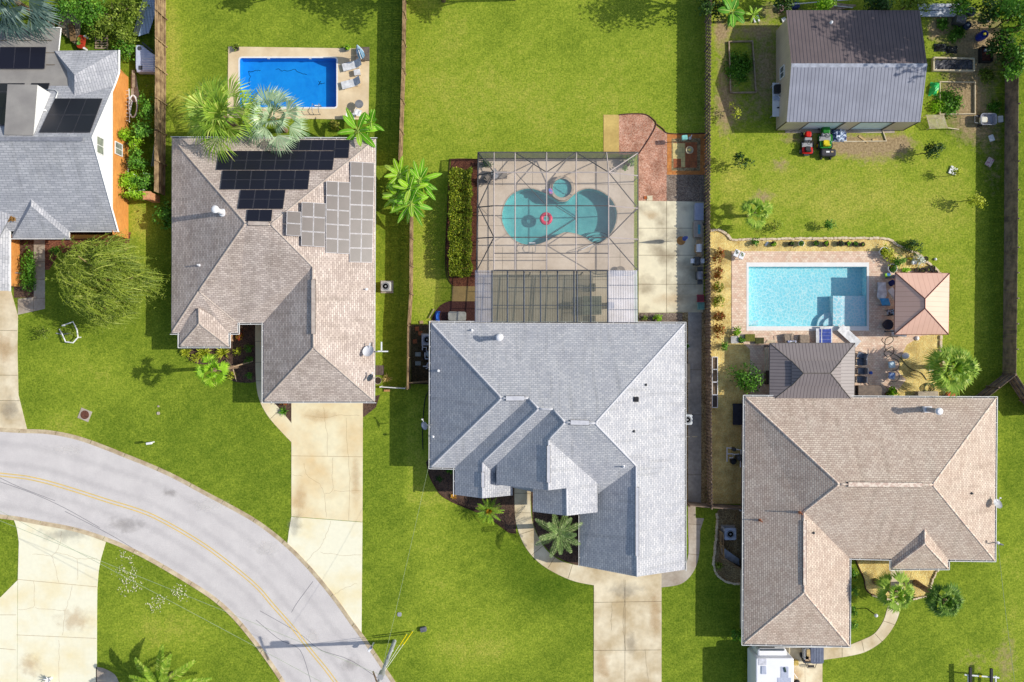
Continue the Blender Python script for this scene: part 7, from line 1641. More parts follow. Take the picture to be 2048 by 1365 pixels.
for k in range(2): p = P(307 + 2.5 * k, 310); m = MB(); m.tube([P(309 + 3 * k, 290, .5), P(303 + 3 * k, 333, .2)], .04, 5); solo('pipe', ('left', 'right')[k] + ' of two grey pipes leaning on the weathered fence', 'pipe', m, grey, p)
a, c = P(240, 399), P(302, 402); m = MB(); d = c - a; m.box((a + c) / 2 + Vector((0, 0, .6)), (d.length, .05, 1.2), math.atan2(d.y, d.x)); solo('side_gate', 'dark low wooden gate between orange brick wall and brick pillar', 'gate', m, M('gate_dark', A(110, 92, 80), rough=.9), a)
b = P(140, 662); t = T('bent_pipe', 'bent white pipe frame standing on the lawn below the willow', 'pipe frame', b)
m = MB(); m.tube([P(119, 659, .05), P(124, 668, .4), P(131, 684, .5), P(146, 686, .5), P(156, 675, .5), P(154, 660, .5), P(146, 644, .5), P(124, 652, .5)], .06, 6); t.part('pipe', m, whitep)
for x, y in ((124, 652), (156, 675), (131, 684)): m = MB(); q2 = P(x, y, .5); m.tube([q2, Vector((q2.x, q2.y, 0))], .05, 5); t.part('pipe', m, whitep)
m = MB(); m.tube([P(112, 667, .04), P(128, 669, .04), P(142, 666, .04)], .05, 5); t.part('base_pipe', m, grey)
p = P(42, 549); m = MB(); m.tube([p + Vector((.26 * math.cos(k * .393), .06, .5 + .26 * math.sin(k * .393))) for k in range(16)], .035, 5, closed=True); m.tube([p, p + Vector((0, .06, .3))], .03, 5); solo('hose_reel', 'grey hose reel on the orange brick wall', 'hose reel', m, grey, p)
# bottom left ornament
b = P(103, 1356); t = T('garden_ornament', 'white branching ornament at the bottom of the white driveway', 'ornament', b); 
m = MB(); m.lathe(b, [(.12, 0), (.1, .3), (0, .32)], 10); t.part('base', m, whitep)
for a in range(7): m = MB(); m.tube([b + Vector((0, 0, .25)), b + Vector((math.cos(a * .9) * .2, math.sin(a * .9) * .2, .6)), b + Vector((math.cos(a * .9) * .36, math.sin(a * .9) * .36, .7))], [.06, .05, .02], 5); t.part('branch', m, whitep)
# ---- furniture around the blue pool
def lounger(name, label, px, py, rz, mat, frame_m, back=.55, l=1.9, w=.66, group=None, backmat=None):
    t = T(name, label, 'sun lounger', P(px, py), group); b = t.loc; mt = Matrix.Rotation(rz, 3, 'Z')
    def q(x, y, z): return b + mt @ Vector((x, y, z))
    s = l * .62; m = MB()
    m.add([q(-l / 2, -w / 2, .3), q(-l / 2 + s, -w / 2, .32), q(-l / 2 + s, w / 2, .32), q(-l / 2, w / 2, .3)] + [q(-l / 2, -w / 2, .34), q(-l / 2 + s, -w / 2, .36), q(-l / 2 + s, w / 2, .36), q(-l / 2, w / 2, .34)], [[3, 2, 1, 0], [4, 5, 6, 7], [0, 1, 5, 4], [2, 3, 7, 6], [3, 0, 4, 7]]); t.part('seat', m, mat)
    m = MB(); bx_, bz = l * .38 * math.cos(back), l * .38 * math.sin(back); x0 = -l / 2 + s
    m.add([q(x0, -w / 2, .32), q(x0 + bx_, -w / 2, .32 + bz), q(x0 + bx_, w / 2, .32 + bz), q(x0, w / 2, .32), q(x0, -w / 2, .36), q(x0 + bx_, -w / 2, .36 + bz), q(x0 + bx_, w / 2, .36 + bz), q(x0, w / 2, .36)], [[3, 2, 1, 0], [4, 5, 6, 7], [0, 1, 5, 4], [1, 2, 6, 5], [2, 3, 7, 6]]); t.part('backrest', m, backmat or mat)
    for x in (-l / 2 + .15, l * .2):
        for y in (-w / 2 + .04, w / 2 - .04): m = MB(); m.tube([q(x, y, 0), q(x, y, .31)], .025, 5); t.part('leg', m, frame_m)
    return t
cwhite = M('lounger_white', (.82, .82, .82), rough=.6)
lounger('sun_lounger', 'upper white sun lounger beside the blue pool', 708, 133, R(14), cwhite, grey, .75)
lounger('sun_lounger', 'lower white sun lounger beside the blue pool', 706, 169, R(14), cwhite, grey, .75)
def table(label, px, py, w, l, h, rz, mat, name='side_table'):
    b = P(px, py); t = T(name, label, 'table', b); m = MB(); m.rbox(b + Vector((0, 0, h)), (w, l, .05), .03, rz); t.part('table_top', m, mat); mt = Matrix.Rotation(rz, 3, 'Z')
    for sx in (-1, 1):
        for sy in (-1, 1): m = MB(); p = b + mt @ Vector((sx * (w / 2 - .05), sy * (l / 2 - .05), 0)); m.tube([p, p + Vector((0, 0, h - .02))], .025, 5); t.part('leg', m, mat)
    return t
table('small white side table between the two white sun loungers', 716, 148, .55, .5, .42, R(10), cwhite)
b = P(726, 117); t = T('parasol', 'closed blue and white striped parasol at the pool corner', 'parasol', b); m = MB(); tp = P(719, 98, 2.5); m.tube([b, Vector((b.x, b.y, 1.0)), tp], .03, 6); t.part('pole', m, grey)
m = MB(); lo_, hi_ = P(723, 113, 1.2), P(714, 90, 2.75); ax = (hi_ - lo_).normalized(); u = ax.orthogonal().normalized(); v_2 = ax.cross(u); n = 24; vv = []
for k, r_k in enumerate((.3, .33, .27, .16, .03)):
    c = lo_.lerp(hi_, k / 4); vv += [c + (u * math.cos(2 * math.pi * i / n) + v_2 * math.sin(2 * math.pi * i / n)) * r_k * (1 if i % 2 else .72) for i in range(n)]
for i in range(n):
    m.cur = i // 2 % 2
    base = len(m.v)
    m.add([vv[k * n + j] for k in range(5) for j in (i, (i + 1) % n)], [[2 * k, 2 * k + 1, 2 * k + 3, 2 * k + 2] for k in range(4)])
t.part('canopy', m, [M('canopy_blue', A(130, 190, 226, 1.2)), M('canopy_white', (.8, .82, .84))])
dtbl = M('deckbox_brown', A(130, 116, 104), A(110, 98, 90), rough=.8, scale=3)
b = P(727, 111); t = T('patio_table', 'square dark patio table under the closed parasol', 'table', b)
for sx in (-1, 1):
    for sy in (-1, 1):
        m = MB(); m.rbox(b + Vector((sx * .3, sy * .29, .42)), (.58, .56, .05), .03); t.part('table_panel', m, dtbl)
        m = MB(); m.box(b + Vector((sx * .5, sy * .48, .2)), (.07, .07, .4)); t.part('leg', m, dtbl)
def pot(label, px, py, r, h, potm, mat, n=60, lsize=.14, spread=None, group=None, cat='potted plant', name='potted_plant'):
    b = P(px, py); t = T(name, label, cat, b, group); m = MB(); m.lathe(b, [(r * .75, 0), (r, h), (r * .9, h), (r * .85, h * .85), (0, h * .85)], 16); t.part('pot', m, potm)
    m = MB(); m.lathe(b, [(r * .86, h * .86), (0, h * .88)], 12); t.part('soil', m, soil)
    if n: m = MB(); s = spread or r; cloud(m, b + Vector((0, 0, h + s * .35)), (s, s, s * .5), n, lsize, random.Random(int(px * 7 + py)), 6); t.part('plant', m, mat)
    return t
pot('potted plant at the upper left corner of the blue pool deck', 475, 99, .24, .4, dgrey, L_olive, 90, .16, .35)
pot('potted plant beside the closed striped parasol', 695, 100, .24, .4, grey, L_lime, 70, .16, .32)
def poolladder(label, px, py, d, w=.55):
    b = P(px, py); t = T('pool_ladder', label, 'pool ladder', b); d = Vector((*d, 0)); s = Vector((-d.y, d.x, 0)) * w / 2
    for k in (-1, 1): m = MB(); m.tube([b + s * k - d * .6, b + s * k - d * .6 + Vector((0, 0, .75)), b + s * k - d * .25 + Vector((0, 0, .92)), b + s * k + d * .15 + Vector((0, 0, .75)), b + s * k + d * .2 + Vector((0, 0, -.6))], .028, 6); t.part('handrail', m, steel)
    for z in (-.1, -.4): m = MB(); m.box(b + d * .2 + Vector((0, 0, z)), (w if abs(d.y) > .5 else .1, .12 if abs(d.y) > .5 else w, .04)); t.part('step', m, whitep)
poolladder('steel ladder at the lower edge of the blue pool', 635, 216, (0, 1))
poolladder('steel ladder at the lower left of the freeform pool', 1064, 491, (0, 1))
b = P(1172, 492); t = T('handrail', 'steel handrail at the freeform pool steps', 'handrail', b); m = MB(); m.tube([P(1156, 503, .05), P(1156, 503, .8), P(1163, 500, .9), P(1186, 489, .5), P(1188, 487, .1)], .03, 6); t.part('rail', m, steel); m = MB(); m.tube([P(1178, 505, .05), P(1178, 505, .8), P(1182, 497, .85), P(1192, 490, .4)], .03, 6); t.part('rail', m, steel)
b = P(721, 213); t = T('patio_table', 'round glass patio table below the loungers', 'table', b); m = MB(); m.lathe(b, [(.36, .66), (.37, .68), (.36, .7), (0, .705)], 22); t.part('table_top', m, M('table_grey', A(150, 152, 156), rough=.2)); m = MB(); m.lathe(b, [(.2, 0), (.04, .06), (.04, .66)], 10); t.part('pedestal', m, whitep)
def chair(name, label, px, py, rz, seatm, framem, s=.52, group=None, back=.5):
    b = P(px, py); t = T(name, label, 'chair', b, group); mt = Matrix.Rotation(rz, 3, 'Z')
    def q(x, y, z): return b + mt @ Vector((x, y, z))
    m = MB(); m.rbox(q(0, 0, .43), (s, s, .06), .05, rz); t.part('seat', m, seatm)
    m = MB(); m.add([q(-s / 2, s / 2, .44), q(s / 2, s / 2, .44), q(s / 2, s / 2 + .14, .44 + back), q(-s / 2, s / 2 + .14, .44 + back), q(-s / 2, s / 2 - .05, .44), q(s / 2, s / 2 - .05, .44), q(s / 2, s / 2 + .09, .44 + back), q(-s / 2, s / 2 + .09, .44 + back)], [[1, 0, 3, 2], [4, 5, 6, 7], [0, 4, 7, 3], [5, 1, 2, 6], [7, 6, 2, 3]]); t.part('backrest', m, seatm)
    for x in (-1, 1):
        for y in (-1, 1): m = MB(); m.tube([q(x * s * .45, y * s * .45, 0), q(x * s * .45, y * s * .45, .42)], .022, 5); t.part('leg', m, framem)
        m = MB(); m.tube([q(x * s * .52, -s * .4, .43), q(x * s * .52, -s * .4, .64), q(x * s * .52, s * .55, .66)], .022, 5); t.part('armrest', m, framem)
    return t
chair('patio_chair', 'white patio chair below the round glass table', 718, 228, R(160), whitep, whitep)
chair('patio_chair', 'white patio chair under the banana leaves', 705, 238, R(90), whitep, whitep)
# ---- inside the cage
b = P(1092, 438, -.05); t = T('swim_ring', 'pink inflatable swim ring floating on the freeform pool', 'swim ring', b); m = MB(); m.smooth = True; m.tube([b + Vector((.4 * math.cos(k * .262), .4 * math.sin(k * .262), .06)) for k in range(24)], .17, 10, closed=True); t.part('ring', m, M('ring_pink', A(240, 70, 110, 1.15), A(226, 50, 90, 1.15), rough=.35))
cb = M('cage_brown', A(170, 158, 144), rough=.7)
table('low square brown table in the left corner of the pool cage', 1006, 352, .75, .6, .45, 0, cb, 'patio_table')
chair('patio_chair', 'brown patio chair by the left wall of the pool cage', 966, 366, R(-60), cb, brz)
chair('patio_chair', 'second brown patio chair below the low table in the pool cage', 978, 358, R(150), cb, brz)
chair('patio_chair', 'grey patio chair beside the low square table', 992, 352, R(40), grey, grey)
pot('leafy pot plant in the upper left corner of the pool cage', 974, 330, .25, .5, dgrey, L_dark, 140, .2, .5)
pot('leafy pot plant in the upper right corner of the pool cage', 1252, 330, .28, .5, dgrey, L_green, 200, .22, .75)
b = P(1101, 383, .4); m = MB(); m.rbox(b + Vector((0, 0, .06)), (.3, .5, .16), .12, R(15)); solo('pool_toy', 'blue and pink pool toy on the spa edge', 'pool toy', m, M('toy_bluepink', A(120, 150, 240), A(240, 140, 200), rough=.4, scale=4, lo=.48, hi=.54), b)
b = P(1240, 543); t = T('patio_chair', 'dark round patio chair at the edge of the patio roof', 'chair', b); m = MB(); m.lathe(b, [(.3, .3), (.42, .42), (.38, .44), (0, .4)], 18); t.part('seat', m, cb); m = MB(); m.lathe(b, [(.25, 0), (.2, .3)], 12); t.part('base', m, cb)
table('glass topped dining table under the clear patio roof', 1183, 612, 1.6, 1.6, .72, 0, M('table_pale', A(196, 200, 180), rough=.3), 'dining_table')
for a in range(4): p = P(1183, 612); chair('dining_chair', ('right', 'upper', 'left', 'lower')[a] + ' dining chair at the table under the patio roof', 1183 + (34, 0, -34, 0)[a], 612 + (0, -34, 0, 34 if False else 26)[a], R((-90, 0, 90, 180)[a]), cb, brz)
# ---- patio beside the cage
brick2 = M('paver_red', A(206, 130, 84), A(150, 84, 56), rough=.9, scale=6)
def pad(name, label, px, mat, z=.03, cat='paving'):
    m = MB(); m.prism(XY(px), 0, z); p = P(*px[0]); return solo(name, label, cat, m, mat, p)
orp = pavermat('pavers_orange', A(226, 150, 76), A(206, 128, 60), (.9, .85, .8), A(170, 120, 70), .3, .3)
m = MB(); m.prism(XY([(1334, 268), (1413, 267), (1413, 350), (1334, 350)]), 0, .028); struct('paving', m, orp)
m = MB(); m.prism(XY([(1343, 278), (1401, 277), (1400, 342), (1343, 342)]), 0, .034); struct('paving', m, gravel)
m = MB(); m.prism(XY([(1347, 286), (1394, 285), (1394, 336), (1347, 336)]), 0, .042); struct('paving', m, pavermat('pavers_redsq', A(200, 120, 70), A(168, 92, 56), (.8, .8, .8), A(130, 90, 60), .3, .3))
m = MB(); m.prism(XY([(1345, 287), (1370, 287), (1370, 318), (1345, 318)]), 0, .05); m.prism(XY([(1362, 318), (1370, 318), (1370, 335), (1362, 335)]), 0, .05); struct('paving', m, pavermat('pavers_palesq', A(240, 220, 150), A(226, 204, 134), (.95, .95, .95), A(190, 160, 110), .4, .4))
edg = M('bed_edging', A(104, 70, 60), rough=.9)
def edging(label, px, r=.05, mat=edg, name='bed_edging'): m = MB(); m.tube([P(x, y, .05) for x, y in curvepx(px, 4)], r, 5); solo(name, label, 'bed edging', m, mat, P(*px[0]))
edging('dark curved edging around the faded mulch bed', [(1238, 230), (1262, 228), (1290, 229), (1305, 238), (1312, 247), (1306, 264), (1290, 290), (1278, 308)])
edging('dark edging between the lawn and the orange paving', [(1312, 248), (1326, 258), (1336, 267), (1375, 268), (1410, 267)])
edging('dark edging of the bed in front of the grey house', [(856, 935), (860, 955), (880, 988), (905, 1004), (940, 1019), (975, 1034), (1000, 1052), (1018, 1065), (1032, 1067)], .035)
edging('black edging beside the left wall of the grey house', [(846, 900), (845, 860), (850, 800), (860, 780)], .04, black)
edging('dark edging around the red mulch by the clipped hedges', [(957, 319), (906, 319), (899, 330), (895, 420), (891, 500), (892, 545), (898, 562), (906, 572)], .04)
edging('dark edging of the straw bed by the front palms', [(1711, 1120), (1720, 1140), (1728, 1158), (1731, 1176), (1740, 1187), (1760, 1194)], .05)
b = P(1376, 304); t = T('fountain', 'round stone fountain bowl on the orange paving', 'fountain', b); m = MB(); m.lathe(b, [(.22, 0), (.14, .1), (.14, .5), (.3, .6), (.33, .68), (.28, .68), (.2, .6), (0, .58)], 22); t.part('bowl', m, M('stone_pale', A(220, 206, 170), rough=.8)); m = MB(); m.lathe(b, [(.09, .58), (.12, .72), (.05, .74), (0, .74)], 14); t.part('spout', m, M('stone_yellow', A(236, 216, 120)))
b = P(1362, 284); t = T('bird_house', 'teal bird house on a post at the orange paving', 'bird house', b); m = MB(); m.tube([b, b + Vector((0, 0, 1.3))], .04, 5); t.part('post', m, oldwood); m = MB(); m.rbox(b + Vector((0, 0, 1.45)), (.46, .38, .32), .04, R(5)); t.part('box', m, M('teal', A(140, 214, 204, 1.2), rough=.6))
b = P(1379, 278); t = T('garden_statue', 'small white bird statue above the teal bird house', 'statue', b); m = MB(); m.lathe(b, [(.06, 0), (.14, .15), (.12, .3), (.05, .4)], 10); m.tube([b + Vector((0, 0, .35)), b + Vector((.05, .12, .6)), b + Vector((.08, .2, .66))], [.05, .04, .02], 6); t.part('body', m, whitep)
for x, y, s, c, lb in ((1299, 397, .5, A(250, 236, 200), 'pale square paver at the edge of the faded mulch'), (1291, 396, .3, A(200, 110, 60), 'orange paver left of the pale square paver')):
    p = P(x, y); m = MB(); m.box(p + Vector((0, 0, .05)), (s, s * .85, .05)); solo('paver', lb, 'paver', m, M('pv_%d' % x, c, rough=.9), p)
def crate(name, label, px, py, z, sx, sy, h, mat, r=.08, cat='storage box', lid=None):
    b = P(px, py); t = T(name, label, cat, b); m = MB(); m.rbox(b + Vector((0, 0, z + h / 2)), (sx, sy, h), r); t.part('body', m, mat)
    m = MB(); m.rbox(b + Vector((0, 0, z + h + .03)), (sx + .04, sy + .04, .07), r); t.part('lid', m, lid or mat); return t
crate('storage_box', 'grey blue deck box, topmost by the picket fence on the patio', 1395, 426, 0, .7, 1.45, .6, M('deckbox_blue', A(170, 178, 200), A(190, 196, 214), rough=.4))
crate('storage_box', 'tan deck box with a blue patch below the grey blue one', 1393, 460, 0, .7, 1.4, .55, M('deckbox_tan', A(200, 186, 170), rough=.5))
p = P(1395, 461); m = MB(); m.rbox(p + Vector((0, 0, .64)), (.2, .8, .04), .02); solo('towel', 'turquoise towel on the tan deck box', 'towel', m, M('towel_turq', A(110, 190, 210), rough=.9), p)
def grill(label, px, py, bodym, lidm, wing=False):
    b = P(px, py); t = T('barbecue_grill', label, 'barbecue grill', b); m = MB(); m.rbox(b + Vector((0, 0, .5)), (.55, .7, .55), .05); t.part('cabinet', m, bodym); m = MB(); m.cyl(b + Vector((0, -.34, .82)), b + Vector((0, .34, .82)), .25, .25, 16); t.part('hood', m, lidm)
    for s in (-1, 1): m = MB(); m.rbox(b + Vector((0, s * .55, .78)) if not wing else b + Vector((s * .42, 0, .78)), (.45, .36, .05) if not wing else (.34, .4, .05), .03); t.part('side_shelf', m, whitep if wing else bodym)
    m = MB(); m.tube([b + Vector((-.28, -.25, .88)), b + Vector((-.28, .25, .88))], .02, 5); t.part('handle', m, steel)
grill('white and wood barbecue grill on the shaded patio', 1394, 499, M('grill_tan', A(210, 176, 130), rough=.5), whitep)
grill('black round grill with two white side shelves', 1391, 524, black, dgrey, True)
grill('black and silver smoker grill above the red chair', 1396, 553, dgrey, M('silver', A(170, 170, 178), rough=.35))
chair('patio_chair', 'red resin chair by the picket fence on the patio', 1399, 598, R(90), M('chair_red', A(200, 90, 100), rough=.5), M('chair_red', A(200, 90, 100)), .6)
chair('patio_chair', 'pale green resin chair below the red chair', 1400, 613, R(90), M('chair_mint', A(150, 206, 190), rough=.5), M('chair_mint', A(150, 206, 190)), .58)
b = P(1362, 482); t = T('parasol', 'closed blue parasol with an orange base on the patio', 'parasol', b); m = MB(); m.lathe(b, [(.38, 0), (.38, .05), (.08, .1), (0, .1)], 20); t.part('base', m, M('base_orange', A(206, 150, 84), rough=.7)); m = MB(); m.tube([b, b + Vector((0, 0, 2.9))], .025, 6); t.part('pole', m, oldwood); m = MB(); m.lathe(b, [(.16, 1.3), (.2, 1.5), (.12, 2.3), (.03, 2.85)], 10); t.part('canopy', m, M('canopy_navy', A(50, 80, 170, 1.1), rough=.8))
p = P(1375, 747); m = MB(); m.rbox(p + Vector((0, 0, .1)), (.42, 1.65, .16), .03); solo('step', 'beige door step beside the grey house side wall', 'step', m, M('step_beige', A(206, 190, 166), rough=.8), p)
pot('round white pot with a plant in the gravel beside the grey house', 1371, 693, .26, .4, whitep, L_green, 60, .14, .22)
for x, w_2, lb in ((1374, .5, 'left'), (1389, .45, 'right')): p = P(x, 873.5); m = MB(); m.box(p + Vector((0, 0, .06)), (w_2, .09, .04)); solo('plank', lb + ' short yellow plank across the shaded side path', 'plank', m, palewood, p)
# left side yard of the grey house
for x, y, lb, mt in ((834, 658, 'topmost', brick2), (841, 667, 'second', brick2), (830, 683, 'lowest', brick2)): p = P(x, y); m = MB(); m.box(p + Vector((0, 0, .03)), (.36, .36, .05), R(4)); solo('stepping_stone', lb + ' red square stepping stone by the board fence', 'stepping stone', m, mt, p, 'red stepping stones')
for x, y, lb in ((836, 709, 'upper'), (836, 727, 'lower')): p = P(x, y); m = MB(); m.box(p + Vector((0, 0, .03)), (.48, .36, .05)); solo('stepping_stone', lb + ' pale stepping stone by the pool pumps', 'stepping stone', m, M('slab_pale', A(200, 206, 196), rough=.8), p)
p = P(915, 633); m = MB(); m.rbox(p + Vector((0, 0, .5)), (1.55, .78, .1), .16, R(-1)); 
t = T('bench', 'white rounded bench on the maroon mulch behind the grey house', 'bench', p); t.part('top', m, M('bench_cream', A(236, 232, 220), rough=.5))
for s in (-.55, .55): m = MB(); m.box(p + Vector((s, 0, .22)), (.12, .5, .44)); t.part('leg', m, whitep)
p = P(874, 634); r = random.Random(5); m = MB(); n = 8; v = []
for j in range(n):
    for i in range(n): a, c = -1 + 2 * i / (n - 1), -1 + 2 * j / (n - 1); v.append(p + Vector((a * .2 + .1 * c * c, c * .48, max(.02, .4 * (1 - a * a) * (1 - c * c * .6) + r.uniform(-.06, .06)))))
m.add(v, [[j * n + i, j * n + i + 1, (j + 1) * n + i + 1, (j + 1) * n + i] for j in range(n - 1) for i in range(n - 1)]); solo('tarpaulin', 'small blue tarpaulin at the corner of the grey roof', 'tarpaulin', m, M('tarp_small', A(50, 110, 220, 1.2), rough=.4), p)
p = P(860, 636); m = MB(); a = P(868, 618, .15); c = P(858, 637, .15); m.tube([a, c], .05, 5); solo('timber_edge', 'slanting timber edge beside the small blue tarpaulin', 'timber', m, oldwood, p)
for x, y, lb in ((843, 645, 'left'), (862, 645, 'right')): p = P(x, y); m = MB(); m.box(p + Vector((0, 0, .06)), (.3, .26, .1), R(8)); solo('brick', lb + ' tan brick block at the grey roof corner', 'brick', m, M('brick_tan', A(216, 180, 140), rough=.9), p)
p = P(757, 741); m = MB(); 
for k in range(3): m.box(p + Vector((-.12 + .24 * k, 0, .03)), (.22, .85, .05))
solo('doormat', 'dark slatted mat beside the right wall of the brown house', 'mat', m, M('mat_dark', A(120, 106, 100), rough=.9), p)
pot('round pale planter at the eave of the brown house', 757, 761, .33, .45, M('pot_stone', A(200, 186, 164), rough=.9), L_olive, 0)
for k in range(3): p = P(770 + 4 * k, 781); m = MB(); m.box(p + Vector((0, 0, .05)), (.16, .22, .1)); solo('brick', ('left', 'middle', 'right')[k] + ' orange brick below the white vinyl gate', 'brick', m, M('brick_orange', A(220, 166, 110), rough=.9), p, 'bricks below the gate')
for x, y, lb in ((477, 650, 'upper'), (461, 672, 'lower')): p = P(x, y); m = MB(); m.box(p + Vector((0, 0, .2)), (.4, .3, .4)); solo('brick_plinth', lb + ' orange brick plinth at the entry of the brown house', 'plinth', m, M('brick_orange', A(220, 166, 110)), p)
# ---- right hand garden
stone = M('stone_pale_edge', A(250, 232, 200), A(214, 190, 156), rough=.9, scale=5)
def stones(label, px, s=.3):
    pts = [P(x, y) for x, y in curvepx(px, 6)]; L_ = sum((b - a).length for a, b in zip(pts, pts[1:])); q = resample(pts, max(3, int(L_ / s))); r = random.Random(int(px[0][0])); m = MB()
    for a, b in zip(q, q[1:]): d = b - a; m.rbox((a + b) / 2 + Vector((r.uniform(-.03, .03), r.uniform(-.03, .03), .07)), (d.length * r.uniform(1.0, 1.12), s * r.uniform(.6, .85), .14 + r.uniform(0, .06)), .06, math.atan2(d.y, d.x) + r.uniform(-.1, .1), 2)
    solo('stone_edging', label, 'stone edging', m, stone, pts[0])
stones('pale stone edging along the top of the straw bed', [(1420, 462), (1432, 460), (1446, 464), (1458, 474), (1466, 480), (1520, 479), (1600, 478), (1700, 477), (1765, 477)])
stones('pale stone edging curving around the pool planting', [(1765, 477), (1780, 481), (1800, 494), (1820, 502), (1838, 510), (1852, 524), (1868, 536), (1876, 546)])
stones('pale stone edging below the terracotta gazebo', [(1881, 672), (1881, 690), (1882, 705), (1883, 720), (1888, 735), (1887, 790)], .34)
stones('pale stone edging around the gravel bed by the air conditioner', [(1434, 1026), (1433, 1060), (1429, 1105), (1427, 1130), (1434, 1150), (1450, 1162), (1468, 1167), (1484, 1167)], .26)
stones('pale stone edging of the front straw bed', [(1743, 1190), (1762, 1196), (1800, 1199), (1842, 1195), (1858, 1184), (1864, 1160), (1874, 1142), (1884, 1134)], .2)
pn = 'pots along the straw bed'
for i, (x, y, r_k, mt, lm, n, lb) in enumerate(((1545, 489, .25, black, L_lime, 60, 'first black pot from the left of the long pot row'), (1580, 489, .24, black, L_dark, 60, 'second pot of the long row, dark leaves'), (1600, 488, .26, whitep, L_green, 60, 'white rimmed pot, third of the long row'), (1630, 488, .27, dgrey, L_green, 60, 'fourth pot of the long row, pale green rim'), (1649, 489, .27, M('pot_brown', A(120, 96, 84)), L_lime, 50, 'brown pot, fifth of the long row'), (1678, 488, .26, black, L_dark, 40, 'sixth pot of the long row with black rim'), (1693, 488, .2, black, L_lime, 50, 'small seventh pot of the long row with lime leaves'), (1708, 489, .23, black, L_green, 50, 'eighth pot of the long row'), (1722, 490, .22, M('pot_brown', A(120, 96, 84)), L_olive, 24, 'last pot of the long row, nearly bare'))):
    pot(lb, x, y, r_k, .36, mt, lm, n, .13, r_k * .85, pn)
pot('flowering pot left of the long pot row', 1508, 486, .2, .3, black, L_green, 90, .18, .42)
p = P(1533, 488); m = MB(); m.rbox(p + Vector((0, 0, .05)), (.16, .42, .08), .04, R(-35)); solo('stone', 'loose white stone beside the first black pot', 'stone', m, whitep, p)
pot('big white pot with sprawling leaves at the paved corner', 1764, 505, .42, .5, whitep, L_yel, 120, .2, .5)
pot('white rimmed pot with round grass plant above the lounger', 1781, 538, .4, .45, whitep, L_green, 200, .1, .34)
for i, (x, y) in enumerate(((1832, 541), (1842, 542), (1854, 540), (1862, 537), (1848, 519), (1867, 546))):
    pot(('first', 'second', 'third', 'fourth', 'upper', 'rightmost')[i] + ' black pot with bare soil by the terracotta gazebo', x, y, .24, .32, black, L_olive, 8, .1, .2, 'bare black pots')
p = P(1824, 520); m = MB(); m.rbox(p + Vector((0, 0, .1)), (.9, .16, .12), .05, R(-22)); solo('pool_noodle', 'yellow board lying in the pool planting', 'board', m, M('yellow_board', A(250, 226, 40, 1.2)), p)
p = P(1826, 526); m = MB(); m.rbox(p + Vector((0, 0, .2)), (.45, .35, .3), .1, R(10)); solo('stone', 'white rounded stone among the white flowers', 'stone', m, whitep, p)
p = P(1870, 519); m = MB(); m.lathe(p, [(.1, 0), (.12, .12), (.06, .2), (0, .21)], 10); solo('garden_light', 'small white light on the lawn right of the planting', 'light', m, whitep, p)
# planter trolley
b = P(1475, 511); t = T('planter_cart', 'white planter stand with green and brown trays at the pool deck corner', 'planter', b); rz = R(-25); mt = Matrix.Rotation(rz, 3, 'Z')
for s, mt_, in ((-.28, L_dark), (.22, L_olive)):
    c = b + mt @ Vector((s, 0, .6)); m = MB(); m.rbox(c, (.42, .62, .2), .03, rz); t.part('tray', m, whitep); m = MB(); cloud(m, c + Vector((0, 0, .1)), (.16, .26, .05), 120, .07, random.Random(3), 6); t.part('seedlings', m, mt_)
for sx in (-.4, .4):
    for sy in (-.2, .2): m = MB(); q = b + mt @ Vector((sx, sy, 0)); m.tube([q, q + Vector((0, 0, .55))], .025, 5); t.part('leg', m, whitep)
# tubs below the crotons
crate('tub', 'pale grey square tub beside the bright leafy plant', 1467, 680, 0, .62, .6, .35, M('tub_pale', A(210, 206, 200), rough=.6), .08, 'tub')
pot('leafy plant in a round pot right of the pale square tub', 1480, 681, .28, .35, dgrey, L_green, 130, .16, .32)
crate('planter_box', 'mossy square planter right of the pale tub', 1498, 676, 0, .8, .6, .3, M('moss_green', A(130, 130, 50), A(96, 100, 40), rough=.95, scale=6), .04, 'planter')
crate('planter_box', 'dark planter with moss beside the gazebo corner', 1517, 682, 0, .7, .5, .3, M('moss_dark', A(90, 90, 50), A(60, 64, 36), rough=.95, scale=6), .04, 'planter')
for k, y in enumerate((726.5, 751.5, 777, 802.5)):
    b = P(1427.5, y); t = T('raised_planter', ('topmost', 'second', 'third', 'lowest')[k] + ' white framed raised planter in the row by the picket fence', 'planter', b, 'white framed planters')
    for d, s in (((-.23, 0), (.05, 1.1)), ((.23, 0), (.05, 1.1)), ((0, .53), (.46, .05)), ((0, -.53), (.46, .05))): m = MB(); m.box(b + Vector((*d, .22)), (*s, .44)); t.part('side', m, whitep)
    m = MB(); m.box(b + Vector((0, 0, .17)), (.42, 1.02, .3)); t.part('soil', m, M('planter_soil', A(150, 130, 104), A(90, 76, 66), rough=1, scale=4) if k < 3 else M('planter_soil_dark', A(96, 88, 84), rough=1, scale=4))
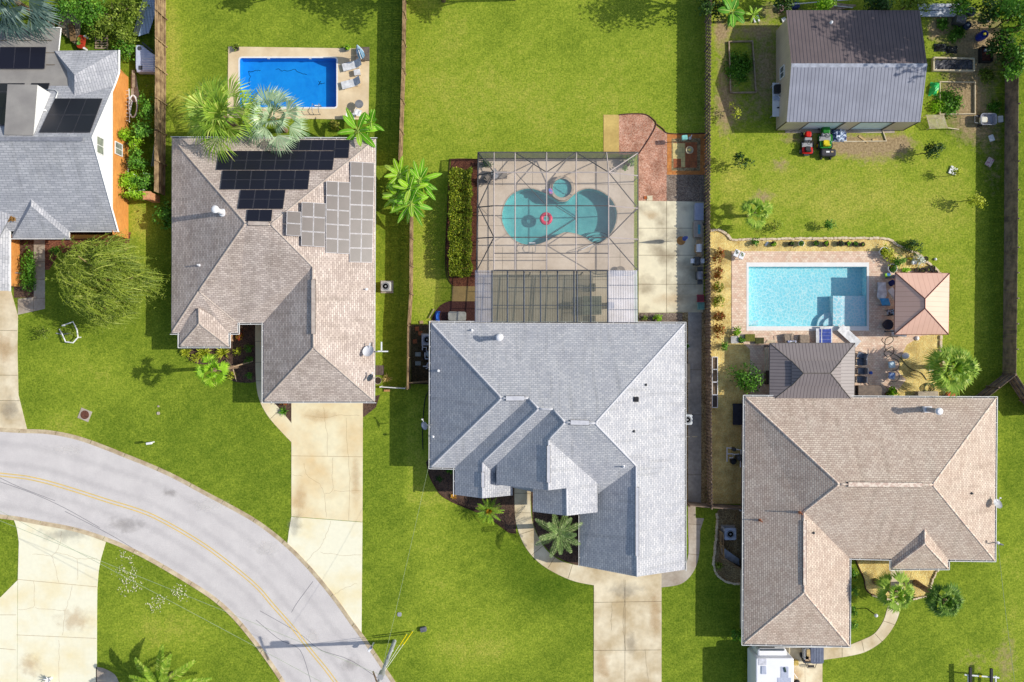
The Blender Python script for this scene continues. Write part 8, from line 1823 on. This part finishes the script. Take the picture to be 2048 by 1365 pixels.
# loungers south of the cyan pool
wick = M('wicker_tan', A(176, 158, 140), rough=.8, scale=5)
chair('patio_chair', 'brown wicker armchair left of the tan footstool', 1574, 677, R(190), wick, M('wicker_dark', A(110, 100, 96)), .75)
p = P(1606, 678); m = MB(); m.rbox(p + Vector((0, 0, .22)), (.85, .72, .42), .1); solo('footstool', 'square tan wicker footstool at the gazebo edge', 'footstool', m, wick, p)
p = P(1580, 684); m = MB(); m.rbox(p + Vector((0, 0, .5)), (.75, .22, .12), .06); solo('cushion', 'blue and white striped cushion on the wicker armchair', 'cushion', m, ribmat('stripe_cushion', A(240, 240, 246), A(60, 80, 160), .12) if False else M('cushion_stripe', A(236, 238, 246), A(90, 110, 180), rough=.9, scale=9, lo=.48, hi=.52), p)
b = P(1645, 676); lounger('sun_lounger', 'white lounger covered by the blue towel', 1645, 674, R(90), cwhite, grey, .2, 1.8, .8)
m = MB(); cl, cd = M('towel_white', (.78, .8, .84), rough=.9), M('towel_blue', A(70, 90, 170, 1.15), rough=.9)
a = P(1645, 672)
for i, (x0_, x1_, k) in enumerate(((-.72, -.44, 0), (-.44, -.28, 1), (-.28, -.2, 0), (-.2, .58, 1), (.58, .68, 0))):
    m.cur = k
    for j in range(4): y0_, y1_ = -.62 + .31 * j, -.62 + .31 * (j + 1) - (.012 if k else 0); m.box(a + Vector(((x0_ + x1_) / 2, (y0_ + y1_) / 2, .43 + .012 * math.sin(j * 2 + i))), (x1_ - x0_, y1_ - y0_, .03))
m.cur = 0; m.box(a + Vector((-.02, 0, .405)), (1.38, 1.26, .02)); solo('towel', 'blue and white beach towel spread on a lounger by the cyan pool', 'towel', m, [cl, cd], a)
t = lounger('sun_lounger', 'white lounger angled at the lower right of the cyan pool', 1695, 672, R(-42 + 180), cwhite, grey, .12, 2.2, .72)
# curved white lounger with blue end
b = P(1767, 588); t = T('sun_lounger', 'curved white lounger with bright blue end by the terracotta gazebo', 'sun lounger', b); m = MB(); v = []; pr_ = [(1755, 1772, 565, .4), (1756, 1772, 575, .36), (1755, 1774, 585, .32), (1754, 1774, 592, .36), (1756, 1771, 597, .48), (1759, 1771, 599, .52)]
for x0_, x1_, y, z in pr_: v += [P(x0_, y, z), P(x1_, y, z)]
m.add(v, [[2 * i + 2, 2 * i + 3, 2 * i + 1, 2 * i] for i in range(5)]); m.add([q - Vector((0, 0, .06)) for q in v], [[2 * i, 2 * i + 1, 2 * i + 3, 2 * i + 2] for i in range(5)]); t.part('bed', m, M('lounge_white', A(214, 220, 244, .9), rough=.5))
m = MB(); m.up([P(1759, 597, .56), P(1777, 597, .56), P(1781, 609, .5), P(1764, 611, .5)]); m.poly([P(1755, 612, .04), P(1780, 612, .04), P(1781, 609, .5), P(1764, 611, .5)]); t.part('footrest', m, M('lounge_blue', A(70, 160, 226, .9), rough=.5))
for x, y in ((1757, 568), (1770, 568), (1760, 600), (1776, 600)): m = MB(); m.tube([P(x, y, 0), P(x, y, .32)], .025, 5); t.part('leg', m, whitep)
chair('patio_chair', 'black and white folding chair below the curved lounger', 1775, 626, R(-80), M('chair_blackwhite', A(206, 214, 226), A(50, 54, 60), rough=.5, scale=6, lo=.48, hi=.54), black, .5)
b = P(1771, 650); t = T('patio_chair', 'round dark papasan chair below the folding chair', 'chair', b); m = MB(); m.lathe(b, [(.2, .3), (.42, .48), (.46, .52), (.4, .5), (0, .36)], 20); t.part('seat', m, M('navy_dark', (.03, .035, .06), rough=.7)); m = MB(); m.lathe(b, [(.32, 0), (.22, .3)], 14); t.part('base', m, black)
p = P(1773, 551); m = MB(); m.rbox(p + Vector((0, 0, .25)), (.5, .38, .12), .12, R(10)); solo('float', 'lime and blue pool float at the gazebo corner', 'pool float', m, M('float_lime', A(160, 220, 50), A(60, 130, 200), rough=.4, scale=2.4, lo=.5, hi=.54), p)
p = P(1786, 554); m = MB(); m.rbox(p + Vector((0, 0, .2)), (.35, .3, .3), .1, R(20)); solo('bag', 'blue and white bag at the gazebo corner', 'bag', m, M('bag_bluewhite', A(240, 244, 250), A(40, 60, 140), rough=.5, scale=4, lo=.48, hi=.54), p)
b = P(1784, 590); m = MB(); m.rbox(b + Vector((0, 0, .4)), (.5, 1.2, .08), .05, R(35)); solo('folded_lounger', 'pale folded lounger half under the terracotta gazebo', 'sun lounger', m, M('lounge_white', A(214, 220, 244)), b)
p = P(1775, 567); m = MB(); m.rbox(p + Vector((.25, 0, .3)), (.5, .45, .2), .1, R(30)); solo('towel', 'dark blue towel on the pavers above the curved lounger', 'towel', m, M('towel_navy', A(40, 46, 110), rough=.9), p)
b = P(1790, 666); m = MB(); m.tube([P(1783, 661, .6), P(1786, 668, .55), P(1812, 672, .5)], .13, 8); m.box(P(1797, 671, .22), (1.1, .1, .42)); solo('bench', 'white curved bench at the lower corner of the terracotta gazebo', 'bench', m, M('lounge_white', A(214, 220, 244)), b)
blk = M('hose_dark', A(84, 78, 60), rough=.6)
m = MB(); m.tube([P(x, y, .05) for x, y in curvepx([(1766, 676), (1764, 682), (1774, 690), (1786, 682), (1784, 674), (1772, 678), (1770, 690), (1772, 700), (1785, 694), (1787, 706), (1776, 714), (1768, 708), (1774, 702), (1800, 716), (1812, 730), (1825, 740), (1842, 746), (1853, 760)], 6)], .03, 5)
solo('garden_hose', 'long dark garden hose snaking over the pavers to the straw', 'garden hose', m, blk, P(1772, 700))
b = P(1858, 776); m = MB(); m.tube([b + Vector(((.42 + .1 * math.sin(k * .37)) * math.cos(k * .4), (.36 + .08 * math.sin(k * .23)) * math.sin(k * .4), .04 + .004 * k)) for k in range(64)], .028, 5); solo('garden_hose', 'coiled green garden hose on the straw by the palm', 'garden hose', m, M('hose_green', A(110, 130, 90), rough=.5), b)
def roundchair(label, px, py, mat, rz):
    b = P(px, py); t = T('patio_chair', label, 'chair', b); mt = Matrix.Rotation(rz, 3, 'Z'); m = MB(); m.rbox(b + mt @ Vector((-.1, 0, .46)), (.56, .58, .12), .1, rz); t.part('cushion', m, mat)
    m = MB(); m.tube([b + mt @ Vector((.1 + .42 * math.cos(R(a)) - .1, .5 * math.sin(R(a)), .62 + .12 * math.cos(R(a)))) for a in range(-115, 116, 15)], .04, 6); t.part('hoop_back', m, M('rattan_grey', A(130, 120, 112), rough=.7))
    for a in (45, 135, 225, 315): m = MB(); q = b + Vector((.26 * math.cos(R(a)), .28 * math.sin(R(a)), 0)); m.tube([q, q + Vector((0, 0, .42))], .025, 5); t.part('leg', m, M('rattan_grey', A(130, 120, 112)))
roundchair('hoop backed rattan chair with white cushion on the shaded pavers', 1781, 729, M('cushion_ice', A(206, 226, 240, 1.1), rough=.8), R(10))
roundchair('hoop backed rattan chair with blue and white cushion below the other', 1781, 752, M('cushion_blue', A(206, 222, 240), A(120, 150, 210), rough=.8, scale=4, lo=.48, hi=.55), R(-6))
b = P(1809, 712); m = MB(); m.lathe(b, [(.2, 0), (.3, .16), (.24, .42), (.1, .56), (0, .58)], 18); m.smooth = True; solo('egg_lamp', 'white egg shaped lamp at the edge of the straw', 'lamp', m, whitep, b)
p = P(1833, 677); m = MB(); m.lathe(p, [(.16, 0), (.2, .12), (.1, .24), (0, .25)], 14); solo('stone', 'white round stone below the terracotta gazebo', 'stone', m, whitep, p)
p = P(1861, 737); m = MB(); m.tube([P(1859, 742, .05), P(1860, 734, .3), P(1863, 733, .3), P(1865, 741, .05)], .06, 6); solo('hook', 'small white hoop in the palm shadow', 'hoop', m, whitep, p)
for k, (x, y) in enumerate(((1717, 711), (1716, 724), (1718, 742), (1716, 759))): chair('dining_chair', ('topmost', 'second', 'third with slatted back', 'lowest')[k] + ' chair on the right side of the dark grey gazebo', x, y, R(-90 + (-20 if k == 0 else 0)), M('chair_slate', A(130, 140, 156), A(96, 106, 122), rough=.6, scale=5), black, .55)
p = P(1740, 746); m = MB(); m.lathe(p, [(.13, 0), (.15, .2), (.1, .24), (0, .24)], 12); solo('ball', 'small blue ball on the shaded pavers', 'ball', m, M('ball_blue', A(50, 100, 200)), p)
b = P(1732, 781); m = MB(); m.rbox(b + Vector((0, 0, .75)), (2.0, .95, .1), .03); 
t = T('serving_counter', 'dark slab serving counter against the back wall of the tan pink house', 'counter', b); t.part('top', m, M('counter_dark', A(140, 122, 106), A(110, 96, 86), rough=.5, scale=3))
m = MB(); m.box(b + Vector((0, 0, .35)), (1.85, .8, .7)); t.part('base', m, black)
pot('lime leaved plant in a black pot by the back wall of the tan pink house', 1785, 783, .26, .35, black, L_lime, 110, .24, .5)
pot('bushy pot plant left of the lime leaved one', 1773, 788, .2, .3, terraco, L_olive, 90, .16, .32)
p = P(1774, 773); m = MB(); m.tube([p + Vector((.22 * math.cos(k * .45), .1 * math.sin(k * .45), .5 + .22 * math.sin(k * .45))) for k in range(14)], .03, 5, closed=True); m.tube([p, p + Vector((0, 0, .4))], .03, 5); m.box(p + Vector((0, -.1, .35)), (.3, .1, .12)); solo('tricycle', 'small red and white child bike by the back wall', 'bike', m, M('bike_red', A(210, 90, 80), A(240, 236, 230), rough=.5, scale=6, lo=.48, hi=.52), p)
crate('deck_box', 'large tan deck box against the back wall of the tan pink house', 1849, 789, 0, 1.7, .55, .6, M('deckbox_beige', A(206, 190, 168), rough=.6), .05)
p = P(1898, 788); m = MB(); m.rbox(p + Vector((0, 0, .25)), (.75, .4, .4), .1); solo('storage_box', 'bright orange red box at the back corner of the tan pink house', 'storage box', m, M('box_orange', A(240, 90, 40), rough=.5), p)
p = P(1530, 706); t = T('bench', 'narrow timber bench along the left side of the dark grey gazebo', 'bench', p); 
for dx in (-.1, .1): m = MB(); m.box(p + Vector((dx, -.6, .42)), (.12, 2.2, .05)); t.part('slat', m, palewood)
for dy in (.3, -1.5): m = MB(); m.box(p + Vector((0, dy, .2)), (.3, .08, .4)); t.part('leg', m, palewood)
p = P(1532, 755); m = MB(); m.rbox(p + Vector((0, 0, .25)), (.35, 1.2, .5), .05); solo('cabinet', 'dark cabinet at the left side of the dark grey gazebo', 'cabinet', m, M('cabinet_dark', A(96, 80, 70), rough=.8), p)
p = P(1541, 684); m = MB(); 
for k in range(4): m.box(p + Vector((0, -.1 + .07 * k, .12)), (.9 - .1 * k, .05, .05))
solo('pallet', 'small yellow timber pallet at the top left corner of the dark grey gazebo', 'pallet', m, palewood, p)
p = P(1462, 1109); m = MB(); m.add([P(1443, 1098, .8), P(1450, 1098, .8), P(1478, 1118, .4), P(1479, 1132, .3), P(1444, 1113, .6)], [[4, 3, 2, 1, 0]]); m.add([P(1444, 1113, .6), P(1479, 1132, .3), P(1479, 1134, 0), P(1444, 1115, 0)], [[3, 2, 1, 0]]); m.tube([P(1443, 1098, .8), P(1443, 1098, 0)], .03, 5); m.tube([P(1478, 1118, .4), P(1478, 1118, 0)], .03, 5)
solo('tarpaulin', 'pale grey tarpaulin over a rack by the slanting board screen', 'tarpaulin', m, M('tarp_grey', A(196, 206, 222), rough=.5, scale=3), p)
p = P(1480, 1018); m = MB(); m.rbox(p + Vector((0, 0, .2)), (.24, .3, .4), .05); solo('meter_box', 'small white meter box at the wall above the air conditioner pad', 'meter box', m, whitep, p)
# daisies / dry clippings scattered on the lower left lawn
r = random.Random(21); m = MB()
for i in range(300):
    cx_, cy_ = r.choice(((245, 1110), (258, 1118), (240, 1140), (250, 1160), (262, 1158), (248, 1182), (270, 1175), (355, 1180), (362, 1190), (312, 1210), (320, 1200), (305, 1215), (265, 1145)))
    p = P(cx_ + r.gauss(0, 8), cy_ + r.gauss(0, 6), .03); s = r.uniform(.02, .065); m.lathe(p, [(s, 0), (s * .6, s * .5), (0, s * .6)], 6)
o = link('flowers', m.mesh('flowers', M('daisy', (.78, .76, .5), rough=.9))); o['kind'] = 'stuff'; tag(o, 'scattered small cream white flowers on the lower left lawn', 'flowers')
